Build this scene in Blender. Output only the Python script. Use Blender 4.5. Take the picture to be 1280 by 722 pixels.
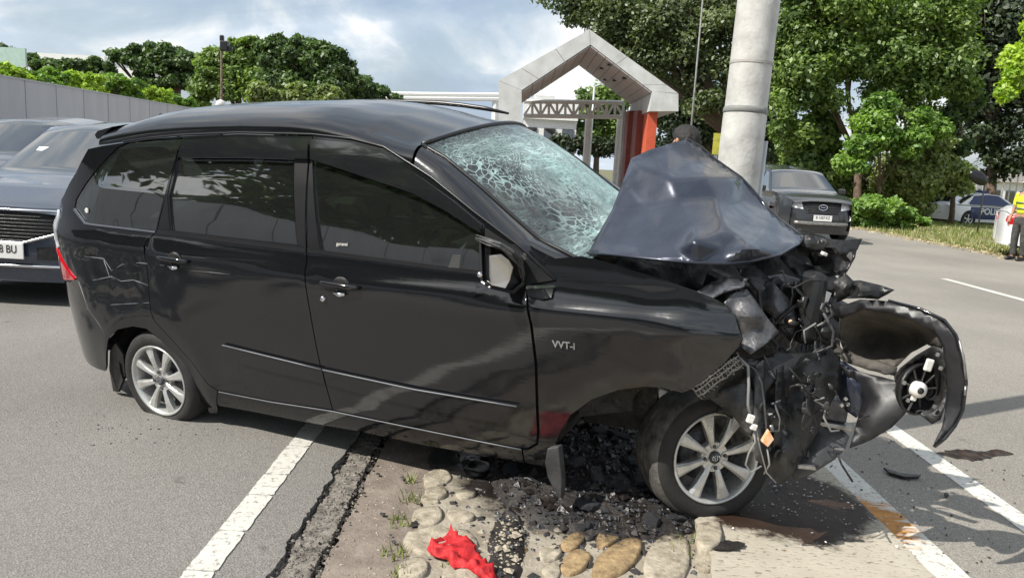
import bpy, bmesh, math, random
import numpy as np
from mathutils import Vector, Matrix, noise as mnoise
from mathutils.geometry import delaunay_2d_cdt
for _o in list(bpy.data.objects):
    bpy.data.objects.remove(_o)
SC = bpy.context.scene
COL = SC.collection
rnd = random.Random(7)

# ------------------------------------------------------------------ camera
CAM_H = 1.44
F_PX, CX, CY = 960.0, 640.0, 361.0
PITCH = math.atan((361 - 205) / F_PX)
ROLL = 0.055
_fw = Vector((0, math.cos(PITCH), -math.sin(PITCH)))
_rt0 = Vector((1, 0, 0))
_up0 = _rt0.cross(_fw)
_rt = math.cos(ROLL) * _rt0 + math.sin(ROLL) * _up0
_up = -math.sin(ROLL) * _rt0 + math.cos(ROLL) * _up0
cam_data = bpy.data.cameras.new('camera')
cam = bpy.data.objects.new('camera', cam_data)
COL.objects.link(cam)
Mc = Matrix((_rt, _up, -_fw)).transposed().to_4x4()
Mc.translation = (0, 0, CAM_H)
cam.matrix_world = Mc
cam_data.sensor_width = 36
cam_data.lens = 36 * F_PX / 1280
cam_data.clip_start = 0.05
cam_data.clip_end = 3000
SC.camera = cam

def ray(px, py):
    return _fw + (px - CX) / F_PX * _rt - (py - CY) / F_PX * _up

def PT(px, py, Y):
    """world point seen at photo coordinate, at distance Y along the road"""
    d = ray(float(px), float(py))
    return Vector((0, 0, CAM_H)) + d * (float(Y) / d.y)

def GR(px, py, z=0.0):
    """world point on the level z seen at a photo coordinate"""
    d = ray(px, py)
    return Vector((0, 0, CAM_H)) + d * ((z - CAM_H) / d.z)

# ------------------------------------------------------------------ light
SUN_EL = math.radians(47)
SUN_H = Vector((-0.885, -0.465, 0)).normalized()      # horizontal direction towards the sun
sun_to = Vector((SUN_H.x * math.cos(SUN_EL), SUN_H.y * math.cos(SUN_EL), math.sin(SUN_EL)))
sun_data = bpy.data.lights.new('sun', 'SUN')
sun_data.energy = 4.6
sun_data.angle = math.radians(0.6)
sun_data.color = (1.0, 0.955, 0.88)
sun = bpy.data.objects.new('sun', sun_data)
COL.objects.link(sun)
sun.rotation_euler = sun_to.to_track_quat('Z', 'Y').to_euler()
sun.location = (-20, -10, 30)

SC.view_settings.view_transform = 'Standard'
SC.view_settings.look = 'None'
SC.view_settings.exposure = 0.42
SC.view_settings.gamma = 1.0
SC.render.use_persistent_data = False
SC.cycles.max_bounces = 8
SC.cycles.transparent_max_bounces = 12
SC.cycles.caustics_reflective = False
SC.cycles.caustics_refractive = False

world = bpy.data.worlds.new("World")
SC.world = world
world.use_nodes = True
wt = world.node_tree
wt.nodes.clear()

class NT:
    """tiny node helper"""
    def __init__(s, tree):
        s.t = tree
    def n(s, typ, **kw):
        nd = s.t.nodes.new(typ)
        for k, v in kw.items():
            if k.startswith('i_'):
                nd.inputs[k[2:].replace('_', ' ')].default_value = v
            else:
                setattr(nd, k, v)
        return nd
    def l(s, a, b):
        s.t.links.new(a, b)
    def math(s, op, a, b=None, clamp=False):
        nd = s.t.nodes.new('ShaderNodeMath'); nd.operation = op; nd.use_clamp = clamp
        for i, v in enumerate((a, b)):
            if v is None: continue
            if isinstance(v, (int, float)): nd.inputs[i].default_value = v
            else: s.l(v, nd.inputs[i])
        return nd.outputs[0]
    def noise(s, vec, scale, detail=4, rough=0.5, dist=0.0):
        nd = s.t.nodes.new('ShaderNodeTexNoise')
        nd.inputs['Scale'].default_value = scale; nd.inputs['Detail'].default_value = detail
        nd.inputs['Roughness'].default_value = rough; nd.inputs['Distortion'].default_value = dist
        if vec is not None: s.l(vec, nd.inputs['Vector'])
        return nd.outputs['Fac']
    def ramp(s, fac, stops, interp='LINEAR'):
        nd = s.t.nodes.new('ShaderNodeValToRGB'); cr = nd.color_ramp; cr.interpolation = interp
        while len(cr.elements) < len(stops): cr.elements.new(0.5)
        for e, (p, c) in zip(cr.elements, stops):
            e.position = p
            e.color = (c, c, c, 1) if isinstance(c, (int, float)) else tuple(c) + ((1,) if len(c) == 3 else ())
        s.l(fac, nd.inputs[0])
        return nd.outputs[0]
    def mix(s, fac, a, b, mode='MIX'):
        nd = s.t.nodes.new('ShaderNodeMix'); nd.data_type = 'RGBA'; nd.blend_type = mode
        for sock, v in ((nd.inputs[0], fac), (nd.inputs[6], a), (nd.inputs[7], b)):
            if isinstance(v, (int, float)): sock.default_value = v if sock.type == 'VALUE' else (v, v, v, 1)
            elif isinstance(v, tuple): sock.default_value = v + ((1,) if len(v) == 3 else ())
            else: s.l(v, sock)
        return nd.outputs[2]

w_ = NT(wt)
sky = w_.n('ShaderNodeTexSky', sky_type='NISHITA', sun_disc=False, air_density=1.1, dust_density=2.0, ozone_density=1.2)
sky.sun_elevation = SUN_EL
sky.sun_rotation = math.atan2(SUN_H.x, SUN_H.y)
tc = w_.n('ShaderNodeTexCoord')
mp = w_.n('ShaderNodeMapping'); mp.inputs['Scale'].default_value = (1, 1, 2.3); mp.inputs['Rotation'].default_value = (0.25, 0.1, 0.5)
w_.l(tc.outputs['Generated'], mp.inputs['Vector'])
n1 = w_.noise(mp.outputs[0], 2.6, 7, 0.55, 0.6)
mask = w_.ramp(n1, [(0.40, 0.5), (0.56, 1.0)])
n2 = w_.noise(mp.outputs[0], 4.2, 6, 0.55, 0.4)
shade = w_.ramp(n2, [(0.36, (0.36, 0.44, 0.56)), (0.49, (0.50, 0.58, 0.67)), (0.60, (0.90, 0.90, 0.89))])
skyc = w_.mix(1.0, sky.outputs[0], (0.10, 0.10, 0.10), 'MULTIPLY')
fin = w_.mix(mask, skyc, shade)
bg = w_.n('ShaderNodeBackground'); bg.inputs['Strength'].default_value = 1.0
w_.l(fin, bg.inputs['Color'])
wo = w_.n('ShaderNodeOutputWorld'); w_.l(bg.outputs[0], wo.inputs[0])

# ------------------------------------------------------------------ materials
MATS = {}
def newmat(name):
    m = bpy.data.materials.new(name); m.use_nodes = True
    t = m.node_tree; b = t.nodes['Principled BSDF']
    return m, NT(t), b

def pm(name, base, rough=0.5, metal=0.0, var=0.0, vscale=6.0, bump=0.0, bscale=60.0, coat=0.0, dark=None, spec=None, rvar=0.0, detail=5, bdist=0.01, alpha=None, trans=0.0):
    """principled material with a noisy colour, noisy gloss and bump"""
    m, t, b = newmat(name)
    co = t.n('ShaderNodeTexCoord').outputs['Object']
    b.inputs['Roughness'].default_value = rough
    b.inputs['Metallic'].default_value = metal
    b.inputs['Coat Weight'].default_value = coat
    b.inputs['Coat Roughness'].default_value = 0.04
    if spec is not None: b.inputs['Specular IOR Level'].default_value = spec
    if trans: b.inputs['Transmission Weight'].default_value = trans
    if var > 0:
        nz = t.noise(co, vscale, detail, 0.6)
        d = dark if dark is not None else tuple(c * (1 - var) for c in base)
        l = base if dark is not None else tuple(min(1, c * (1 + var)) for c in base)
        t.l(t.ramp(nz, [(0.3, d), (0.7, l)]), b.inputs['Base Color'])
    else:
        b.inputs['Base Color'].default_value = tuple(base) + (1,)
    if rvar > 0:
        nz = t.noise(co, vscale * 1.7, 4, 0.6)
        t.l(t.ramp(nz, [(0.35, max(0.02, rough - rvar)), (0.7, min(1, rough + rvar))]), b.inputs['Roughness'])
    if bump > 0:
        nb = t.noise(co, bscale, 4, 0.6)
        bn = t.n('ShaderNodeBump'); bn.inputs['Strength'].default_value = bump; bn.inputs['Distance'].default_value = bdist
        t.l(nb, bn.inputs['Height']); t.l(bn.outputs[0], b.inputs['Normal'])
    if alpha is not None: b.inputs['Alpha'].default_value = alpha
    MATS[name] = m
    return m

def paint(name, base, rough=0.16, dust=0.15, dust_sky_col=(0.16, 0.14, 0.115), metal=0.0, coat=0.6, sky_lift=0.05):
    """car paint: clear coat over colour, under an uneven film of road dust, upward faces lightened for reflected sky"""
    m, t, b = newmat(name)
    co = t.n('ShaderNodeTexCoord').outputs['Object']
    big = t.noise(co, 2.2, 5, 0.65, 0.3)
    fine = t.noise(co, 90, 3, 0.7)
    sx = t.n('ShaderNodeSeparateXYZ'); t.l(co, sx.inputs[0])
    low = t.ramp(sx.outputs['Z'], [(0.15, 1.0), (0.75, 0.25)])
    f = t.math('MULTIPLY', t.math('MULTIPLY', t.ramp(big, [(0.3, 0.3), (0.7, 1.0)]), t.ramp(fine, [(0.25, 0.6), (0.8, 1.0)])), low)
    f = t.math('MULTIPLY', f, dust)
    geo = t.n('ShaderNodeNewGeometry'); gz = t.n('ShaderNodeSeparateXYZ'); t.l(geo.outputs['Normal'], gz.inputs[0])
    top = t.math('MULTIPLY', t.ramp(gz.outputs['Z'], [(0.35, 0.0), (0.9, 1.0)]), t.ramp(big, [(0.3, 0.7), (0.7, 1.0)]))
    f = t.math('ADD', f, t.math('MULTIPLY', top, sky_lift), True)  # upward faces lightened in the colour, standing in for reflected sky
    t.l(t.mix(f, base, dust_sky_col), b.inputs['Base Color'])
    b.inputs['Metallic'].default_value = metal
    t.l(t.math('ADD', t.math('MULTIPLY', f, 1.2), rough), b.inputs['Roughness'])
    b.inputs['Coat Weight'].default_value = coat
    b.inputs['Specular IOR Level'].default_value = 0.8 if coat == 0 else 0.5
    b.inputs['Coat Roughness'].default_value = 0.06
    # faint orange peel and hairline scratches
    mp = t.n('ShaderNodeMapping'); mp.inputs['Scale'].default_value = (3, 40, 60); mp.inputs['Rotation'].default_value = (0, 0.3, 0)
    t.l(co, mp.inputs[0])
    sc = t.noise(mp.outputs[0], 3.0, 2, 0.5)
    bn = t.n('ShaderNodeBump'); bn.inputs['Strength'].default_value = 0.035; bn.inputs['Distance'].default_value = 0.01
    t.l(t.math('ADD', t.math('MULTIPLY', sc, 0.3), t.noise(co, 14, 2)), bn.inputs['Height'])
    t.l(bn.outputs[0], b.inputs['Normal'])
    MATS[name] = m
    return m

paint('black_paint', (0.006, 0.0065, 0.008), 0.07, 0.04, coat=0.0, sky_lift=0.05, dust_sky_col=(0.13, 0.13, 0.13))
pm('visor_black', (0.012, 0.012, 0.014), 0.07, coat=1.0, spec=1.0)
paint('bluegrey_paint', (0.055, 0.07, 0.10), 0.2, 0.15, metal=0.3)
paint('dark_suv_paint', (0.016, 0.019, 0.024), 0.18, 0.2)
paint('white_paint', (0.78, 0.79, 0.80), 0.2, 0.1)
paint('grey_paint', (0.07, 0.08, 0.095), 0.2, 0.15, metal=0.3)
pm('police_blue', (0.018, 0.035, 0.11), 0.3, var=0.1)
pm('hood_metal', (0.030, 0.036, 0.054), 0.33, metal=0.35, var=0.25, vscale=7, coat=0.35, bump=0.05, bscale=30, rvar=0.08)
pm('bare_steel', (0.32, 0.31, 0.30), 0.42, metal=0.85, var=0.35, vscale=20, bump=0.2, bscale=60, rvar=0.15)
pm('dull_steel', (0.11, 0.11, 0.115), 0.5, metal=0.6, var=0.5, vscale=18, bump=0.4, bscale=50, rvar=0.15)
pm('black_plastic', (0.010, 0.010, 0.010), 0.42, var=0.4, vscale=12, bump=0.12, bscale=120, rvar=0.15)
pm('grey_plastic', (0.055, 0.055, 0.056), 0.5, var=0.4, vscale=12, bump=0.3, bscale=70, rvar=0.15)
pm('dusty_plastic', (0.11, 0.098, 0.08), 0.7, dark=(0.035, 0.032, 0.03), var=0.5, vscale=9, bump=0.5, bscale=40)
pm('engine_dark', (0.012, 0.012, 0.012), 0.55, var=0.6, vscale=14, bump=0.6, bscale=30, rvar=0.2)
pm('trim_black', (0.012, 0.012, 0.013), 0.32, var=0.2)
pm('chrome', (0.75, 0.76, 0.78), 0.16, metal=1.0, var=0.1)
pm('rim_alloy', (0.58, 0.58, 0.56), 0.34, metal=0.55, var=0.16, vscale=14, rvar=0.1)
pm('rubber', (0.022, 0.021, 0.020), 0.75, var=0.35, vscale=14, bump=0.25, bscale=80)
pm('dusty_rubber', (0.19, 0.18, 0.16), 0.85, dark=(0.03, 0.028, 0.026), var=0.5, vscale=16, bump=0.4, bscale=80)
pm('red_lamp', (0.50, 0.008, 0.015), 0.12, coat=1.0, var=0.25, vscale=40)
pm('white_lamp', (0.70, 0.70, 0.70), 0.15, coat=1.0, var=0.1)
pm('amber', (0.85, 0.32, 0.06), 0.25, coat=0.6, var=0.5, vscale=60, dark=(0.75, 0.6, 0.45))
pm('white_plastic', (0.72, 0.70, 0.66), 0.4, var=0.15, vscale=50)
pm('plate_white', (0.75, 0.75, 0.72), 0.45, var=0.08)
pm('plate_black', (0.02, 0.02, 0.02), 0.5)
pm('mirror_glass', (0.46, 0.44, 0.41), 0.35, metal=0.6, var=0.1)
pm('wire_grey', (0.20, 0.20, 0.19), 0.6, var=0.3)
pm('concrete', (0.36, 0.34, 0.31), 0.9, var=0.22, vscale=2.0, bump=0.4, bscale=40)
pm('pole_paint', (0.60, 0.59, 0.56), 0.6, dark=(0.36, 0.35, 0.33), var=0.3, vscale=9, detail=9, bump=0.25, bscale=45)
pm('gate_white', (0.64, 0.65, 0.64), 0.6, dark=(0.44, 0.44, 0.42), var=0.1, vscale=1.6, detail=9, bump=0.1)
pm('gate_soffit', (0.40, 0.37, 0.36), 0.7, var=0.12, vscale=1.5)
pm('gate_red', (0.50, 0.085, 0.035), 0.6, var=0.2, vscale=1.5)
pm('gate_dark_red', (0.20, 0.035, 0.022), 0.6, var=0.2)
pm('galvanised', (0.50, 0.52, 0.52), 0.5, metal=0.3, var=0.15)
pm('building_white', (0.75, 0.75, 0.73), 0.8, var=0.1)
pm('roof_grey', (0.22, 0.24, 0.26), 0.7, var=0.2)
pm('skin', (0.42, 0.22, 0.14), 0.5, var=0.15, vscale=30)
pm('hair', (0.012, 0.010, 0.009), 0.6, var=0.3, vscale=60, bump=0.8, bscale=90)
pm('shirt_grey', (0.14, 0.16, 0.19), 0.85, var=0.2, vscale=20, bump=0.3)
pm('vest_yellow', (0.62, 0.70, 0.03), 0.7, var=0.15, vscale=15)
pm('trousers', (0.09, 0.085, 0.08), 0.9, dark=(0.035, 0.033, 0.032), var=0.3, vscale=14)
pm('board_yellow', (0.42, 0.40, 0.05), 0.8, var=0.3, vscale=20)
pm('matt_black', (0.011, 0.011, 0.013), 0.5, var=0.4, vscale=5, rvar=0.15)
pm('cap_white', (0.6, 0.6, 0.58), 0.8, var=0.1)
pm('red_cloth', (0.66, 0.025, 0.03), 0.65, dark=(0.30, 0.01, 0.014), var=0.3, vscale=22, bump=0.6, bscale=70)
pm('edge_grey', (0.13, 0.14, 0.155), 0.45, var=0.2)
def scrape_mat():
    m, t, b = newmat('red_scrape')
    co = t.n('ShaderNodeTexCoord').outputs['Object']
    mp = t.n('ShaderNodeMapping'); mp.inputs['Scale'].default_value = (9, 9, 60); mp.inputs['Rotation'].default_value = (0, .35, 0); t.l(co, mp.inputs[0])
    a = t.ramp(t.noise(mp.outputs[0], 1.5, 6, .75), [(0.42, 0.0), (0.60, 0.85)])
    t.l(a, b.inputs['Alpha']); b.inputs['Base Color'].default_value = (0.38, 0.02, 0.025, 1); b.inputs['Roughness'].default_value = .5
    MATS['red_scrape'] = m
scrape_mat()
pm('lips', (0.35, 0.10, 0.08), 0.5)
pm('bark', (0.12, 0.085, 0.06), 0.9, var=0.4, vscale=8, bump=0.8, bscale=25, bdist=0.03)
pm('oil', (0.010, 0.008, 0.007), 0.18, var=0.5, vscale=12, bump=0.3, bscale=40)

def glass_mat(name, tint, mixf, rough=0.02, refl=1.0):
    m = bpy.data.materials.new(name); m.use_nodes = True
    t = NT(m.node_tree); m.node_tree.nodes.clear()
    tr = t.n('ShaderNodeBsdfTransparent'); tr.inputs[0].default_value = tint + (1,)
    gl = t.n('ShaderNodeBsdfGlossy'); gl.inputs['Roughness'].default_value = rough; gl.inputs[0].default_value = (refl, refl, refl, 1)
    df = t.n('ShaderNodeBsdfDiffuse'); df.inputs[0].default_value = (0.03, 0.032, 0.03, 1)
    fr = t.n('ShaderNodeFresnel'); fr.inputs[0].default_value = 1.52
    co = t.n('ShaderNodeTexCoord').outputs['Object']
    m0 = t.n('ShaderNodeMixShader'); m0.inputs[0].default_value = mixf
    t.l(tr.outputs[0], m0.inputs[1]); t.l(df.outputs[0], m0.inputs[2])
    m1 = t.n('ShaderNodeMixShader')
    t.l(t.math('ADD', t.math('MULTIPLY', fr.outputs[0], 2.2), 0.09, True), m1.inputs[0])
    t.l(m0.outputs[0], m1.inputs[1]); t.l(gl.outputs[0], m1.inputs[2])
    o = t.n('ShaderNodeOutputMaterial'); t.l(m1.outputs[0], o.inputs[0])
    MATS[name] = m
glass_mat('tinted_glass', (0.10, 0.11, 0.10), 0.35)
glass_mat('visor_smoke', (0.05, 0.05, 0.055), 0.5)
glass_mat('clear_glass', (0.45, 0.50, 0.50), 0.15)

def shattered():
    m = bpy.data.materials.new('shattered_glass'); m.use_nodes = True
    t = NT(m.node_tree); m.node_tree.nodes.clear()
    uv = t.n('ShaderNodeTexCoord').outputs['UV']
    # warp the coordinates so that the cracks wander
    nz = t.n('ShaderNodeTexNoise'); nz.inputs['Scale'].default_value = 5.0; nz.inputs['Detail'].default_value = 4
    t.l(uv, nz.inputs['Vector'])
    wv = t.n('ShaderNodeVectorMath'); wv.operation = 'SCALE'; wv.inputs['Scale'].default_value = 0.10
    t.l(nz.outputs['Color'], wv.inputs[0])
    ad = t.n('ShaderNodeVectorMath'); ad.operation = 'ADD'; t.l(uv, ad.inputs[0]); t.l(wv.outputs[0], ad.inputs[1])
    def cracks(scale, width, stretch=(1, 1, 1), rot=0.0):
        mp = t.n('ShaderNodeMapping'); mp.inputs['Scale'].default_value = stretch; mp.inputs['Rotation'].default_value = (0, 0, rot)
        t.l(ad.outputs[0], mp.inputs[0])
        v = t.n('ShaderNodeTexVoronoi'); v.feature = 'DISTANCE_TO_EDGE'; v.inputs['Scale'].default_value = scale
        t.l(mp.outputs[0], v.inputs['Vector'])
        return t.ramp(v.outputs['Distance'], [(0.0, 1.0), (width, 0.0)])
    sep = t.n('ShaderNodeSeparateXYZ'); t.l(uv, sep.inputs[0])
    dens = t.noise(uv, 3.1, 4, 0.6, 0.5)
    dens2 = t.noise(uv, 6.0, 5, 0.65, 0.3)
    def blob(u, v, su, sv, k):
        x = t.math('DIVIDE', t.math('SUBTRACT', sep.outputs['X'], u), su); y = t.math('DIVIDE', t.math('SUBTRACT', sep.outputs['Y'], v), sv)
        q = t.math('ADD', t.math('MULTIPLY', x, x), t.math('MULTIPLY', y, y))
        return t.math('MULTIPLY', t.math('POWER', 2.718, t.math('MULTIPLY', q, -1.0)), k)
    # the breakage: widest on the far half, along the foot of the glass and in a patch at the near upper corner
    D = blob(.74, .55, .26, .30, .62)
    for args in ((.50, .10, .42, .13, .75), (.20, .86, .22, .08, .38), (.47, .66, .16, .16, .35), (.96, .40, .10, .5, .5)):
        D = t.math('ADD', D, blob(*args))
    base = t.math('ADD', t.math('MULTIPLY', dens, 0.8), t.math('SUBTRACT', D, 0.16))
    m1 = t.ramp(base, [(0.22, 0.0), (0.62, 1.0)])
    grow = t.math('ADD', D, 0.12)
    m2 = t.ramp(t.math('ADD', dens2, t.math('SUBTRACT', grow, 0.25)), [(0.50, 0.0), (0.80, 1.0)])
    edge = t.ramp(sep.outputs['Y'], [(0.74, 1.0), (0.95, 0.30)])
    c1 = cracks(16, 0.03, (1, 1.3, 1), 0.5)
    c2 = cracks(30, 0.13, (1, 2.1, 1), 0.8)
    c3 = cracks(70, 0.20, (1, 1.3, 1), -0.4)
    wsx = t.n('ShaderNodeSeparateXYZ'); t.l(ad.outputs[0], wsx.inputs[0])
    def web(cu, cv, na, nr, width, reach, asp=1.35):
        dx = t.math('SUBTRACT', wsx.outputs['X'], cu + .05); dy = t.math('DIVIDE', t.math('SUBTRACT', wsx.outputs['Y'], cv + .05), asp)
        r = t.math('SQRT', t.math('ADD', t.math('MULTIPLY', dx, dx), t.math('MULTIPLY', dy, dy)))
        an = t.math('ARCTAN2', dy, dx)
        cb = t.n('ShaderNodeCombineXYZ'); t.l(t.math('MULTIPLY', an, na / 6.2832), cb.inputs[0]); t.l(t.math('MULTIPLY', t.math('LOGARITHM', t.math('ADD', r, .02), 2.718), nr), cb.inputs[1])
        v = t.n('ShaderNodeTexVoronoi'); v.feature = 'DISTANCE_TO_EDGE'; v.inputs['Scale'].default_value = 1.0; v.inputs['Randomness'].default_value = .85; t.l(cb.outputs[0], v.inputs['Vector'])
        ln = t.ramp(v.outputs['Distance'], [(0.0, 1.0), (width * .45, .75), (width, 0.0)])
        fall = t.ramp(r, [(0.0, 1.0), (reach * .55, .85), (reach, 0.0)])
        core = t.ramp(r, [(0.0, 1.0), (reach * .22, 0.0)])
        return t.math('MULTIPLY', ln, fall), core
    w1, k1 = web(.74, .52, 84, 10, .12, .50)
    w2, k2 = web(.50, .10, 84, 10, .13, .50)
    w3, k3 = web(.22, .84, 60, 9, .09, .30)
    w4, k4 = web(.90, .18, 76, 9.5, .14, .5)
    webs = t.math('MAXIMUM', t.math('MAXIMUM', w1, w2), t.math('MAXIMUM', w3, w4))
    cores = t.math('MULTIPLY', t.math('MAXIMUM', t.math('MAXIMUM', k1, k2), k4), t.ramp(t.noise(ad.outputs[0], 22, 5, .7), [(0.38, 0.0), (0.58, 0.9)]))
    brk = t.ramp(t.noise(uv, 9, 4, .6, .6), [(0.30, .15), (0.55, 1.0)])
    a = t.math('MULTIPLY', c1, t.math('ADD', t.math('MULTIPLY', m1, 0.3), 0.06))
    b_ = t.math('MULTIPLY', t.math('MULTIPLY', c2, m1), .7)
    c_ = t.math('MULTIPLY', t.math('MULTIPLY', c3, m2), t.math('MULTIPLY', brk, .8))
    st_m = t.n('ShaderNodeMapping'); st_m.inputs['Scale'].default_value = (5, 30, 1); st_m.inputs['Rotation'].default_value = (0, 0, 0.75); t.l(ad.outputs[0], st_m.inputs[0])
    streak = t.ramp(t.noise(st_m.outputs[0], 1.6, 5, 0.7, 0.8), [(0.52, 0.0), (0.62, 1.0)])
    haze = t.math('MULTIPLY', m1, t.math('ADD', t.math('MULTIPLY', streak, .6), .10))
    tot = t.math('MAXIMUM', t.math('MAXIMUM', t.math('MULTIPLY', webs, brk), cores), t.math('MAXIMUM', a, t.math('MAXIMUM', b_, c_)))
    tot = t.math('MULTIPLY', t.math('ADD', tot, haze, True), edge)
    tr = t.n('ShaderNodeBsdfTransparent'); tr.inputs[0].default_value = (0.30, 0.38, 0.40, 1)
    gl = t.n('ShaderNodeBsdfGlossy'); gl.inputs['Roughness'].default_value = 0.08
    fr = t.n('ShaderNodeFresnel'); fr.inputs[0].default_value = 1.5
    bump = t.n('ShaderNodeBump'); bump.inputs['Strength'].default_value = 0.5; bump.inputs['Distance'].default_value = 0.01
    t.l(t.math('ADD', tot, t.noise(uv, 7, 3)), bump.inputs['Height']); t.l(bump.outputs[0], gl.inputs['Normal'])
    m0 = t.n('ShaderNodeMixShader'); t.l(t.math('ADD', t.math('MULTIPLY', fr.outputs[0], 1.3), 0.06, True), m0.inputs[0])
    t.l(tr.outputs[0], m0.inputs[1]); t.l(gl.outputs[0], m0.inputs[2])
    df = t.n('ShaderNodeBsdfDiffuse')
    t.l(t.mix(dens2, (0.30, 0.58, 0.55), (0.86, 1.0, 0.98)), df.inputs[0])
    tl = t.n('ShaderNodeBsdfTranslucent'); tl.inputs[0].default_value = (0.5, 0.75, 0.72, 1)
    m2s = t.n('ShaderNodeMixShader'); m2s.inputs[0].default_value = 0.25; t.l(df.outputs[0], m2s.inputs[1]); t.l(tl.outputs[0], m2s.inputs[2])
    m1s = t.n('ShaderNodeMixShader'); t.l(t.math('MULTIPLY', tot, 0.95), m1s.inputs[0])
    t.l(m0.outputs[0], m1s.inputs[1]); t.l(m2s.outputs[0], m1s.inputs[2])
    o = t.n('ShaderNodeOutputMaterial'); t.l(m1s.outputs[0], o.inputs[0])
    MATS['shattered_glass'] = m
shattered()

def asphalt(name, c0, c1, patch=True):
    m, t, b = newmat(name)
    co = t.n('ShaderNodeTexCoord').outputs['Object']
    v = t.n('ShaderNodeTexVoronoi'); v.inputs['Scale'].default_value = 120; t.l(co, v.inputs['Vector'])
    grain = t.noise(co, 170, 3, 0.8)
    mp = t.n('ShaderNodeMapping'); mp.inputs['Scale'].default_value = (1.3, 0.12, 1); t.l(co, mp.inputs[0])
    lane = t.noise(mp.outputs[0], 1.4, 5, 0.6)
    big = t.noise(co, 0.9, 6, 0.65, 0.4)
    g = t.ramp(grain, [(0.33, 0.55), (0.5, 1.0), (0.68, 1.5)])
    col = t.mix(t.math('ADD', t.math('MULTIPLY', lane, 0.5), t.math('MULTIPLY', big, 0.5)), c0, c1)
    col = t.mix(1.0, col, g, 'MULTIPLY')
    spots = t.ramp(t.noise(co, 5.5, 5, 0.6), [(0.27, 0.62), (0.33, 1.0)])
    col = t.mix(1.0, col, spots, 'MULTIPLY')
    wave = t.ramp(t.noise(co, 0.35, 3, 0.5), [(0.35, 0.86), (0.65, 1.1)])
    col = t.mix(1.0, col, wave, 'MULTIPLY')
    stones = t.ramp(v.outputs['Color'], [(0.0, 0.75), (1.0, 1.25)])
    col = t.mix(1.0, col, stones, 'MULTIPLY')
    t.l(col, b.inputs['Base Color'])
    b.inputs['Roughness'].default_value = 0.85
    bn = t.n('ShaderNodeBump'); bn.inputs['Strength'].default_value = 0.7; bn.inputs['Distance'].default_value = 0.004
    t.l(t.math('ADD', grain, v.outputs['Distance']), bn.inputs['Height']); t.l(bn.outputs[0], b.inputs['Normal'])
    MATS[name] = m
asphalt('asphalt', (0.165, 0.155, 0.14), (0.26, 0.245, 0.225))
asphalt('asphalt_right', (0.19, 0.173, 0.148), (0.30, 0.277, 0.24))
pm('asphalt_shoulder', (0.31, 0.28, 0.24), 0.9, dark=(0.06, 0.052, 0.045), var=0.3, vscale=22, bump=0.6, bscale=140, detail=8)
pm('gutter_dirt', (0.27, 0.225, 0.185), 0.95, dark=(0.14, 0.115, 0.095), var=0.4, vscale=9, bump=0.7, bscale=60, detail=10)
pm('tar', (0.020, 0.018, 0.016), 0.8, var=0.5, vscale=30, bump=0.8, bscale=50)
pm('dark_soil', (0.034, 0.028, 0.025), 0.6, dark=(0.005, 0.0045, 0.004), var=0.5, vscale=10, bump=0.9, bscale=50, detail=8)
pm('mortar', (0.40, 0.36, 0.29), 0.95, dark=(0.20, 0.17, 0.13), var=0.4, vscale=7, bump=0.8, bscale=45, detail=8)
pm('stone_ochre', (0.42, 0.30, 0.155), 0.9, dark=(0.13, 0.085, 0.045), var=0.4, vscale=24, bump=1.0, bscale=34, detail=8)
pm('stone_pale', (0.46, 0.41, 0.32), 0.92, dark=(0.19, 0.16, 0.115), var=0.4, vscale=24, bump=1.0, bscale=34, detail=8)
pm('stone_dark', (0.05, 0.045, 0.042), 0.6, dark=(0.012, 0.011, 0.011), var=0.4, vscale=15, bump=0.7, bscale=45, rvar=0.25)
pm('slate_dark', (0.045, 0.046, 0.052), 0.42, dark=(0.010, 0.010, 0.012), var=0.4, vscale=18, bump=0.7, bscale=45, rvar=0.2)

def slab_mat():
    m, t, b = newmat('slab')
    co = t.n('ShaderNodeTexCoord').outputs['Object']
    mp = t.n('ShaderNodeMapping'); mp.inputs['Scale'].default_value = (1, 2.6, 1); t.l(co, mp.inputs[0])
    pits = t.noise(mp.outputs[0], 26, 6, 0.65)
    f = t.ramp(pits, [(0.34, 0.0), (0.44, 1.0)])
    col = t.mix(f, (0.17, 0.13, 0.09), t.mix(t.noise(co, 6, 5), (0.36, 0.32, 0.255), (0.50, 0.46, 0.375)))
    # soaked with oil near the wheel
    sx = t.n('ShaderNodeVectorMath'); sx.operation = 'DISTANCE'; t.l(co, sx.inputs[0]); sx.inputs[1].default_value = (1.22, 3.22, 0.05)
    dd = t.math('ADD', sx.outputs['Value'], t.math('MULTIPLY', t.noise(co, 7, 6, 0.7), 0.35))
    wet = t.ramp(dd, [(0.54, 1.0), (0.60, 0.0)])
    col = t.mix(wet, col, t.mix(t.noise(co, 9, 4), (0.010, 0.006, 0.004), (0.055, 0.030, 0.018)))
    t.l(col, b.inputs['Base Color'])
    t.l(t.ramp(wet, [(0.0, 0.9), (1.0, 0.5)]), b.inputs['Roughness']); b.inputs['Specular IOR Level'].default_value = .3
    bn = t.n('ShaderNodeBump'); bn.inputs['Strength'].default_value = 0.8; bn.inputs['Distance'].default_value = 0.008
    t.l(pits, bn.inputs['Height']); t.l(bn.outputs[0], b.inputs['Normal'])
    MATS['slab'] = m
slab_mat()
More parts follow.
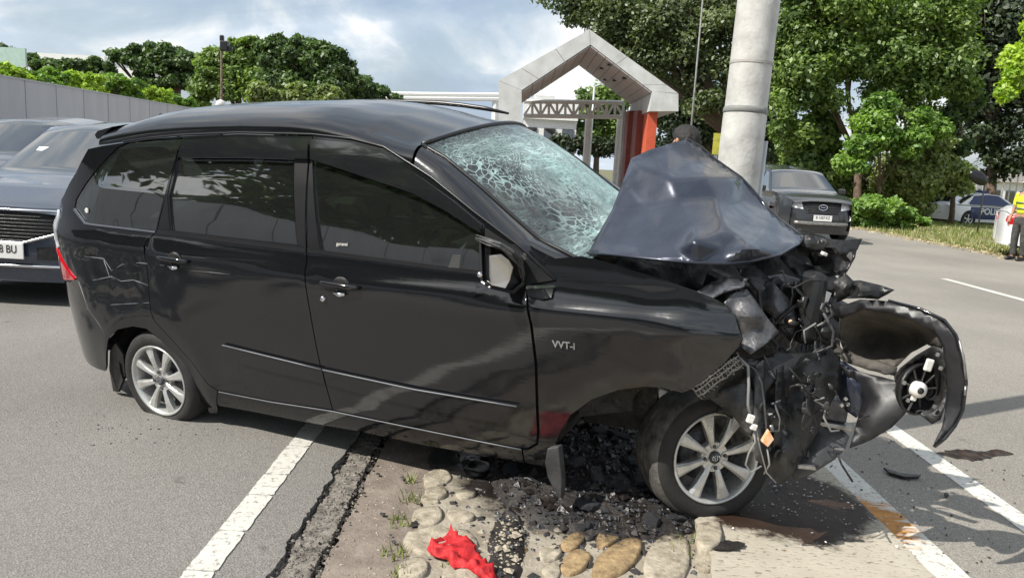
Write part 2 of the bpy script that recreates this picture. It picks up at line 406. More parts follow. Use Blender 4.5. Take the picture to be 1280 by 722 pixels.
def soak(name, centre, r0, r1):
    """engine oil soaked into a stone or mortar material round a point"""
    m = MATS[name]; t = NT(m.node_tree); b = m.node_tree.nodes['Principled BSDF']
    src = b.inputs['Base Color'].links[0].from_socket
    co = t.n('ShaderNodeTexCoord').outputs['Object']
    dn = t.n('ShaderNodeVectorMath'); dn.operation = 'DISTANCE'; t.l(co, dn.inputs[0]); dn.inputs[1].default_value = centre
    dd = t.math('ADD', dn.outputs['Value'], t.math('MULTIPLY', t.noise(co, 6, 6, 0.7), 0.5))
    wet = t.ramp(dd, [(r0, 1.0), (r1, 0.0)])
    t.l(t.mix(wet, src, (0.018, 0.014, 0.012)), b.inputs['Base Color']); t.l(t.ramp(wet, [(0.0, 0.9), (1.0, 0.28)]), b.inputs['Roughness'])

for _n in ('mortar', 'stone_pale', 'stone_ochre', 'stone_dark'): soak(_n, (.46, 3.52, 0), .86, 1.0)
def line_mat(name, rust):
    m, t, b = newmat(name)
    co = t.n('ShaderNodeTexCoord').outputs['Object']
    wear = t.ramp(t.noise(co, 38, 6, 0.75), [(0.36, 0.0), (0.46, 1.0)])
    col = t.mix(wear, (0.26, 0.24, 0.21), t.mix(t.noise(co, 5, 4), (0.50, 0.49, 0.44), (0.66, 0.64, 0.58)))
    if rust:
        dn = t.n('ShaderNodeVectorMath'); dn.operation = 'DISTANCE'; t.l(co, dn.inputs[0]); dn.inputs[1].default_value = (1.53, 3.16, 0)
        fl = t.n('ShaderNodeMapping'); fl.inputs['Scale'].default_value = (3, 16, 1); fl.inputs['Rotation'].default_value = (0, 0, -0.4); t.l(co, fl.inputs[0])
        dd = t.math('ADD', dn.outputs['Value'], t.math('MULTIPLY', t.noise(fl.outputs[0], 2.2, 4, 0.7), 0.42))
        r = t.ramp(dd, [(0.42, 1.0), (0.50, 0.0)])
        col = t.mix(r, col, t.mix(t.noise(co, 18, 4), (0.16, 0.05, 0.015), (0.75, 0.36, 0.07)))
    t.l(col, b.inputs['Base Color']); b.inputs['Roughness'].default_value = 0.7
    bn = t.n('ShaderNodeBump'); bn.inputs['Strength'].default_value = 0.4; bn.inputs['Distance'].default_value = 0.003
    t.l(wear, bn.inputs['Height']); t.l(bn.outputs[0], b.inputs['Normal'])
    MATS[name] = m
line_mat('line_paint', False)
line_mat('line_paint_stained', True)
def stain_mat():
    m, t, b = newmat('wet_oil')
    co = t.n('ShaderNodeTexCoord').outputs['Object']
    t.l(t.ramp(t.noise(co, 14, 5), [(0.4, (0.010, 0.007, 0.005)), (0.65, (0.05, 0.028, 0.018))]), b.inputs['Base Color'])
    t.l(t.ramp(t.noise(co, 22, 4), [(0.4, 0.35), (0.6, 0.8)]), b.inputs['Roughness'])
    b.inputs['Specular IOR Level'].default_value = .25
    MATS['wet_oil'] = m
stain_mat()
pm('earth', (0.20, 0.17, 0.10), 0.95, dark=(0.07, 0.09, 0.03), var=0.4, vscale=0.6, bump=0.6, bscale=12, detail=8)
pm('verge_earth', (0.26, 0.21, 0.11), 0.95, dark=(0.12, 0.13, 0.035), var=0.4, vscale=0.9, bump=0.6, bscale=14, detail=8)
pm('screen_green', (0.42, 0.56, 0.50), 0.35, var=0.1)
def wall_mat():
    m, t, b = newmat('wall_concrete')
    co = t.n('ShaderNodeTexCoord').outputs['Object']
    mp = t.n('ShaderNodeMapping'); mp.inputs['Scale'].default_value = (1, 1.2, 0.12); t.l(co, mp.inputs[0])
    st = t.noise(mp.outputs[0], 3, 6, 0.7)
    t.l(t.mix(st, (0.42, 0.41, 0.42), (0.62, 0.61, 0.62)), b.inputs['Base Color']); b.inputs['Roughness'].default_value = 0.9
    MATS['wall_concrete'] = m
wall_mat()

def leaf_mat(name, c0, c1, trans=0.35):
    m = bpy.data.materials.new(name); m.use_nodes = True
    t = NT(m.node_tree); m.node_tree.nodes.clear()
    at = t.n('ShaderNodeAttribute'); at.attribute_name = 'tint'
    col = t.mix(at.outputs['Fac'], c0, c1)
    df = t.n('ShaderNodeBsdfDiffuse'); t.l(col, df.inputs[0])
    tl = t.n('ShaderNodeBsdfTranslucent'); t.l(t.mix(1.0, col, (1.2, 1.4, 0.6), 'MULTIPLY'), tl.inputs[0])
    gl = t.n('ShaderNodeBsdfGlossy'); gl.inputs['Roughness'].default_value = 0.55
    m0 = t.n('ShaderNodeMixShader'); m0.inputs[0].default_value = trans; t.l(df.outputs[0], m0.inputs[1]); t.l(tl.outputs[0], m0.inputs[2])
    m1 = t.n('ShaderNodeMixShader'); m1.inputs[0].default_value = 0.06; t.l(m0.outputs[0], m1.inputs[1]); t.l(gl.outputs[0], m1.inputs[2])
    o = t.n('ShaderNodeOutputMaterial'); t.l(m1.outputs[0], o.inputs[0])
    MATS[name] = m
leaf_mat('leaf_dark', (0.045, 0.085, 0.025), (0.13, 0.21, 0.055))
leaf_mat('leaf_rain', (0.07, 0.1, 0.035), (0.18, 0.225, 0.08))
leaf_mat('leaf_mid', (0.078, 0.14, 0.03), (0.26, 0.37, 0.075))
leaf_mat('leaf_bright', (0.085, 0.19, 0.025), (0.27, 0.42, 0.06))
leaf_mat('leaf_lime', (0.22, 0.36, 0.03), (0.48, 0.62, 0.06))
leaf_mat('leaf_olive', (0.13, 0.18, 0.045), (0.31, 0.37, 0.12))
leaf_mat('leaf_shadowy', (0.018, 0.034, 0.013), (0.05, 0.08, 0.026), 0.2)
leaf_mat('grass', (0.10, 0.15, 0.03), (0.32, 0.34, 0.09), 0.3)
leaf_mat('dry_leaf', (0.30, 0.22, 0.10), (0.55, 0.48, 0.30), 0.1)

# ------------------------------------------------------------------ object helpers
def tag(o, label=None, cat=None, group=None, kind=None):
    if label: o['label'] = label
    if cat: o['category'] = cat
    if group: o['group'] = group
    if kind: o['kind'] = kind
    return o

def thing(name, loc=(0, 0, 0), label=None, cat=None, group=None, rotz=0.0, matrix=None):
    o = bpy.data.objects.new(name, None); COL.objects.link(o)
    o.empty_display_size = 0.2
    if matrix is not None: o.matrix_world = matrix
    else:
        o.location = loc; o.rotation_euler = (0, 0, rotz)
    return tag(o, label, cat, group)

def mk(name, verts, faces, mat, parent=None, smooth=False, normals=None, loops=None, off=None):
    me = bpy.data.meshes.new(name)
    if off is not None: verts = [Vector(v) - Vector(off) for v in verts]
    me.from_pydata([tuple(v) for v in verts], [], faces)
    if mat is not None: me.materials.append(MATS[mat] if isinstance(mat, str) else mat)
    if smooth:
        me.polygons.foreach_set('use_smooth', [True] * len(me.polygons))
    if normals is not None:
        me.normals_split_custom_set_from_vertices([tuple(n) for n in normals])
    me.update()
    o = bpy.data.objects.new(name, me); COL.objects.link(o)
    if parent is not None: o.parent = parent
    return o

class MB:
    """collects shapes for one mesh"""
    def __init__(s): s.v = []; s.f = []
    def add(s, v, f):
        k = len(s.v); s.v += [Vector(x) for x in v]; s.f += [tuple(i + k for i in q) for q in f]; return s
    def box(s, c, d, rot=None, taper=1.0):
        c = Vector(c); v = []
        for z in (-1, 1):
            t = taper if z > 0 else 1
            for y in (-1, 1):
                for x in (-1, 1):
                    p = Vector((x * d[0] / 2 * t, y * d[1] / 2 * t, z * d[2] / 2))
                    if rot is not None: p = rot @ p
                    v.append(c + p)
        return s.add(v, [(0, 2, 3, 1), (4, 5, 7, 6), (0, 1, 5, 4), (2, 6, 7, 3), (0, 4, 6, 2), (1, 3, 7, 5)])
    def tube(s, pts, rads, n=8, cap=True):
        pts = [Vector(p) for p in pts]
        if isinstance(rads, (int, float)): rads = [rads] * len(pts)
        rings = []; prev = None; v = []; f = []
        for i, p in enumerate(pts):
            a = pts[max(0, i - 1)]; b = pts[min(len(pts) - 1, i + 1)]
            d = (b - a).normalized() if (b - a).length > 1e-9 else Vector((0, 0, 1))
            if prev is None:
                x = d.orthogonal().normalized()
            else:
                x = (prev - d * prev.dot(d))
                x = x.normalized() if x.length > 1e-6 else d.orthogonal().normalized()
            prev = x; y = d.cross(x)
            for k in range(n):
                an = 2 * math.pi * k / n
                v.append(p + (x * math.cos(an) + y * math.sin(an)) * rads[i])
        for i in range(len(pts) - 1):
            for k in range(n):
                k2 = (k + 1) % n
                f.append((i * n + k, i * n + k2, (i + 1) * n + k2, (i + 1) * n + k))
        if cap:
            f.append(tuple(range(n - 1, -1, -1))); f.append(tuple((len(pts) - 1) * n + k for k in range(n)))
        return s.add(v, f)
    def lathe(s, prof, n=32, axis='Y', closed=False, center=(0, 0, 0)):
        """prof: (radius, along) pairs"""
        v = []; f = []; m = len(prof); c = Vector(center)
        for k in range(n):
            a = 2 * math.pi * k / n
            for r, h in prof:
                if axis == 'Y': v.append(c + Vector((r * math.cos(a), h, r * math.sin(a))))
                else: v.append(c + Vector((r * math.cos(a), r * math.sin(a), h)))
        for k in range(n):
            k2 = (k + 1) % n
            for i in range(m if closed else m - 1):
                j = (i + 1) % m
                f.append((k * m + i, k2 * m + i, k2 * m + j, k * m + j))
        return s.add(v, f)
    def prism(s, poly, axis_vec):
        """poly: list of 3-D points, extruded by axis_vec"""
        a = Vector(axis_vec); n = len(poly)
        v = [Vector(p) for p in poly] + [Vector(p) + a for p in poly]
        f = [tuple(range(n - 1, -1, -1)), tuple(range(n, 2 * n))] + [(i, (i + 1) % n, n + (i + 1) % n, n + i) for i in range(n)]
        return s.add(v, f)
    def build(s, name, mat, parent=None, smooth=False, bevel=0.0, off=None, auto=None):
        o = mk(name, s.v, s.f, mat, parent, smooth, off=off)
        bm = bmesh.new(); bm.from_mesh(o.data); bmesh.ops.recalc_face_normals(bm, faces=bm.faces); bm.to_mesh(o.data); bm.free()
        if bevel > 0:
            md = o.modifiers.new('bevel', 'BEVEL'); md.width = bevel; md.segments = 2; md.limit_method = 'ANGLE'
        if auto is not None:
            for e in o.data.edges: pass
            o.data.set_sharp_from_angle(angle=math.radians(auto))
        return o

def pip(x, y, poly):
    c = False; n = len(poly); j = n - 1
    for i in range(n):
        xi, yi = poly[i][0], poly[i][1]; xj, yj = poly[j][0], poly[j][1]
        if (yi > y) != (yj > y) and x < (xj - xi) * (y - yi) / (yj - yi) + xi: c = not c
        j = i
    return c

def densify(poly, step, closed=True):
    out = []; n = len(poly)
    for i in range(n if closed else n - 1):
        a = poly[i]; b = poly[(i + 1) % n]
        L = math.hypot(a[0] - b[0], a[1] - b[1]); k = max(1, int(L / step + 0.5))
        for q in range(k):
            t = q / k; out.append((a[0] + (b[0] - a[0]) * t, a[1] + (b[1] - a[1]) * t))
    if not closed: out.append(tuple(poly[-1][:2]))
    return out

def area2(p):
    return sum(p[i][0] * p[(i + 1) % len(p)][1] - p[(i + 1) % len(p)][0] * p[i][1] for i in range(len(p)))

def inset(poly, d):
    n = len(poly); s = 1 if area2(poly) > 0 else -1; out = []
    for i in range(n):
        a = Vector(poly[i - 1][:2]); b = Vector(poly[i][:2]); c = Vector(poly[(i + 1) % n][:2])
        e1 = (b - a); e2 = (c - b)
        if e1.length < 1e-9 or e2.length < 1e-9: out.append(tuple(b)); continue
        e1.normalize(); e2.normalize()
        n1 = Vector((-e1.y, e1.x)) * s; n2 = Vector((-e2.y, e2.x)) * s
        m = (n1 + n2)
        if m.length < 0.3: m = n1
        m.normalize(); k = min(2.0, 1 / max(0.4, m.dot(n1)))
        out.append(tuple(b + m * d * k))
    return out

def tri2d(poly, holes, res):
    """triangulate a polygon with holes, with inner grid points; returns verts, tris, boundary loops"""
    loops = [densify(poly, res)] + [densify(h, res) for h in holes]
    pts = []; edges = []
    for lp in loops:
        k = len(pts); n = len(lp); pts += lp; edges += [(k + i, k + (i + 1) % n) for i in range(n)]
    nb = len(pts)
    xs = [p[0] for p in loops[0]]; ys = [p[1] for p in loops[0]]
    allb = np.array(pts)
    x = min(xs) + res * 0.5; row = 0
    y = min(ys) + res * 0.5
    while y < max(ys):
        x = min(xs) + res * (0.5 if row % 2 else 0.9)
        while x < max(xs):
            if pip(x, y, loops[0]) and not any(pip(x, y, h) for h in loops[1:]):
                if ((allb[:, 0] - x) ** 2 + (allb[:, 1] - y) ** 2).min() > (0.45 * res) ** 2: pts.append((x, y))
            x += res
        y += res * 0.87; row += 1
    r = delaunay_2d_cdt([Vector(p) for p in pts], edges, [], 0, 1e-7)
    V = [(v.x, v.y) for v in r[0]]; T = []
    for f in r[2]:
        cx = sum(V[i][0] for i in f) / len(f); cy = sum(V[i][1] for i in f) / len(f)
        if pip(cx, cy, loops[0]) and not any(pip(cx, cy, h) for h in loops[1:]): T.append(tuple(f))
    # boundary edges
    cnt = {}
    for f in T:
        for i in range(len(f)):
            a, b = f[i], f[(i + 1) % len(f)]
            cnt.setdefault((min(a, b), max(a, b)), []).append((a, b))
    B = [v[0] for v in cnt.values() if len(v) == 1]
    return V, T, B

def panel(root, name, P, poly, mat, holes=(), res=0.045, gap=0.0, off=0.0, thick=0.012, uv=False):
    """a sheet cut out of the surface P(u,v), with turned-in edges"""
    if gap: poly = inset(poly, gap)
    V, T, B = tri2d(poly, holes, res)
    e = 1e-3; pos = []; nor = []
    for (u, v) in V:
        p = P(u, v); a = (P(u + e, v) - P(u - e, v)); b = (P(u, v + e) - P(u, v - e))
        n = a.cross(b); n = n.normalized() if n.length > 1e-12 else Vector((0, -1, 0))
        pos.append(p + n * off); nor.append(n)
    faces = []
    for f in T:
        n = (pos[f[1]] - pos[f[0]]).cross(pos[f[2]] - pos[f[0]])
        s = sum((nor[i] for i in f), Vector())
        faces.append(f if n.dot(s) > 0 else tuple(reversed(f)))
    if thick:
        idx = {}
        for a, b in B:
            for i in (a, b):
                if i not in idx:
                    idx[i] = (len(pos), len(pos) + 1)
                    pos += [pos[i].copy(), pos[i] - nor[i] * thick]; nor += [nor[i], nor[i]]
        for a, b in B:
            faces.append((idx[a][0], idx[a][1], idx[b][1], idx[b][0]))
        # edge normals: point outward in the sheet
        for a, b in B:
            d = (pos[b] - pos[a]); 
            for i in (a, b):
                s = d.cross(nor[i]).normalized() if d.length > 1e-9 else nor[i]
                for q in idx[i]: nor[q] = s
    o = mk(name, pos, faces, mat, root, True, normals=nor)
    if uv:
        us = [v[0] for v in V]; vs = [v[1] for v in V]
        ul = o.data.uv_layers.new(name='UVMap')
        for lp in o.data.loops:
            i = lp.vertex_index
            if i < len(V): ul.data[lp.index].uv = V[i]
    return o

def interp(xs, ys, x):
    return float(np.interp(x, xs, ys))
# ------------------------------------------------------------------ the setting: ground, roads, median
def flat(name, poly, z, mat, kind='structure', parent=None, res=None, jag=0.0, seed=0):
    if jag:
        r = random.Random(seed); q = []
        for p in densify(poly, jag * 2.2):
            q.append((p[0] + r.uniform(-jag, jag), p[1] + r.uniform(-jag, jag)))
        poly = q
    r_ = delaunay_2d_cdt([Vector(p) for p in poly], [], [list(range(len(poly)))], 1, 1e-6)
    o = mk(name, [(v.x, v.y, z) for v in r_[0]], [tuple(f) for f in r_[2]], mat, parent)
    bm = bmesh.new(); bm.from_mesh(o.data)
    for f in bm.faces:
        if f.normal.z < 0: f.normal_flip()
    bm.to_mesh(o.data); bm.free()
    if kind: tag(o, kind=kind)
    return o
flat('ground', [(-1500, -1500), (1500, -1500), (1500, 1500), (-1500, 1500)], -.16, 'earth')
def xy(px, py, z=0): p = GR(px, py, z); return (p.x, p.y)

def ragged_strip(name, xl, xr, y0, y1, z, mat, al, ar, step, seed, fscale=9.0, parent=None):
    """long strip along the road with torn edges and real thickness"""
    v = []; f = []; y = y0; i = 0; ys = []
    while y < y1:
        ys.append(y); y += step if y < 8 else step * 8
    ys.append(y1)
    for y in ys:
        a = xl + al * mnoise.noise(Vector((y * fscale * .35, seed, 0))) + al * .6 * mnoise.noise(Vector((y * fscale, seed, 4))) + al * .35 * mnoise.noise(Vector((y * fscale * 4.1, seed, 4)))
        b = xr + ar * mnoise.noise(Vector((y * fscale * .35, seed, 7))) + ar * .6 * mnoise.noise(Vector((y * fscale, seed, 9))) + ar * .35 * mnoise.noise(Vector((y * fscale * 4.1, seed, 9)))
        v += [(a, y, z - .12), (a, y, z), (b, y, z), (b, y, z - .12)]
    for i in range(len(ys) - 1):
        for j in range(3): f.append((i * 4 + j, i * 4 + j + 1, i * 4 + 5 + j, i * 4 + 4 + j))
    o = mk(name, v, f, mat, parent)
    bm = bmesh.new(); bm.from_mesh(o.data); bmesh.ops.recalc_face_normals(bm, faces=bm.faces)
    if max(bm.faces, key=lambda q: q.calc_area()).normal.z < 0:
        for q in bm.faces: q.normal_flip()
    bm.to_mesh(o.data); bm.free()
    return tag(o, kind='structure')
LRX = -.775
ragged_strip('left_road', -9.0, LRX, -25, 140, 0, 'asphalt', 0, .028, .02, 1.3, 14)
ragged_strip('broken_road_edge', -.755, -.645, -6, 60, -.014, 'asphalt_shoulder', .030, .016, .012, 2.1, 16)
flat('gutter_bed', [(-.95, -6), (-.5, -6), (-.5, 60), (-.95, 60)], -.05, 'tar')
ragged_strip('gutter', -.612, -.26, -6, 60, -.010, 'gutter_dirt', .022, .02, .03, 3.7)
RX0 = 1.615
ragged_strip('right_road', RX0, 11.1, -25, 140, 0, 'asphalt_right', .006, 0, .06, 4.2)
# painted lines: the cracked blocks of the left line, then the two lines and the dashes on the right
ys = [xy(250, y)[1] for y in (735, 714, 662, 615, 588, 551, 525)]
ys = [ys[0] - .62, ys[0] - .3] + ys
y = ys[-1]
while y < 60:
    y += rnd.uniform(.28, .5) if y < 9 else 3.0
    ys.append(y)
line = None
v_root = tag(mk('left_lane_line', [(-1.066, ys[0] - 5, .003), (-.966, ys[0] - 5, .003), (-.966, ys[0] - .02, .003), (-1.066, ys[0] - .02, .003)], [(0, 1, 2, 3)], 'line_paint'), kind='structure')
for i in range(len(ys) - 1):
    a, b = ys[i] + .004, ys[i + 1] - .004
    pol = [(-1.068, a + .004), (-1.06, a), (-.975, a - .003), (-.963, a + .008), (-.963, b - .008), (-.97, b), (-1.06, b + .002), (-1.068, b - .006)]
    if a < 9:
        q = []
        for p in densify(pol, .03): q.append((p[0] + rnd.uniform(-.003, .003), p[1] + rnd.uniform(-.003, .003)))
        pol = q
    m = MB(); m.prism([(p[0], p[1], .0005) for p in pol], (0, 0, .0045)); m.build('painted_block', 'line_paint', v_root)
ragged_strip('right_edge_line', RX0 + .012, RX0 + .165, -20, 120, .004, 'line_paint_stained', .003, .004, .05, 5.5).data
xB = .5 * (xy(1103, 540)[0] + xy(1280, 660)[0]); xB2 = .5 * (xy(1129, 540)[0] + xy(1280, 642)[0])
ragged_strip('right_lane_line', xB, xB2, -20, 120, .004, 'line_paint', .002, .002, .05, 6.5)
xd = xy(1175, 348)[0]
for k in range(-2, 8):
    y0 = xy(1175, 348)[1] - 4.6 + k * 9.5
    flat('lane_dash', [(xd - .01, y0), (xd + .13, y0), (xd + .13, y0 + 4.6), (xd - .01, y0 + 4.6)], .004, 'line_paint')

# median bed and its stones
med = tag(mk('median', [(-.32, -6, .003), (1.605, -6, .003), (1.605, 60, .003), (-.32, 60, .003)], [(0, 1, 2, 3)], 'mortar'), kind='structure')
Z6 = lambda pts: [(560 + x / 2.983, 480 + y / 2.983) for x, y in pts]
Z8 = lambda pts: [(480 + x / 3.048, 520 + y / 3.048) for x, y in pts]
ST = []
for p, mt, h in (
    ([(540, 690), (560, 640), (640, 580), (700, 570), (725, 590), (700, 650), (640, 700), (560, 712)], 'stone_ochre', .045),
    ([(420, 680), (430, 640), (490, 605), (535, 630), (510, 680), (450, 705)], 'stone_ochre', .04),
    ([(420, 600), (440, 565), (490, 548), (512, 570), (480, 605), (440, 612)], 'stone_ochre', .04),
    ([(550, 585), (570, 550), (620, 530), (650, 550), (625, 580), (570, 600)], 'stone_ochre', .045),
    ([(665, 535), (690, 500), (760, 475), (798, 500), (790, 530), (730, 550), (680, 560)], 'stone_ochre', .055),
    ([(490, 545), (520, 515), (560, 520), (555, 560), (520, 575)], 'stone_dark', .04),
    ([(395, 510), (440, 465), (505, 440), (560, 470), (540, 520), (440, 530)], 'stone_dark', .06),
    ([(340, 640), (350, 600), (400, 590), (425, 610), (415, 640), (365, 655)], 'stone_pale', .03),
    ([(730, 690), (745, 620), (800, 560), (860, 550), (895, 580), (895, 700), (820, 722), (760, 722)], 'stone_pale', .04),
    ([(680, 490), (720, 452), (790, 448), (790, 470), (700, 500)], 'stone_dark', .05),
    ([(575, 480), (600, 430), (680, 400), (700, 440), (660, 480), (600, 500)], 'stone_dark', .06),
    ([(350, 700), (360, 670), (410, 660), (420, 700), (390, 735)], 'stone_pale', .03)):
    ST.append((Z6(p), mt, h))
for p, mt, h in (
    ([(105, 380), (130, 345), (200, 335), (225, 370), (200, 405), (130, 400)], 'stone_pale', .03),
    ([(235, 380), (250, 345), (330, 360), (350, 385), (300, 398)], 'stone_pale', .03),
    ([(80, 470), (100, 430), (190, 418), (260, 430), (335, 440), (358, 500), (250, 522), (120, 515)], 'stone_pale', .025),
    ([(55, 580), (75, 545), (130, 530), (165, 555), (160, 600), (100, 610), (60, 600)], 'stone_pale', .03),
    ([(215, 610), (250, 555), (320, 565), (370, 600), (330, 640), (240, 640)], 'stone_pale', .03),
    ([(140, 305), (165, 290), (205, 308), (215, 325), (150, 322)], 'stone_pale', .03),
    ([(170, 150), (190, 125), (260, 120), (285, 150), (250, 185), (190, 185)], 'stone_dark', .03),
    ([(150, 230), (180, 200), (240, 205), (260, 235), (210, 260), (160, 255)], 'stone_pale', .03),
    ([(150, 290), (175, 265), (235, 270), (240, 300), (190, 315)], 'stone_pale', .03),
    ([(270, 285), (290, 262), (345, 268), (350, 300), (290, 310)], 'stone_pale', .03),
    ([(300, 200), (330, 165), (400, 175), (410, 205), (350, 222)], 'stone_dark', .03),
    ([(330, 255), (350, 238), (420, 245), (430, 270), (360, 280)], 'stone_dark', .03),
    ([(1190, 480), (1195, 405), (1240, 395), (1280, 400), (1290, 470), (1240, 500)], 'stone_pale', .075),
    ([(1180, 560), (1200, 515), (1250, 520), (1262, 560), (1230, 590)], 'stone_pale', .04)):
    ST.append((Z8(p), mt, h))
def chaikin(p, k=2):
    for _ in range(k):
        q = []
        for i in range(len(p)):
            a = p[i]; b = p[(i + 1) % len(p)]
            q += [(a[0] * .75 + b[0] * .25, a[1] * .75 + b[1] * .25), (a[0] * .25 + b[0] * .75, a[1] * .25 + b[1] * .75)]
        p = q
    return p
def stone_mesh(out, h, z0=-.02, seed=0, rough=.006):
    cx_ = sum(p[0] for p in out) / len(out); cy_ = sum(p[1] for p in out) / len(out); out = [(cx_ + (p[0] - cx_) * 1.09, cy_ + (p[1] - cy_) * 1.09) for p in out]; out = chaikin(out, 1 if len(out) > 6 else 2); n = len(out)
    cx = sum(p[0] for p in out) / n; cy = sum(p[1] for p in out) / n; v = []
    for s, z in ((1.0, z0 - .01), (1.0, z0 + (h - z0) * .55), (.965, h - .001), (.82, h + .001), (.42, h + .002)):
        for p in out:
            x = cx + (p[0] - cx) * s; y = cy + (p[1] - cy) * s
            dz = rough * mnoise.noise(Vector((x * 14, y * 14, seed))) * (2 if s < .99 else 0)
            jx = rough * .8 * mnoise.noise(Vector((x * 30, y * 30, seed + 5)))
            v.append((x + jx, y + jx, z + dz))
    v.append((cx, cy, h + .002 + rough * mnoise.noise(Vector((cx * 14, cy * 14, seed)))))
    f = []
    for r_ in range(4):
        for i in range(n): f.append((r_ * n + i, r_ * n + (i + 1) % n, (r_ + 1) * n + (i + 1) % n, (r_ + 1) * n + i))
    for i in range(n): f.append((4 * n + i, 4 * n + (i + 1) % n, 5 * n))
    return v, f
placed = []
k = 0
for pp, mt, h in ST:
    h = h * .36 + .004 if h < .07 else h * .7; w2 = [xy(x, y, h) for x, y in pp]
    c = (sum(p[0] for p in w2) / len(w2), sum(p[1] for p in w2) / len(w2))
    placed.append((c[0], c[1], max(math.hypot(p[0] - c[0], p[1] - c[1]) for p in w2)))
    if area2(w2) < 0: w2 = w2[::-1]
    v, f = stone_mesh(w2, h, seed=k); k += 1
    mk('stone', v, f, mt, med, True)
# the same random cobbling wherever no stone was traced
tries = 0
while tries < 16000 and k < 250:
    tries += 1
    x = rnd.uniform(-.22, 1.50); y = rnd.uniform(1.6, 7.0); r_ = rnd.uniform(.045, .11)
    if y > 2.3 and x > .86 and y < 3.9: continue
    if any(math.hypot(x - a, y - b) < (r_ + c) * .84 for a, b, c in placed): continue
    n = rnd.choice((6, 7, 8)); a0 = rnd.uniform(0, 6.28)
    el = rnd.uniform(.65, .95); ro = rnd.uniform(0, 3.14)
    out = []
    for i in range(n):
        a = a0 + 2 * math.pi * i / n; rr = r_ * rnd.uniform(.82, 1.02)
        ux, uy = rr * math.cos(a), rr * el * math.sin(a)
        out.append((x + ux * math.cos(ro) - uy * math.sin(ro), y + ux * math.sin(ro) + uy * math.cos(ro)))
    placed.append((x, y, r_)); dk = (x > .05 and y > 2.85 and y < 4.4)
    v, f = stone_mesh(out, rnd.uniform(.004, .014), seed=k); k += 1
    mk('stone', v, f, 'stone_dark' if dk else rnd.choice(('stone_pale', 'stone_pale', 'stone_pale', 'stone_ochre')), med, True)

# concrete slab on the right of the median
sl = [xy(x, y, .035) for x, y in ((868, 652), (880, 646), (893, 700), (880, 735))]
r2 = random.Random(5)
pol = [(xy(868, 650, .035)[0], xy(868, 650, .035)[1]), xy(884, 690, .035), xy(890, 722, .035), (xy(890, 722, .035)[0] + .0, 1.2), (RX0 - .004, 1.2), (RX0 - .004, 6.2), (1.12, 6.2), (1.05, 3.6), (.93, 3.16)]
q = []
for p in densify(pol, .07):
    j = .012 if p[0] < RX0 - .05 else .002
    q.append((p[0] + r2.uniform(-j, j), p[1] + r2.uniform(-j, j)))
if area2(q) < 0: q = q[::-1]
V, T, B = tri2d(q, [], .06)
def slab_z(x, y): return .035 + .006 * mnoise.noise(Vector((x * 5, y * 5, 2))) + .003 * mnoise.noise(Vector((x * 17, y * 17, 2)))
vv = [(x, y, slab_z(x, y)) for x, y in V]; ff = [t if (Vector(vv[t[1]]) - Vector(vv[t[0]])).cross(Vector(vv[t[2]]) - Vector(vv[t[0]])).z > 0 else tuple(reversed(t)) for t in T]
nb = {}
for a, b in B:
    for i in (a, b):
        if i not in nb: nb[i] = len(vv); vv.append((V[i][0], V[i][1], -.05))
    ff.append((a, b, nb[b], nb[a]))
tag(mk('concrete_slab', vv, ff, 'slab'), kind='structure')

# heap of dark soil and broken rock under the wheel arch
def e_(x, y): return max(0, 1 - (((x - .47) / .60) ** 2 + ((y - 3.52) / .82) ** 2))
def mound(x, y):
    h = .17 * math.exp(-((x - .50) / .34) ** 2 - ((y - 3.72) / .42) ** 2)
    h += .09 * math.exp(-((x - .28) / .30) ** 2 - ((y - 3.30) / .28) ** 2)
    h *= min(1, e_(x, y) * 4)
    e = max(0, 1 - (((x - .47) / .60) ** 2 + ((y - 3.52) / .82) ** 2), .5 - .5 * (((x - .03) / .10) ** 2 + ((y - 2.72) / .42) ** 2))
    return -.055 + h + .095 * min(1, e * 3) * .8 + .022 * mnoise.noise(Vector((x * 9, y * 9, 0))) * min(1, e * 4) + .010 * mnoise.noise(Vector((x * 28, y * 28, 0)))
nx, ny = 96, 110; v = []; f = []
for i in range(nx):
    for j in range(ny):
        x = -.45 + 1.7 * i / (nx - 1); y = 2.35 + 2.2 * j / (ny - 1); v.append((x, y, mound(x, y)))
for i in range(nx - 1):
    for j in range(ny - 1): f.append((i * ny + j, (i + 1) * ny + j, (i + 1) * ny + j + 1, i * ny + j + 1))
tag(mk('soil_heap', v, f, 'dark_soil', None, True), kind='structure')
def rock_mesh(r_, seed, flatn=.6):
    bm = bmesh.new(); bmesh.ops.create_icosphere(bm, subdivisions=2, radius=1)
    s = Vector((rnd.uniform(.7, 1.2), rnd.uniform(.7, 1.2), rnd.uniform(.35, .6) * flatn / .6))
    for vt in bm.verts:
        d = 1 + .28 * mnoise.noise(vt.co * 1.3 + Vector((seed * 3.1, 0, 0))) + .12 * mnoise.noise(vt.co * 3.1 + Vector((seed, 5, 0)))
        c = vt.co * d
        # flat, cleaved faces
        c.x = max(-.8, min(.75, c.x)); c.z = min(c.z, .62)
        vt.co = Vector((c.x * s.x, c.y * s.y, c.z * s.z)) * r_
    v = [tuple(a.co) for a in bm.verts]; f = [tuple(a.index for a in q.verts) for q in bm.faces]; bm.free()
    return v, f
rk = []
for s_ in range(7):
    v, f = rock_mesh(1.0, s_); me = bpy.data.meshes.new('rock'); me.from_pydata(v, [], f); me.materials.append(MATS['slate_dark']); rk.append(me)
n_r = 0; RK = []
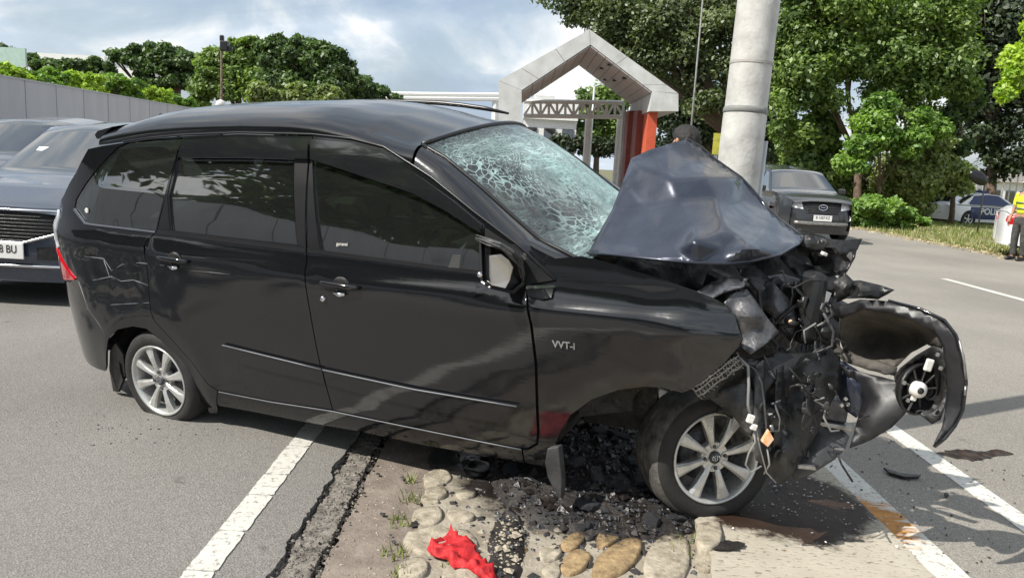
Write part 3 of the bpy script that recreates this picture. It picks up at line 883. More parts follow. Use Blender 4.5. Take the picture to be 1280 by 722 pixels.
while n_r < 90:
    x = rnd.gauss(.42, .30); y = rnd.gauss(3.55, .36)
    if not (-.2 < x < 1.0 and 2.75 < y < 4.3): continue
    r_ = rnd.uniform(.030, .068) if n_r < 50 else rnd.uniform(.018, .035)
    if any(math.hypot(x - a, y - b) < (r_ + c) * .7 for a, b, c in RK): continue
    RK.append((x, y, r_)); n_r += 1
    o = bpy.data.objects.new('rock', rk[n_r % 7]); COL.objects.link(o)
    o.location = (x, y, mound(x, y) + r_ * .06); o.scale = (r_,) * 3
    o.rotation_euler = (rnd.uniform(-.5, .5), rnd.uniform(-.5, .5), rnd.uniform(0, 6.3))
    tag(o, 'dark broken rock lying in the oily heap under the front wheel arch', 'rock', 'dark broken rocks heaped under the wheel arch')
# crumbs, chips and grit
def scatter(name, n, fn, size, mat, seed, zf=None, flatn=.6):
    r = random.Random(seed); V = []; F = []
    base = [(1, 0, 0), (-1, 0, 0), (0, 1, 0), (0, -1, 0), (0, 0, 1), (0, 0, -1)]
    bf = [(0, 2, 4), (2, 1, 4), (1, 3, 4), (3, 0, 4), (2, 0, 5), (1, 2, 5), (3, 1, 5), (0, 3, 5)]
    for _ in range(n):
        p = fn(r)
        if p is None: continue
        s = size * r.uniform(.4, 1.3) ** 1.5; a = r.uniform(0, 6.28); z = (zf(p[0], p[1]) if zf else 0)
        k = len(V)
        for b in base:
            q = Vector((b[0] * r.uniform(.6, 1.3), b[1] * r.uniform(.5, 1.1), b[2] * flatn * r.uniform(.5, 1.2))) * s
            V.append((p[0] + q.x * math.cos(a) - q.y * math.sin(a), p[1] + q.x * math.sin(a) + q.y * math.cos(a), z + q.z + s * .2))
        F += [tuple(i + k for i in q) for q in bf]
    return tag(mk(name, V, F, mat), kind='stuff')
scatter('pale_chips', 420, lambda r: (r.gauss(.08, .10), r.gauss(2.72, .22)), .008, 'stone_pale', 3, lambda x, y: max(mound(x, y), -.01) if y > 2.35 else 0)
scatter('pale_chips', 40, lambda r: (r.gauss(.06, .07), r.gauss(2.74, .12)), .017, 'stone_pale', 4, lambda x, y: max(mound(x, y), 0))
scatter('dark_grit', 900, lambda r: (r.gauss(.42, .26), r.gauss(3.35, .40)), .026, 'stone_dark', 15, lambda x, y: max(mound(x, y), 0) - .006)
scatter('dark_grit', 2200, lambda r: (r.gauss(.38, .32), r.gauss(3.3, .42)), .013, 'slate_dark', 5, lambda x, y: max(mound(x, y), 0))
scatter('road_grit', 90, lambda r: (r.gauss(-1.85, .22), r.gauss(3.72, .12)), .005, 'dark_soil', 6)
scatter('road_grit', 900, lambda r: (r.gauss(-.70, .035), r.uniform(1.8, 4.6)), .009, 'asphalt_shoulder', 17, lambda x, y: -.014)
scatter('road_grit', 500, lambda r: (r.uniform(-.62, -.28), r.uniform(1.8, 4.5)), .006, 'stone_pale', 7, lambda x, y: -.01)
scatter('road_grit', 220, lambda r: (r.uniform(1.7, 3.2), r.uniform(2.3, 4.2)), .006, 'dark_soil', 8, lambda x, y: .004)
scatter('glass_crumbs', 260, lambda r: (r.gauss(1.35, .3), r.gauss(3.2, .22)), .006, 'mirror_glass', 9, lambda x, y: .042)
# moss and small weeds between the stones
def weeds(name, spots, mat, seed, n=26, h=.045):
    r = random.Random(seed); V = []; F = []
    for (x, y, R) in spots:
        for _ in range(int(n * R / .05)):
            a = r.uniform(0, 6.28); d = R * math.sqrt(r.random()); bx, by = x + d * math.cos(a), y + d * math.sin(a)
            t = r.uniform(0, 6.28); l = r.uniform(.3, 1) * h; w_ = .004
            k = len(V); dx, dy = math.cos(t), math.sin(t)
            V += [(bx - dy * w_, by + dx * w_, -.01), (bx + dy * w_, by - dx * w_, -.01), (bx + dx * l * .7, by + dy * l * .7, l + .0)]
            F.append((k, k + 1, k + 2))
    o = tag(mk(name, V, F, mat), kind='stuff')
    at = o.data.attributes.new('tint', 'FLOAT', 'POINT'); at.data.foreach_set('value', [r.random() for _ in V]); return o
weeds('weeds', [xy(514, 622) + (.05,), xy(500, 650) + (.06,), xy(492, 690) + (.05,), xy(514, 600) + (.03,), xy(850, 690) + (.06,), xy(862, 676) + (.04,), xy(500, 716) + (.05,), xy(560, 706) + (.03,)], 'grass', 3)

# stains on the roads
flat('oil_stain', [xy(*p) for p in ((1172, 566), (1195, 561), (1225, 564), (1248, 562), (1268, 567), (1240, 572), (1215, 576), (1190, 572))], .003, 'wet_oil', jag=.012, seed=3)
0 and flat('oil_stain', [xy(*p, .045) for p in ((905, 640), (960, 622), (1010, 600), (1050, 588), (1072, 600), (1060, 626), (1085, 655), (1040, 660), (1010, 655), (985, 668), (950, 655), (925, 660))], .0475, 'wet_oil', jag=.014, seed=4)
flat('oil_stain', [xy(*p, .045) for p in ((884, 682), (905, 674), (930, 678), (925, 687), (900, 688))], .0465, 'dark_soil', jag=.008, seed=5)

# left boundary wall of cast panels, verge under it
WX = -9.6
wall = thing('boundary_wall', (WX, 0, 0), 'long grey concrete panel wall beside the left road, creepers spilling over it', 'wall')
k = 0; y = -24.0
while y < 110:
    L = 1.0
    hh = 2.50
    m = MB(); m.box((WX, y + L / 2, hh / 2), (.22, L - .022, hh)); m.build('panel', 'wall_concrete', wall, off=(WX, 0, 0)); y += L
m = MB(); m.box((WX - .03, 43, 1.18), (.14, 134, 2.3)); m.build('backing', 'dull_steel', wall, off=(WX, 0, 0))
m = MB(); m.box((WX, 43, 2.515), (.24, 134.5, .03)); m.build('coping', 'wall_concrete', wall, off=(WX, 0, 0))

# crumbled asphalt and dirt filling the broken groove
scatter('groove_rubble', 1700, lambda r: (r.choice((-.775, -.775, -.63)) + r.gauss(0, .014), r.uniform(1.9, 5.2)), .011, 'asphalt_shoulder', 31, lambda x, y: -.035)
scatter('groove_rubble', 700, lambda r: (r.choice((-.775, -.63)) + r.gauss(0, .02), r.uniform(1.9, 5.2)), .007, 'tar', 32, lambda x, y: -.01)
# red cloth
Zc = lambda pts: [xy(480 + x / 3.048, 520 + y / 3.048, .05) for x, y in pts]
cp = Zc([(165, 455), (200, 440), (240, 425), (255, 403), (285, 425), (320, 433), (345, 450), (365, 500), (400, 530), (432, 580), (418, 606), (385, 597), (340, 562), (290, 540), (265, 553), (245, 515), (195, 508), (165, 482)])
if area2(cp) < 0: cp = cp[::-1]
cp = chaikin(cp, 2)
V, T, B = tri2d(cp, [], .012)
def cz(x, y):
    u = x * .8 + y * .6; w_ = -x * .6 + y * .8      # folds run along the scrap
    a = abs(mnoise.noise(Vector((u * 5, w_ * 13, 0)))); b = abs(mnoise.noise(Vector((u * 9, w_ * 8, 3)))); c = mnoise.noise(Vector((x * 50, y * 50, 8)))
    return .016 + .022 * math.exp(-(a * 4.2) ** 2) + .016 * math.exp(-(b * 4.0) ** 2) + .009 * math.sin(w_ * 110 + 9 * mnoise.noise(Vector((u * 9, w_ * 6, 5)))) * (0.5 + mnoise.noise(Vector((u * 8, w_ * 8, 1)))) + .002 * c
Bs = set(i for e in B for i in e)
vv = [(x + .01 * mnoise.noise(Vector((x * 30, y * 30, 1))), y, (.016 + .008 * rnd.random()) if i in Bs else cz(x, y)) for i, (x, y) in enumerate(V)]
oc = mk('red_cloth', vv, [tuple(t) for t in T], 'red_cloth', None, True)
md = oc.modifiers.new('solid', 'SOLIDIFY'); md.thickness = .003
tag(oc, 'crumpled bright red cloth dropped on the stone median', 'cloth')
# ------------------------------------------------------------------ the crashed car
def rotm(yaw, pit, rol):
    return (Matrix.Rotation(yaw, 3, 'Z') @ Matrix.Rotation(pit, 3, 'Y') @ Matrix.Rotation(rol, 3, 'X'))
CARM = rotm(-0.4395, -0.0482, 0.1172).to_4x4()
CARM.translation = (-1.4901, 4.6883, 0.0211)
CARI = CARM.inverted()
_o = CARI @ Vector((0, 0, CAM_H))
def cray(px, py):
    return (CARI.to_3x3() @ ray(px, py))
def C3(p): return CARI @ Vector(p)
def CP(px, py, Y): return CARI @ PT(px, py, Y)
def CY_(px, py, y):
    """car-space point on the lengthwise plane y seen at a photo coordinate"""
    d = cray(px, py); return _o + d * ((y - _o.y) / d.y)

_zn = np.array([.14, .18, .22, .28, .34, .45, .62, .75, .87, .935, .975, .995, 1.03, 1.08, 1.20, 1.32, 1.44, 1.55, 1.7])
_wn = np.array([.745, .768, .782, .795, .800, .812, .822, .825, .829, .826, .796, .786, .775, .768, .735, .695, .645, .585, .50])
_zz = np.linspace(.14, 1.7, 600); _ww = np.interp(_zz, _zn, _wn)
_k = np.exp(-0.5 * (np.arange(-18, 19) / 4.6) ** 2); _k /= _k.sum()
_ww = np.convolve(np.pad(_ww, 18, mode='edge'), _k, mode='valid')
def belt(x): return 1.075 - 0.056 * x
def W0(x, z):
    zz = z - (belt(x) - 1.015) * min(1, max(0, (z - .5) / .4))
    w = float(np.interp(zz, _zz, _ww))
    if x < -.30: w -= .55 * (-.30 - x) ** 2
    if x > 2.75: w -= .30 * (x - 2.75) ** 2
    # flare over the wheels
    for cx in (0.0, 2.63):
        r = math.hypot(x - cx, z - .30)
        w += (0.010 if cx == 0 else 0.0) * math.exp(-((r - .36) / .07) ** 2)
    return w
def W(x, z):
    w = W0(x, z)
    w += 0.0022 * mnoise.noise(Vector((x * 2.2, z * 3.0, 1.7)))
    # dented rear quarter
    d = math.exp(-((x + .22) / .34) ** 2 - ((z - .86) / .17) ** 2)
    w += d * (0.016 * mnoise.noise(Vector((x * 6 + 3, z * 7, 0))) + 0.006 * mnoise.noise(Vector((x * 14, z * 16, 5))) - 0.012)
    # pressed fender
    d = math.exp(-((x - 2.85) / .25) ** 2 - ((z - .72) / .25) ** 2)
    w += d * (0.012 * mnoise.noise(Vector((x * 7, z * 7, 9))))
    return w
def S(x, z): return Vector((x, -W(x, z), z))
def sp(px, py):
    """(x,z) on the near side of the car seen at a photo coordinate"""
    d = cray(px, py)
    best = None; prev = None
    t0 = (-1.3 - _o.y) / d.y; t1 = (-.3 - _o.y) / d.y
    N = 120
    for i in range(N + 1):
        t = t0 + (t1 - t0) * i / N
        p = _o + d * t; g = p.y + W0(p.x, p.z)
        if best is None or g > best[0]: best = (g, t)
        if g >= 0: break
        prev = t
    if g >= 0 and prev is not None:
        a, b = prev, t
        for _ in range(22):
            m = (a + b) / 2; p = _o + d * m
            if p.y + W0(p.x, p.z) >= 0: b = m
            else: a = m
        t = b
    else: t = best[1]
    p = _o + d * t
    return (p.x, p.z)
def SP(pts): return [sp(*p) for p in pts]

car = thing('crashed_minivan', matrix=CARM, label='wrecked black minivan with shattered windscreen and buckled bonnet wrapped round the pole', cat='minivan')

# ---- outlines traced on the near side
q_glass = SP([(227, 174), (190, 176), (160, 179), (147, 185), (133, 199), (108, 229), (95, 250), (93, 261), (102, 273), (108, 278), (194, 288), (205, 243), (213, 215), (221, 188)])
arch_r = [(132.5, 458), (133, 440), (136, 423), (147, 412), (166, 408), (183, 411), (200, 424), (219, 446), (238, 470), (250, 500), (262, 516)]
quarter = SP([(227, 170), (190, 173), (155, 178), (128, 182), (110, 186), (95, 215), (80, 243), (71, 263), (66, 285), (66, 300), (73, 311), (95, 347), (88, 352), (77, 350), (76, 380), (80, 400), (96, 444), (99, 452), (131, 464)] + arch_r + [(272, 516), (272, 488), (259, 479), (240, 453), (216, 426), (193, 401), (188, 390), (185, 366), (182, 333), (181, 303), (196, 288), (212, 232), (219, 205)])
r_door = SP([(228, 170), (300, 167), (391, 169.5), (386, 200), (386, 260), (383.5, 311), (381, 340), (388, 393), (401, 460), (407, 480), (416, 512), (380, 507), (340, 501), (300, 493), (273, 488), (259.5, 479.5), (240, 453), (216, 426), (193, 401), (188, 390), (185, 366), (182, 333), (181, 303), (196, 288), (212, 232), (219, 205)])
r_win = SP([(227, 180), (300, 176), (367, 178), (367, 200), (371.5, 306), (290, 297), (215, 288), (211.5, 245), (219, 215)])
f_door = SP([(391, 169.5), (440, 175), (480, 185), (540, 223), (593, 266), (646, 306), (694, 350), (658, 357), (663, 406), (669, 456), (672, 539), (671, 553), (660, 560), (652, 560), (580, 546), (500, 530), (416, 512), (407, 480), (401, 460), (388, 393), (381, 340), (383.5, 311), (386, 260), (386, 200)])
f_win = SP([(391, 180), (430, 183), (470, 194), (520, 224), (566, 258), (602, 292), (604, 305), (604, 340), (500, 327), (402, 313), (394, 250), (390, 205)])
arch_f = [(694, 566), (698, 546), (713, 519.5), (740, 499.5), (773, 488), (806, 483.6), (828, 485), (853, 491), (866, 486)]
fender = SP([(661, 306), (694, 322), (727, 319), (757, 326), (787, 336), (826, 347), (866, 362), (890, 371), (906, 380), (920, 396), (929, 423), (922, 436), (906, 454), (883, 473)] + arch_f[::-1] + [(692, 586), (656, 578), (653, 561), (661, 561), (672, 555), (674, 539), (671, 456), (665, 406), (659, 358), (694, 351), (670, 326)])
sill = SP([(264, 488), (300, 494), (340, 502), (380, 508), (416, 513), (500, 531), (580, 547), (652, 561), (655, 579), (600, 569), (530, 557), (450, 540), (380, 528), (320, 516), (274, 508), (263, 498)])

panel(car, 'quarter_panel', S, quarter, 'black_paint', [inset(q_glass, -0.004)], res=.028, gap=.002)
panel(car, 'quarter_window', S, q_glass, 'tinted_glass', res=.07, off=-.004, thick=.004)
rd = panel(car, 'rear_door', S, r_door, 'black_paint', [r_win], res=.05, gap=.0028)
panel(rd, 'window_pane', S, r_win, 'tinted_glass', res=.07, off=-.010, thick=.004)
fd = panel(car, 'front_door', S, f_door, 'black_paint', [f_win], res=.05, gap=.0028)
panel(fd, 'window_pane', S, f_win, 'tinted_glass', res=.07, off=-.010, thick=.004)
panel(car, 'front_fender', S, fender, 'black_paint', res=.035, gap=.0028)
panel(car, 'side_sill', S, sill, 'black_paint', res=.04, off=-.004, gap=.002)
# dark structure behind the shut lines
full = SP([(226, 173), (300, 170), (391, 172), (478, 187), (538, 225), (592, 268), (645, 309), (690, 349), (760, 350), (860, 380), (866, 480), (773, 486), (740, 497), (712, 517), (694, 560), (655, 573), (416, 522), (276, 500), (240, 456), (216, 430), (183, 405), (150, 405), (120, 430), (100, 400), (90, 340), (84, 262), (100, 225), (130, 190), (160, 179)])
panel(car, 'inner_shell', S, full, 'engine_dark', [inset(q_glass, -.012), inset(r_win, -.004), inset(f_win, -.004)], res=.09, off=-.022, thick=.01)

# black trims: window surrounds, B pillar, belt strip
panel(fd, 'pillar_trim', S, SP([(368.5, 200), (385.2, 200), (382.8, 309.5), (373, 306.5)]), 'trim_black', off=.002, thick=.004)
panel(fd, 'pillar_trim', S, SP([(387.5, 200), (390.5, 203), (400.5, 312), (386, 310)]), 'trim_black', off=.002, thick=.004)
panel(rd, 'pillar_trim', S, SP([(224, 192), (214, 222), (199, 286), (213, 287), (209.5, 245), (216, 215)]), 'trim_black', off=.002, thick=.004)
panel(rd, 'belt_strip', S, SP([(197, 287), (383, 310), (383, 315), (197, 292)]), 'trim_black', off=.006, thick=.012)
panel(fd, 'belt_strip', S, SP([(385, 310.3), (603, 338.5), (603, 343.5), (385, 315.3)]), 'trim_black', off=.006, thick=.012)
panel(car, 'window_edge_trim', S, SP([(92, 262), (106, 280), (194, 291), (194, 288.6), (108, 278), (94, 260)]), 'chrome', off=.004, thick=.004)
# smoked rain visors over the side windows
panel(rd, 'rain_visor', S, SP([(232, 178), (300, 173), (388, 176), (388, 200.5), (300, 198), (226, 198)]), 'visor_black', off=.022, thick=.02, res=.03)
panel(fd, 'rain_visor', S, SP([(391, 176.5), (440, 181), (478, 193), (515, 214), (566, 250), (603, 281), (602, 291), (559, 264), (520, 243.5), (480, 230), (430, 213.5), (391, 201)]), 'visor_black', off=.022, thick=.02, res=.03)
# drip rail over the doors
gut_px = [(128, 182), (155, 178), (190, 173), (227, 169.6), (300, 166.8), (391, 169), (440, 174.5), (480, 184.5), (540, 222.5), (593, 265.5), (646, 305.5), (695, 350)]
gut = [S(*sp(*p)) for p in gut_px]
m = MB(); m.tube([g + Vector((0, -.003, .004)) for g in gut[1:]], .0055, 6)
m.build('drip_rail', 'trim_black', car, True)
# mirror corner trim (sail) and the broken foot below it
panel(fd, 'mirror_corner', S, SP([(607, 285), (612, 288), (647, 311), (692, 350), (658, 356), (640, 352), (607, 341)]), 'trim_black', off=.004, thick=.006)
panel(car, 'chrome_strip', S, SP([(659, 357), (694, 356.5), (694, 360), (659, 361.5)]), 'chrome', off=.012, thick=.012)
panel(car, 'mirror_foot', S, SP([(659, 362), (693, 361), (690, 373), (678, 376), (661, 371)]), 'trim_black', off=.012, thick=.014)
# protector mouldings
panel(rd, 'door_moulding', S, SP([(281, 429.5), (340, 444), (404, 459.5), (408, 478), (340, 463), (300, 452)]), 'black_paint', off=.012, thick=.012, res=.03)
panel(fd, 'door_moulding', S, SP([(405.5, 460), (520, 484), (648, 505), (630, 527.5), (560, 515), (480, 497), (410, 479)]), 'black_paint', off=.012, thick=.012, res=.03)
def strip(parent, name, px, rad, mat, off=.016):
    m = MB(); q = []
    for p in densify(px, 30, False):
        x, z = sp(*p); q.append(S(x, z) + Vector((0, -off, 0)))
    m.tube(q, rad, 6); return m.build(name, mat, parent, True)
strip(rd, 'moulding_highlight', [(281, 430), (340, 444.5), (404, 460)], .0036, 'edge_grey')  # grey strip modelled as the highlight along the moulding top
strip(fd, 'moulding_highlight', [(406, 460.5), (520, 485), (648, 506)], .0036, 'edge_grey')
strip(car, 'sill_edge', [(274, 489), (340, 502), (416, 513.5), (500, 531), (580, 547), (652, 561)], .0028, 'edge_grey', .003)

# handles: dark cup, grip bar, lock
def handle(parent, cx, cy, lock):
    x, z = sp(cx, cy)
    m = MB(); m.lathe([(0.0, -.004), (.028, -.004), (.040, -.001), (.043, .002)], 20, 'Y')
    o = m.build('handle_cup', 'engine_dark', parent, True); 
    for v in o.data.vertices: v.co = Vector((v.co.x * 1.1, v.co.y, v.co.z * .9)) + S(x + .005, z + .002)
    m = MB(); b0 = S(x, z)
    pts = [b0 + Vector((dx, -dy, dz)) for dx, dy, dz in ((-.105, .004, .012), (-.085, .020, .012), (-.02, .028, .010), (.05, .027, .006), (.09, .018, .002), (.105, .004, .0))]
    m.tube(pts, [.009, .011, .012, .012, .011, .008], 8); m.build('door_handle', 'black_paint', parent, True)
    m = MB(); m.tube([b0 + Vector((dx, -.012, dz)) for dx, dz in ((-.03, -.030), (.0, -.038), (.03, -.034))], [.006, .011, .007], 8); m.build('cup_highlight', 'chrome', parent, True)  # bright bar standing in for the highlight on the cup
    if lock:
        lx, lz = sp(*lock); m = MB(); m.lathe([(0, -.014), (.010, -.014), (.013, -.008), (.014, 0)], 16, 'Y', center=S(lx, lz)); m.build('door_lock', 'chrome', parent, True)
handle(rd, 217, 325, None)
handle(fd, 425, 357, (404.5, 373))

# fuel-cap style crease lines, small emblems and the badge
BADGE = None
def text_obj(name, s, size, mat, parent, mw, extrude=.002, align='CENTER', squeeze=1.0, bold=0.0):
    cu = bpy.data.curves.new(name, 'FONT'); cu.body = s; cu.size = size; cu.extrude = extrude
    cu.align_x = align; cu.align_y = 'CENTER'; cu.offset = bold
    o = bpy.data.objects.new(name + '_tmp', cu); COL.objects.link(o)
    dg = bpy.context.evaluated_depsgraph_get()
    me = bpy.data.meshes.new_from_object(o.evaluated_get(dg)); bpy.data.objects.remove(o)
    me.materials.clear(); me.materials.append(MATS[mat])
    n = bpy.data.objects.new(name, me); COL.objects.link(n)
    n.parent = parent; n.matrix_local = mw @ Matrix.Diagonal((squeeze, 1, 1, 1))
    return n
def side_frame(px, py, off):
    x, z = sp(px, py); p = S(x, z)
    ex = (S(x + .02, z) - S(x - .02, z)).normalized(); ez = (S(x, z + .02) - S(x, z - .02)).normalized()
    n = ex.cross(ez).normalized(); ez = n.cross(ex)
    M = Matrix((ex, ez, n)).transposed().to_4x4(); M.translation = p + n * off
    return M
text_obj('fender_badge', 'VVT-i', .040, 'chrome', car, side_frame(705, 431, .003), bold=.001)
text_obj('window_sticker', 'garansi', .022, 'white_plastic', fd, side_frame(427, 305, -.002), extrude=.0005)
m = MB(); x, z = sp(109, 263); m.lathe([(0, -.006), (.012, -.006), (.014, -.002)], 16, 'Y', center=S(x, z)); m.build('window_sticker', 'white_plastic', car)

# quarter panel: grey strips drawn as reflected highlights, and bumper seam; door: a scratch
for poly in ([(80, 325), (103, 321), (127, 324), (137, 339), (150, 331), (170, 329), (205, 332)], [(96, 352), (118, 350), (138, 346), (150, 352), (166, 350), (184, 357)],
             [(127, 326), (134, 345), (141, 350)], [(77, 380), (108, 386), (140, 381), (186, 378.5)], [(98, 352), (110, 386), (122, 402), (133, 420)]):
    strip(car, 'crease_edge', poly, .0026, 'edge_grey', -.0012)
strip(rd, 'scratch', [(238, 338), (260, 340), (287, 343)], .0025, 'dull_steel', -.001)

# ---- roof
gx = [g.x for g in gut]; gz = [g.z for g in gut]
HX = 1.60
def rail_z(x): return interp(gx, gz, x)
def crown(x): return interp([-.42, -.33, -.15, 0, .4, .7, 1.05, 1.3, 1.7], [1.60, 1.635, 1.672, 1.688, 1.69, 1.683, 1.675, 1.66, 1.60], x)
def roofP(u, th):
    p = roofQ(u, th)
    if u > .85:
        w = min(1.0, (u - .85) / (HX - .85)) ** 1.7; t = headT(p.y, th)
        p = p.lerp(Vector((t.x + (u - HX) , p.y, t.z)), w)
    return p
def headT(y, th):
    c_ = edge[0]; yy = abs(y)
    if yy < -c_.y: return wsP(.5 + y / (2 * -c_.y), 1.0) + Vector((-.012, 0, .006))
    g = Vector((HX, -W0(HX, rail_z(HX)), rail_z(HX))); t = min(1, max(0, (yy + c_.y) / (-g.y + c_.y)))
    return Vector((c_.x - .012 * (1 - t), y, g.z + (c_.z + .006 - g.z) * math.sqrt(max(0, 1 - t * t)) ** 1.0))
def roofQ(u, th):
    z0 = rail_z(u); y0 = W0(u, z0); h = crown(u) - z0
    s = math.sin(th); c = math.cos(th)
    x = u
    rib = 0.004 * (math.cos(12 * s) if abs(s) < .7 else 0)
    return Vector((x, -y0 * math.copysign(abs(s) ** .86, s), z0 + h * max(0.0, c) ** .80 + rib * 0.6))
def grid(name, P, us, vs, mat, root, uv=False, flip=False):
    nor = []; pos = []; e = 1e-3
    for u in us:
        for v in vs:
            pos.append(P(u, v)); a = P(u + e, v) - P(u - e, v); b = P(u, v + e) - P(u, v - e)
            n = a.cross(b); n = n.normalized() if n.length > 1e-12 else Vector((0, 0, 1)); nor.append(-n if flip else n)
    nv = len(vs); F = []
    for i in range(len(us) - 1):
        for j in range(nv - 1):
            q = (i * nv + j, (i + 1) * nv + j, (i + 1) * nv + j + 1, i * nv + j + 1)
            F.append(tuple(reversed(q)) if flip else q)
    o = mk(name, pos, F, mat, root, True, normals=nor)
    if uv:
        ul = o.data.uv_layers.new(name='UVMap'); U = [(u, v) for u in us for v in vs]
        for lp in o.data.loops: ul.data[lp.index].uv = U[lp.vertex_index]
    return o
ths = [math.radians(a) for a in (89.5, 87, 84, 80, 75, 69, 62, 54, 45, 36, 27, 18, 9, 0, -9, -18, -27, -36, -45, -54, -62, -69, -75, -80, -84, -87, -89.5)]
# ---- windscreen, header and pillars
edge_px = [((530, 182), -.545), ((560, 199), -.560), ((600, 232), -.585), ((640, 268), -.605), ((676, 300), -.625), ((706, 315), -.64), ((735, 330), -.65)]
edge = [CY_(p[0], p[1], y) for p, y in edge_px]
def E(v):   # v=1 top, 0 base
    t = (1 - v) * (len(edge) - 1); t = min(max(t, 0), len(edge) - 1.0001); i = int(t); return edge[i].lerp(edge[i + 1], t - i)
def wsP(u, v):
    a = E(v); b = Vector((a.x, -a.y, a.z)); k = 1 - (2 * u - 1) ** 2
    p = a.lerp(b, u) + Vector((.11, 0, .045)) * k * (0.6 + .4 * v) + Vector((.0, 0, .015)) * k
    dm = math.exp(-((u - .72) / .22) ** 2 - ((v - .30) / .25) ** 2)
    p += Vector((-.5, 0, -1)) * (.055 * dm) + Vector((.4, 0, 1)) * (.012 * mnoise.noise(Vector((u * 6, v * 6, 0))) * (0.3 + dm) * min(1, (1 - abs(2 * u - 1)) * 5) * min(1, (1 - v) * 5))
    return p
grid('windscreen', wsP, list(np.linspace(0.0, 1, 45)), list(np.linspace(0.02, 1, 36)), 'shattered_glass', car, uv=True)
def ws_strip(name, seq, w0, w1, mat, lift=.004):
    pass
grid('roof', roofP, list(np.linspace(-.365, HX, 34)), ths[::-1], 'black_paint', car, flip=True)
# header between roof and glass
m = MB(); m.tube([wsP(u, 1.0) + Vector((-.008, 0, .006)) for u in np.linspace(0, 1, 24)], .011, 6); m.build('windscreen_header_seal', 'trim_black', car, True)
m = MB(); m.tube([wsP(0, v) + Vector((-.004, -.004, .004)) for v in np.linspace(1, 0, 20)], .009, 6); m.build('windscreen_side_seal', 'trim_black', car, True)
m = MB(); m.tube([wsP(1, v) + Vector((-.004, .004, .004)) for v in np.linspace(1, 0, 20)], .009, 6); m.build('windscreen_side_seal', 'trim_black', car, True)
# roof front filler up to glass + A pillar
gcurve = [g for g in gut if g.x >= HX - .25]
def Gc(s):   # matching point on the drip rail
    x = HX + s * (gut[-1].x - HX); return Vector((x, -W0(x, rail_z(x)), rail_z(x)))
def pilP(s, k):
    a = Gc(s); vv = 1 - s * 0.93; b = E(vv) if s < 1 else E(.07)
    p = a.lerp(b, k) + Vector((0.10, -.55, .82)) * (.022 * math.sin(math.pi * k) * (1 - .5 * s))
    return p
for sgn, nm in ((1, 'near'), (-1, 'far')):
    def PP(s, k, sgn=sgn):
        p = pilP(s, k); return Vector((p.x, p.y * sgn, p.z))
    grid('windscreen_pillar', PP, list(np.linspace(0, 1, 24)), list(np.linspace(0, 1, 8)), 'black_paint', car, flip=(sgn < 0))
# roof rack rails (flush) and antenna, spoiler
m = MB(); m.tube([Vector((x, .50, crown(x) - .055 + .04 * math.sin(math.pi * (x + .4) / 1.9))) for x in np.linspace(-.4, 1.5, 14)], [.006] + [.013] * 12 + [.006], 8); m.build('roof_rail', 'trim_black', car, True)
m = MB(); m.prism([roofP(-.42, math.radians(10)) + Vector(v) for v in ((-.07, 0, -.01), (.10, 0, -.015), (.09, 0, .006), (.02, 0, .030), (-.05, 0, .055), (-.065, 0, .05))], (0, .022, 0)); m.build('roof_antenna', 'black_paint', car, bevel=.004)
sx0 = -.37
m = MB()
sec = [(.06, .01), (-.06, -.008), (-.09, -.03), (-.075, -.055), (-.03, -.045)]
v = []; f = []; ys = [-.60, -.57, -.4, 0, .4, .57, .60]
for y in ys:
    for a, b in sec:
        v.append(Vector((sx0 + a + .05 * (1 - abs(y) / .6), y, 1.585 + b + .035 * (1 - (abs(y) / .6) ** 2))))
for i in range(len(ys) - 1):
    for j in range(5):
        f.append((i * 5 + j, i * 5 + (j + 1) % 5, (i + 1) * 5 + (j + 1) % 5, (i + 1) * 5 + j))
f += [(0, 1, 2, 3, 4), tuple(reversed([30 + k for k in range(5)]))]
m.add(v, f); m.build('rear_spoiler', 'black_paint', car, bevel=.006)

# rear lamp, tailgate, rear bumper
def rearlamp(sgn):
    poly = SP([(64.5, 309.5), (73, 312.5), (95, 349.5), (80, 347)]); o = panel(car, 'tail_lamp', S, poly, 'red_lamp', off=.010, thick=.05, res=.02)
    poly = SP([(73, 262), (70, 283), (71, 300), (74, 311), (66, 308), (64, 290), (67, 268)]); panel(car, 'lamp_strip', S, poly, 'white_lamp', off=.008, thick=.04, res=.02)
rearlamp(1)
def tgP(y, z):
    x = -.735 + .10 * (y / .75) ** 2 + max(0, z - .95) ** 1.3 * .75 - (.02 if z < .55 else 0)
    return Vector((x, y, z))
tg = [(-.64, 1.0), (-.52, 1.47), (.52, 1.47), (.64, 1.0), (.68, .56), (-.68, .56)]
panel(car, 'tailgate', lambda a, b: tgP(-a, b), tg, 'black_paint', [[(-.52, 1.02), (-.44, 1.40), (.44, 1.40), (.52, 1.02)]], res=.12)
panel(car, 'rear_window', lambda a, b: tgP(-a, b), [(-.53, 1.01), (-.45, 1.41), (.45, 1.41), (.53, 1.01)], 'tinted_glass', res=.15, off=-.006, thick=.004)
panel(car, 'rear_bumper', lambda a, b: tgP(-a, b), [(-.70, .56), (.70, .56), (.66, .30), (-.66, .30)], 'black_paint', res=.12, off=.02)
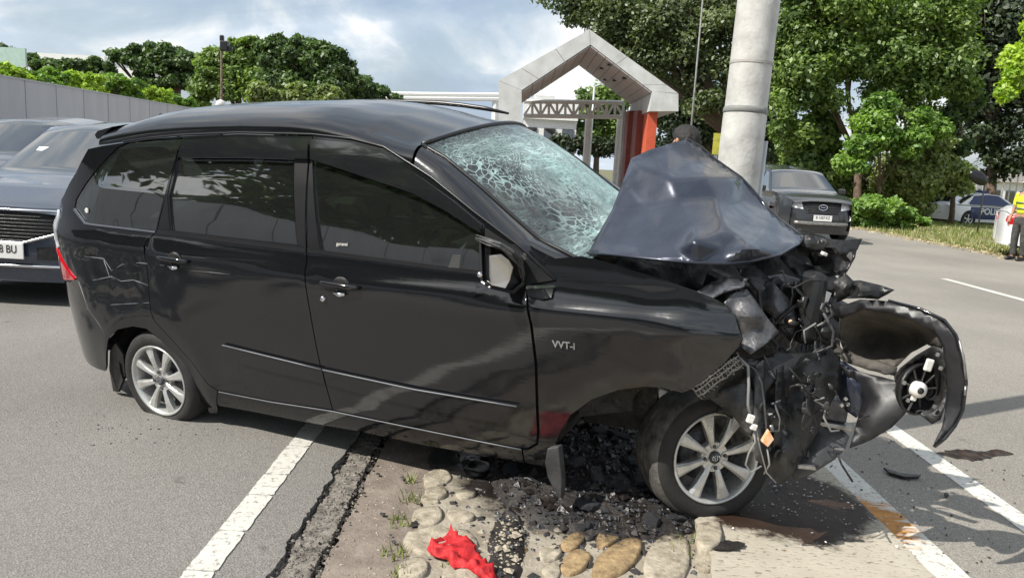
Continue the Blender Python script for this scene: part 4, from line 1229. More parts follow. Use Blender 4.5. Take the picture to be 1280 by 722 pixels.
# far side
def far(u, z): return Vector((-u, W0(-u, z), z))
mir = lambda P: [(-x, z) for x, z in P]
farpoly = SP([(226, 173), (300, 170), (391, 172), (478, 187), (538, 225), (592, 268), (645, 309), (690, 340), (740, 350), (760, 430), (775, 480)]) + SP(arch_f[::-1][4:]) + SP([(655, 576), (416, 540), (276, 510)]) + SP(arch_r[::-1]) + SP([(99, 452), (80, 400), (76, 350), (84, 262), (100, 225), (128, 184), (160, 179)])
panel(car, 'far_body_side', far, mir(farpoly), 'black_paint', [mir(inset(q_glass, -.004)), mir(r_win), mir(f_win)], res=.09)
for w in (q_glass, r_win, f_win): panel(car, 'far_window', far, mir(w), 'tinted_glass', res=.12, off=-.008, thick=.004)
# floor, firewall, wheel wells
m = MB(); m.box((.95, 0, .24), (2.5, 1.30, .10)); m.box((2.24, 0, .66), (.06, 1.24, .70)); m.box((-.55, 0, .42), (.28, 1.2, .22)); m.box((2.42, -.38, .55), (.34, .03, .66)); m.build('floor_pan', 'engine_dark', car)
def liner(cx, cz, mat, a0=-12):
    m = MB(); r = .335; n = 22; v = []; f = []
    for i in range(n + 1):
        a = math.radians(a0 + (192 - a0) * i / n)
        for y in (-.775, -.50, -.46):
            rr = r if y < -.48 else r * .3
            v.append(Vector((cx + rr * math.cos(a), y, cz + rr * math.sin(a))))
    for i in range(n):
        for j in range(2): f.append((i * 3 + j, i * 3 + j + 1, (i + 1) * 3 + j + 1, (i + 1) * 3 + j))
    m.add(v, f); m.build('wheel_arch_liner', mat, car, True)
liner(0, .30, 'engine_dark'); liner(2.60, .36, 'engine_dark', 55)
# seats, dashboard, steering wheel
def seat(x, y, back=-.12):
    m = MB(); m.box((x, y, .50), (.50, .50, .14)); s_ = m.build('seat', 'grey_plastic', car, bevel=.04)
    R = Matrix.Rotation(-.25, 3, 'Y')
    m = MB(); m.box((x - .26, y, .82), (.13, .48, .60), R); m.build('backrest', 'grey_plastic', s_, bevel=.05)
    m = MB(); m.box((x - .36, y, 1.22), (.09, .26, .19), R); m.build('headrest', 'grey_plastic', s_, bevel=.035)
for x, y in ((1.55, -.36), (1.55, .36), (.72, -.36), (.72, .36)): seat(x, y)
m = MB(); m.box((2.16, 0, .90), (.36, 1.24, .22)); m.box((2.02, -.36, 1.0), (.22, .36, .08)); m.build('dashboard', 'black_plastic', car, bevel=.05)
m = MB()
c = Vector((1.90, -.36, .98)); R = Matrix.Rotation(math.radians(68), 3, 'Y')
pts = [c + R @ Vector((.185 * math.cos(a), .185 * math.sin(a), 0)) for a in np.linspace(0, 2 * math.pi, 30)]
m.tube(pts, .014, 8, False); m.tube([c + R @ Vector((.18, 0, 0)), c + R @ Vector((-.18, 0, 0))], .013, 6); m.tube([c, c + R @ Vector((0, .18, 0))], .013, 6)
m.build('steering_wheel', 'black_plastic', car, True)

# ---- door mirror, torn loose
mm = MB()
hp = [PT(598, 298, 2.93), PT(606, 300, 2.86), (PT(629, 311, 2.83)), PT(646, 324, 2.86), PT(655, 338, 2.94), PT(656, 356, 2.97), PT(642, 368, 2.94), PT(612, 361, 2.85), PT(600, 353, 2.88)]
hp = [C3(p) for p in hp]
cen = sum(hp, Vector()) / len(hp); back = (CARI.to_3x3() @ Vector((.05, .16, .0)))
v = hp + [cen.lerp(p, .82) + back * .7 for p in hp] + [cen + back]
n = len(hp); f = [(i, (i + 1) % n, n + (i + 1) % n, n + i) for i in range(n)] + [(n + i, n + (i + 1) % n, 2 * n) for i in range(n)]
inner = [cen.lerp(p, .86) + Vector((0, -.002, 0)) for p in hp]
k = 2 * n + 1; v += inner; f += [(i, k + i, k + (i + 1) % n, (i + 1) % n) for i in range(n)]
inner2 = [p + back * .15 for p in inner]; k2 = k + n; v += inner2; f += [(k + i, k2 + i, k2 + (i + 1) % n, k + (i + 1) % n) for i in range(n)] + [tuple(k2 + i for i in range(n))]
mm.add(v, f); mir_h = mm.build('door_mirror', 'trim_black', car, False, bevel=.003)
gp = [C3(PT(*p)) for p in ((611.5, 319.5, 2.835), (626, 317.5, 2.845), (636, 325, 2.85), (641, 334, 2.86), (637, 350, 2.86), (631.5, 360, 2.85), (614, 356, 2.835), (611.5, 345, 2.83))]
m = MB(); m.prism(gp, back * .05); m.build('mirror_glass', 'mirror_glass', mir_h)
# the crumpled shell hanging over it
m = MB(); q = [C3(PT(*p)) for p in ((597, 297, 2.9), (612, 301, 2.84), (628, 307, 2.82), (642, 317, 2.83), (652, 330, 2.9), (656, 345, 2.93))]
for i in range(4):
    off_ = Vector((rnd.uniform(-.004, .004), -.006 - .004 * i, rnd.uniform(-.014, .014)))
    m.tube([p + off_ + Vector((rnd.uniform(-.005, .005), 0, rnd.uniform(-.008, .008))) for p in q], [.002, .005, .004, .006, .004, .002], 5)
m.build('broken_shell', 'grey_plastic', mir_h)
m = MB(); m.prism([C3(PT(*p)) for p in ((560, 334, 2.99), (566, 318, 2.985), (584, 302, 2.98), (576, 318, 2.98), (574, 335, 2.985))], (0, .003, 0)); m.build('reflection_sliver', 'clear_glass', fd)  # added sliver that stands in for a reflection in the window
m = MB(); m.lathe([(0, -.01), (.009, -.008), (.012, 0), (.009, .008)], 12, 'Y', center=C3(PT(600, 343, 2.85))); m.build('mirror_bolt', 'chrome', mir_h, True)

# ---- wheels
def wheel(name, M, flat_ang, tyre_mat, tyre_r=.275, tw=.185, squash=.06, inw=0.0):
    """rim face looks along -Y of the matrix M (car space)"""
    w_o = thing(name); w_o.parent = car; w_o.matrix_local = M
    # tyre: flattened where it rests, bulging there
    prof = [(.178, -.075), (.196, -.088), (.215, -.098), (.240, -.097), (tyre_r - .018, -.086), (tyre_r - .004, -.068), (tyre_r, -.04), (tyre_r, -.012), (tyre_r - .006, -.010), (tyre_r - .006, -.004), (tyre_r, -.002), (tyre_r, .028), (tyre_r - .006, .03), (tyre_r - .006, .036), (tyre_r, .038), (tyre_r - .002, .068), (tyre_r - .006, .07 + inw * .5), (tyre_r - .02, .085 + inw), (.215, .095 + inw), (.19, .085 + inw), (.178, .07)]
    v = []; f = []; n = 72; mprof = len(prof)
    for k in range(n):
        a = 2 * math.pi * k / n
        for r, h in prof:
            x, z = r * math.cos(a), r * math.sin(a)
            d = x * math.cos(flat_ang) + z * math.sin(flat_ang); lim = tyre_r - squash
            if d > lim and r > .2:
                ex = d - lim; x -= ex * math.cos(flat_ang); z -= ex * math.sin(flat_ang); h *= 1 + ex * 2.2
            v.append(Vector((x, h, z)))
    for k in range(n):
        k2 = (k + 1) % n
        for i in range(mprof):
            j = (i + 1) % mprof
            f.append((k * mprof + i, k2 * mprof + i, k2 * mprof + j, k * mprof + j))
    m = MB(); m.add(v, f); ty = m.build('tyre', 'rubber', w_o, True, auto=40)
    if tyre_mat != 'rubber':
        ty.data.materials.append(MATS[tyre_mat])
        for q in ty.data.polygons:
            if math.hypot(q.center.x, q.center.z) > tyre_r - .034 and q.center.y > -.085: q.material_index = 1
    m = MB(); m.lathe([(.196, -.088), (.197, -.094), (.190, -.096), (.182, -.088), (.176, -.070), (.170, -.02), (.166, .05), (.17, .08)], 56, 'Y'); m.build('rim', 'rim_alloy', w_o, True)
    m = MB(); m.lathe([(0, -.01), (.12, -.008), (.125, .02)], 32, 'Y'); m.lathe([(.12, .03), (.17, .03)], 32, 'Y'); m.build('brake_disc', 'dull_steel', w_o, True)
    for k in range(8):
        a = 2 * math.pi * (k + .35) / 8
        R = Matrix.Rotation(-a, 3, 'Y')
        v = []
        for r, hw, h, th in ((.040, .013, -.070, .03), (.075, .0135, -.078, .03), (.13, .020, -.082, .028), (.180, .030, -.080, .02)):
            v += [R @ Vector((r, h, -hw)), R @ Vector((r, h - .006, -hw * .55)), R @ Vector((r, h - .006, hw * .55)), R @ Vector((r, h, hw)), R @ Vector((r, h + th, hw * .9)), R @ Vector((r, h + th, -hw * .9))]
        f = []
        for i in range(3):
            for j in range(6): f.append((i * 6 + j, i * 6 + (j + 1) % 6, (i + 1) * 6 + (j + 1) % 6, (i + 1) * 6 + j))
        f += [tuple(range(6)), tuple(18 + j for j in range(5, -1, -1))]
        m = MB(); m.add(v, f); m.build('spoke', 'rim_alloy', w_o)
    m = MB(); m.lathe([(0, -.074), (.062, -.074), (.066, -.066), (.066, -.04)], 32, 'Y'); m.build('hub', 'rim_alloy', w_o, True, auto=30)
    m = MB(); m.lathe([(0, -.086), (.020, -.085), (.026, -.081), (.027, -.072)], 28, 'Y'); m.build('centre_cap', 'dull_steel', w_o, True)
    m = MB()
    for (ra, rb, tilt) in ((.018, .012, 0), (.006, .012, 0), (.013, .005, 0)):
        m.tube([Vector((ra * math.cos(a), -.0875, rb * math.sin(a) + (0.004 if ra == .013 else 0))) for a in np.linspace(0, 2 * math.pi, 20)], .0014, 5, False)
    m.build('cap_emblem', 'chrome', w_o)
    for k in range(4):
        a = math.pi / 2 * k + .12
        c = (.046 * math.cos(a), 0, .046 * math.sin(a))
        m = MB(); m.lathe([(.016, -.0765), (.0155, -.068), (.009, -.066)], 14, 'Y', center=c); m.build('nut_recess', 'engine_dark', w_o, True)
        m = MB(); m.lathe([(0, -.083), (.0075, -.083), (.009, -.078), (.009, -.064)], 6, 'Y', center=c); m.build('lug_nut', 'dull_steel', w_o)
    return w_o
Mr = Matrix.Translation((0.0, -.715, .275)); wheel('rear_wheel', Mr, -math.pi / 2, 'rubber', squash=.075)
fn = Vector((.27, -1, .07)).normalized()
fc = PT(895, 572, 3.05)
fy = -fn; fx = fy.cross(Vector((0, 0, 1))).normalized(); fz = fx.cross(fy)
Mw = Matrix((fx, fy, fz)).transposed().to_4x4(); Mw.translation = fc - fn * .085
wheel('front_wheel', CARI @ Mw, -math.pi / 2 + .15, 'dusty_rubber', tyre_r=.283, squash=.03, inw=.05)
# mud flap hanging off the rear arch edge of the fender
m = MB(); a = [C3(PT(*p)) for p in ((684, 560, 2.93), (698, 558, 2.92), (700, 580, 2.92), (702, 600, 2.92), (701, 623, 2.92), (692, 612, 2.93), (684, 595, 2.93), (681, 577, 2.93))]
m.prism(a, CARI.to_3x3() @ Vector((.02, .035, 0))); m.build('mud_flap', 'grey_plastic', car, bevel=.004)
m = MB(); a = [S(*sp(*p)) + Vector((0, .02, 0)) for p in ((132, 462), (133, 440), (140, 430), (150, 445), (152, 470), (143, 492), (137, 490))]
m.prism(a, (0, .02, 0)); m.build('mud_flap', 'black_plastic', car, bevel=.003)
# ------------------------------------------------------------------ the smashed front
def bary(p, a, b, c):
    d = (b[1] - c[1]) * (a[0] - c[0]) + (c[0] - b[0]) * (a[1] - c[1])
    if abs(d) < 1e-9: return None
    u = ((b[1] - c[1]) * (p[0] - c[0]) + (c[0] - b[0]) * (p[1] - c[1])) / d
    v = ((c[1] - a[1]) * (p[0] - c[0]) + (a[0] - c[0]) * (p[1] - c[1])) / d
    return u, v, 1 - u - v
def sheet(name, outline, inner, mat, parent=None, res=9, amp=.006, freq=14, smooth_it=2, thick=.004, seed=0, shade=True, worldspace=False, edge_amp=0.0, sharp=35):
    """crumpled sheet metal or plastic: outline and inner fold points are (px, py, distance)"""
    ctrl = [tuple(map(float, p)) for p in outline] + [tuple(map(float, p)) for p in inner]
    n0 = len(outline)
    r = delaunay_2d_cdt([Vector(p[:2]) for p in ctrl], [(i, (i + 1) % n0) for i in range(n0)], [], 0, 1e-6)
    cv = [tuple(v) for v in r[0]]; dep = []
    for i, v in enumerate(cv):
        k = min(range(len(ctrl)), key=lambda q: (ctrl[q][0] - v[0]) ** 2 + (ctrl[q][1] - v[1]) ** 2); dep.append(ctrl[k][2])
    tris = [tuple(f) for f in r[2]]
    poly = [p[:2] for p in ctrl[:n0]]
    V, T, B = tri2d(poly, [], res)
    Y = []
    for p in V:
        best = None
        for t in tris:
            b = bary(p, cv[t[0]], cv[t[1]], cv[t[2]])
            if b is None: continue
            m_ = min(b)
            if best is None or m_ > best[0]: best = (m_, b, t)
            if m_ >= -1e-6: break
        _, b, t = best
        Y.append(sum(b[i] * dep[t[i]] for i in range(3)))
    nbr = {i: set() for i in range(len(V))}
    for t in T:
        for i in range(3):
            nbr[t[i]].add(t[(i + 1) % 3]); nbr[t[i]].add(t[(i + 2) % 3])
    for _ in range(smooth_it):
        Y = [.5 * Y[i] + .5 * (sum(Y[j] for j in nbr[i]) / max(1, len(nbr[i]))) for i in range(len(V))]
    pos = []
    for (x, y), d in zip(V, Y):
        p = PT(x, y, d)
        nz = mnoise.noise(p * freq + Vector((seed * 7.3, 0, 0))); nz2 = mnoise.noise(p * freq * 2.7 + Vector((seed * 7.3, 3, 0)))
        rg = 1 - 2 * abs(mnoise.noise(p * freq * .6 + Vector((seed, 9, 2))))
        p = p + (p - Vector((0, 0, CAM_H))).normalized() * (amp * (nz + .5 * nz2 + .8 * rg))
        pos.append(p if worldspace else C3(p))
    F = []
    eye = Vector((0, 0, CAM_H)) if worldspace else C3((0, 0, CAM_H))
    for t in T:
        n = (pos[t[1]] - pos[t[0]]).cross(pos[t[2]] - pos[t[0]])
        F.append(t if n.dot(eye - pos[t[0]]) > 0 else tuple(reversed(t)))
    o = mk(name, pos, F, mat, parent if parent is not None else (None if worldspace else car), shade)
    if shade and sharp: o.data.set_sharp_from_angle(angle=math.radians(sharp))
    if thick:
        md = o.modifiers.new('solid', 'SOLIDIFY'); md.thickness = thick; md.offset = -1
    return o

# bonnet, folded up into a tent round the pole
hood_out = [(735, 316, 3.08), (748, 292, 3.18), (765, 262, 3.30), (778, 228, 3.42), (789, 198, 3.52), (812, 187, 3.55), (836, 180, 3.58), (858, 174, 3.60),
            (876, 184, 3.62), (893, 199, 3.62), (910, 211, 3.62), (926, 222, 3.60), (941, 238, 3.58), (957, 258, 3.52), (976, 276, 3.42), (993, 288, 3.30), (1004, 297, 3.18), (997, 306, 3.08),
            (975, 318, 2.95), (940, 326, 2.84), (905, 329, 2.78), (870, 328, 2.76), (830, 325, 2.80), (790, 321, 2.88), (762, 318, 2.97)]
hood_in = [(798, 208, 3.40), (836, 222, 3.25), (880, 221, 3.24), (917, 222, 3.42), (862, 199, 3.49), (812, 196, 3.51),
           (896, 246, 3.20), (908, 258, 3.20), (846, 250, 3.17), (805, 258, 3.26), (902, 272, 3.02), (865, 281, 2.94), (820, 293, 2.99), (775, 305, 3.03),
           (900, 291, 2.86), (868, 301, 2.74), (925, 296, 2.90), (957, 287, 3.12), (930, 252, 3.46), (945, 274, 3.26), (935, 309, 2.76), (905, 313, 2.82), (975, 303, 3.06), (845, 313, 2.84), (800, 312, 2.93)]
hood = sheet('bonnet', hood_out, hood_in, 'hood_metal', res=5, amp=.0022, freq=7, smooth_it=1, thick=.006, seed=2, sharp=45)
# rim fold round the bonnet edge
m = MB(); m.tube([C3(PT(x, y, d + .004)) for x, y, d in hood_out[7:17]], .008, 6); m.build('bonnet_hem', 'black_paint', hood, True)
m = MB(); m.tube([C3(PT(x, y, d)) for x, y, d in hood_out[16:] + hood_out[:1]], .006, 6); m.build('bonnet_hem', 'hood_metal', hood, True)
# glass edge, cowl between bonnet and glass
sheet('cowl_panel', [(728, 316, 3.12), (745, 296, 3.2), (770, 262, 3.36), (790, 215, 3.6), (800, 230, 3.7), (790, 300, 3.4), (770, 330, 3.2)], [], 'black_plastic', res=12, amp=.01, seed=3)

# dark engine bay: back wall, block, everything behind the broken front
sheet('bulkhead', [(732, 318, 3.16), (800, 300, 3.5), (900, 290, 3.6), (1000, 285, 3.55), (1040, 300, 3.5), (1052, 350, 3.45), (1050, 420, 3.4), (1052, 500, 3.3), (1040, 560, 3.2), (1000, 585, 3.15), (940, 600, 3.2), (900, 560, 3.3), (860, 480, 3.3), (870, 400, 3.3), (800, 345, 3.2)],
      [(950, 400, 3.45), (980, 480, 3.4)], 'engine_dark', res=16, amp=.03, freq=9, seed=4)
def pbox(name, px, py, Y, sz, mat, rot=(0, 0, 0), parent=None, bevel=.008, taper=1.0):
    R = (CARI.to_3x3() @ Matrix.Rotation(rot[2], 3, 'Z') @ Matrix.Rotation(rot[1], 3, 'Y') @ Matrix.Rotation(rot[0], 3, 'X'))
    m = MB(); m.box(C3(PT(px, py, Y)), sz, R, taper); return m.build(name, mat, parent or car, bevel=bevel)
def ptube(name, pts, rad, mat, parent=None, n=8):
    m = MB(); m.tube([C3(PT(*p)) for p in pts], rad, n); return m.build(name, mat, parent or car, True)
eng = pbox('engine_block', 935, 395, 3.28, (.34, .34, .30), 'engine_dark', (.1, .2, .3), bevel=.03)
pbox('air_box', 1010, 383, 3.02, (.10, .14, .29), 'black_plastic', (0, .12, .2), bevel=.03, taper=.75)
pbox('battery', 975, 372, 3.14, (.16, .14, .16), 'black_plastic', (.1, -.1, .5), bevel=.01)
sheet('strut_tower', [(922, 336, 3.1), (945, 332, 3.1), (962, 348, 3.05), (985, 372, 3.0), (1000, 400, 3.0), (1003, 428, 3.0), (985, 424, 2.98), (970, 400, 2.98), (948, 380, 3.02)], [(965, 378, 2.96), (985, 400, 2.95)], 'dull_steel', res=7, amp=.012, freq=18, seed=5)
m = MB(); m.lathe([(0, -.02), (.016, -.018), (.020, -.006), (.020, .01)], 18, 'Y', center=C3(PT(987, 401, 2.92))); m.build('filler_cap', 'engine_dark', car, True)
m = MB(); m.lathe([(0, -.006), (.007, -.004), (.008, .004)], 12, 'Y', center=C3(PT(988, 402, 2.89))); m.build('cap_tab', 'amber', car, True)
# crushed upper cross member and black lamp brackets behind, to the right
sheet('radiator_support', [(985, 298, 3.22), (1010, 292, 3.22), (1040, 300, 3.2), (1075, 300, 3.15), (1068, 322, 3.12), (1055, 345, 3.1), (1062, 362, 3.1), (1040, 372, 3.1), (1012, 352, 3.1), (992, 340, 3.12), (975, 322, 3.2)], [(1030, 320, 3.08), (1050, 330, 3.2), (1015, 330, 3.2)], 'black_plastic', res=7, amp=.022, freq=16, seed=6, sharp=25)
sheet('support_bracket', [(1005, 300, 3.1), (1030, 298, 3.08), (1055, 300, 3.1), (1078, 298, 3.12), (1072, 312, 3.08), (1050, 318, 3.05), (1028, 316, 3.1), (1010, 314, 3.1)], [(1040, 306, 3.02)], 'engine_dark', res=5, amp=.014, freq=22, seed=16, sharp=20)
sheet('splinter', [(1040, 372, 3.0), (1050, 352, 3.02), (1075, 350, 3.0), (1100, 356, 2.95), (1118, 362, 2.9), (1098, 374, 2.92), (1070, 372, 2.95)], [(1080, 362, 2.92), (1060, 362, 3.04)], 'black_plastic', res=6, amp=.010, freq=20, seed=7, sharp=20)
sheet('splinter', [(1046, 378, 3.0), (1042, 352, 3.0), (1056, 340, 3.0), (1068, 352, 2.98), (1060, 372, 2.98)], [(1056, 358, 2.95)], 'engine_dark', res=6, amp=.012, freq=20, seed=8)
pbox('relay', 1030, 317, 3.0, (.02, .02, .012), 'white_plastic', (.2, .3, .2), bevel=.002)
pbox('relay', 1032, 371, 3.0, (.028, .02, .045), 'white_plastic', (.0, .3, .2), bevel=.003)
pbox('relay', 1034, 385, 3.0, (.022, .02, .030), 'white_plastic', (.0, -.2, .2), bevel=.003)
# strip of bare metal and the torn triangle of inner wing
sheet('wing_rail', [(868, 366, 2.84), (890, 352, 2.88), (915, 346, 2.92), (935, 348, 2.94), (930, 358, 2.9), (905, 366, 2.86), (885, 376, 2.82)], [(900, 358, 2.84)], 'bare_steel', res=5, amp=.009, freq=26, seed=9, sharp=20)
sheet('torn_wing', [(905, 378, 2.80), (918, 366, 2.84), (934, 361, 2.86), (946, 377, 2.82), (960, 398, 2.80), (974, 415, 2.80), (957, 430, 2.76), (938, 443, 2.74), (926, 432, 2.77), (929, 423, 2.79), (922, 400, 2.79)], [(936, 395, 2.74), (945, 410, 2.80)], 'dull_steel', res=6, amp=.006, freq=14, seed=10, sharp=25)
# struts, brackets and broken bits filling the bay
r4 = random.Random(44)
for i in range(26):
    px = r4.uniform(905, 1050); py = r4.uniform(335, 560); Y = r4.uniform(2.98, 3.2)
    if py < 350 and px < 960: continue
    s = r4.uniform(.03, .085)
    o = sheet('broken_bracket', [(px + s * 260 * math.cos(a) * r4.uniform(.4, 1.1), py + s * 260 * math.sin(a) * r4.uniform(.4, 1.1), Y + r4.uniform(-.05, .05)) for a in np.linspace(0, 2 * math.pi, 8)[:-1]], [(px, py, Y - r4.uniform(.0, .06))], r4.choice(('engine_dark', 'black_plastic', 'engine_dark', 'black_plastic', 'grey_plastic', 'dull_steel')), res=8, amp=.010, freq=22, seed=20 + i, sharp=20)
for i in range(9):
    a = (r4.uniform(930, 1040), r4.uniform(350, 480)); q = [(a[0], a[1], r4.uniform(2.9, 3.0))]
    for _ in range(4): q.append((q[-1][0] + r4.uniform(-25, 25), q[-1][1] + r4.uniform(5, 30), q[-1][2] + r4.uniform(-.04, .03)))
    ptube('hose', q, r4.choice((.006, .009, .013)), r4.choice(('engine_dark', 'black_plastic', 'grey_plastic')))
for i in range(70):   # small torn scraps, clips and bent brackets
    px = r4.uniform(905, 1062); py = r4.uniform(325, 590); Y = r4.uniform(2.86, 3.08) if py < 450 else r4.uniform(2.62, 2.84)
    if py < 345 and px < 970: continue
    if py > 440 and px < 950: continue
    if px > 1045 and py > 372: continue
    s = r4.uniform(.010, .030); a0 = r4.uniform(0, 6.28); el = r4.uniform(.25, 1)
    pts = []
    for a in np.linspace(0, 2 * math.pi, r4.choice((5, 6, 7)))[:-1]:
        ux, uy = math.cos(a) * s * 300 * r4.uniform(.5, 1.1), math.sin(a) * s * 300 * el * r4.uniform(.5, 1.1)
        pts.append((px + ux * math.cos(a0) - uy * math.sin(a0), py + ux * math.sin(a0) + uy * math.cos(a0), Y + r4.uniform(-.02, .02)))
    if abs(area2(pts)) < 8: continue
    sheet('torn_scrap', pts, [(px, py, Y - r4.uniform(0, .03))], r4.choice(('engine_dark', 'black_plastic', 'engine_dark', 'grey_plastic', 'dull_steel', 'trim_black', 'bare_steel' if i % 5 == 0 else 'black_plastic')), res=5, amp=.006, freq=30, seed=120 + i, sharp=15, thick=.003)
for i in range(22):
    a = (r4.uniform(915, 1045), r4.uniform(335, 520)); Y = 2.84 if a[1] < 440 else 2.68; q = [(a[0], a[1], Y + r4.uniform(0, .1))]
    for _ in range(5): q.append((q[-1][0] + r4.uniform(-16, 16), q[-1][1] + r4.uniform(-4, 18), q[-1][2] + r4.uniform(-.02, .02)))
    ptube('cable', q, r4.choice((.002, .003, .004)), r4.choice(('engine_dark', 'black_plastic', 'grey_plastic', 'wire_grey', 'trim_black')), n=5)
for i in range(7):     # bent cooling fins of the radiator
    x = 1003 + i * 5
    ptube('radiator_fin', [(x, 430, 3.02), (x + r4.uniform(-4, 4), 455, 3.0), (x + r4.uniform(-5, 5), 480, 2.98), (x + r4.uniform(-5, 5), 502, 2.98)], .004, 'dull_steel', n=4)
# crushed honeycomb of the headlamp and intake at the wheel arch
m = MB()
L0 = (868, 489); L1 = (925, 449)
for i in range(15):
    t = i / 14; x = L0[0] + (L1[0] - L0[0]) * t; y = L0[1] + (L1[1] - L0[1]) * t
    for k in range(3):
        dx, dy = 3.2 * (k - 1), 4.5 * (k - 1)
        m.tube([C3(PT(x + dx + r4.uniform(-2, 2), y + dy, 2.73 + r4.uniform(-.01, .01))), C3(PT(x + dx + 5 + r4.uniform(-2, 2), y + dy + 2 + r4.uniform(-4, 4), 2.725))], .0017, 4)
    m.tube([C3(PT(x - 4, y - 8 + r4.uniform(-2, 2), 2.74)), C3(PT(x + 5, y + 7 + r4.uniform(-2, 2), 2.725))], .0022, 4)
for k in range(3): m.tube([C3(PT(L0[0] + 2 * k + (L1[0] - L0[0]) * t + r4.uniform(-1.5, 1.5), L0[1] - 6 + 6 * k + (L1[1] - L0[1]) * t + r4.uniform(-1.5, 1.5), 2.73)) for t in np.linspace(0, 1, 9)], .0028, 4)
m.build('crushed_mesh', 'bare_steel', car)
sheet('mesh_backing', [(862, 488, 2.78), (905, 455, 2.78), (930, 445, 2.78), (934, 470, 2.8), (905, 495, 2.8), (880, 500, 2.8)], [], 'engine_dark', res=10, amp=.01, seed=11)
# folded wheel-arch liner, hanging plastic and wiring
sheet('arch_liner', [(886, 497, 2.82), (905, 486, 2.78), (930, 478, 2.76), (944, 490, 2.74), (946, 520, 2.72), (940, 545, 2.72), (928, 535, 2.74), (915, 518, 2.76), (898, 506, 2.8)], [(922, 505, 2.72)], 'grey_plastic', res=6, amp=.012, freq=14, seed=12, sharp=30)
sheet('arch_liner', [(930, 455, 2.82), (970, 440, 2.85), (1010, 440, 2.88), (1050, 445, 2.9), (1052, 480, 2.86), (1030, 520, 2.82), (1010, 560, 2.78), (985, 600, 2.72), (968, 606, 2.70), (955, 590, 2.70), (950, 550, 2.72), (944, 500, 2.76)],
      [(975, 470, 2.74), (1000, 480, 2.84), (968, 520, 2.66), (990, 530, 2.74), (978, 570, 2.66), (1020, 470, 2.84), (960, 560, 2.72), (984, 500, 2.78)], 'black_plastic', res=6, amp=.016, freq=10, smooth_it=1, seed=13, sharp=28)
for i in (0, 2, 5):   # upright ribs of crumpled plastic
    x = 945 + i * 13
    sheet('plastic_rib', [(x, 455 + 3 * i, 2.74), (x + 9, 450 + 3 * i, 2.78), (x + 13 - i, 520, 2.74), (x + 8 - i * 2, 580 - 8 * i, 2.70), (x - i * 2, 575 - 8 * i, 2.66), (x - 2, 510, 2.70)], [], r4.choice(('black_plastic', 'engine_dark', 'grey_plastic')), res=8, amp=.010, freq=12, seed=60 + i, sharp=30)
ptube('wiring', [(925, 448, 2.70), (935, 458, 2.68), (936, 480, 2.67), (935, 505, 2.66), (938, 520, 2.66)], .0055, 'wire_grey')
ptube('wiring', [(930, 452, 2.70), (944, 462, 2.68), (952, 478, 2.67), (955, 500, 2.66), (958, 535, 2.65), (960, 552, 2.65)], .004, 'grey_plastic')
ptube('wiring', [(942, 536, 2.655), (944, 552, 2.65), (936, 566, 2.65), (932, 580, 2.66), (938, 590, 2.66), (952, 582, 2.66)], .0035, 'wire_grey')
ptube('wiring', [(945, 535, 2.655), (950, 560, 2.65), (958, 590, 2.65), (970, 603, 2.65)], .003, 'bare_steel')
ptube('wiring', [(959, 560, 2.65), (962, 580, 2.65), (955, 592, 2.66)], .003, 'wire_grey')
c1 = pbox('wire_connector', 938, 523, 2.645, (.024, .018, .030), 'white_plastic', (0, .25, 0), bevel=.003)
c2 = pbox('wire_connector', 942, 533, 2.645, (.022, .018, .022), 'white_plastic', (0, .25, 0), bevel=.003)
m = MB(); m.prism([C3(PT(*p)) for p in ((961, 537, 2.63), (968, 549, 2.63), (960, 559, 2.63), (952, 552, 2.63))], CARI.to_3x3() @ Vector((0, .02, 0))); m.build('indicator_lens', 'amber', car, bevel=.003)
# undertray pieces and chassis leg below the bumper
sheet('undertray', [(985, 590, 2.80), (1004, 560, 2.85), (1020, 530, 2.92), (1045, 528, 2.95), (1062, 545, 2.9), (1056, 562, 2.84), (1042, 575, 2.8), (1015, 592, 2.78), (995, 600, 2.78)], [(1030, 550, 2.84), (1015, 575, 2.78)], 'grey_plastic', res=7, amp=.009, freq=12, seed=14, sharp=30)
pbox('chassis_leg', 1034, 508, 2.98, (.14, .10, .085), 'dull_steel', (0, .05, -.2), bevel=.006)
pbox('chassis_leg', 1030, 528, 2.94, (.20, .06, .02), 'bare_steel', (0, .05, -.2), bevel=.004)
pbox('bumper_clip', 1008, 583, 2.72, (.07, .02, .014), 'bare_steel', (0, .05, 0), bevel=.003)
pbox('bumper_clip', 1048, 560, 2.80, (.04, .02, .010), 'bare_steel', (0, .05, 0), bevel=.003)
for x, y in ((1057, 498), (1067, 497), (1060, 505), (1052, 506)): pbox('broken_clip', x, y, 2.9, (.014, .01, .013), 'white_plastic', (0, r4.uniform(-1, 1), 0), bevel=.002)
ptube('trailing_rod', [(1046, 566, 2.80), (1052, 580, 2.78), (1066, 602, 2.74)], .004, 'engine_dark')

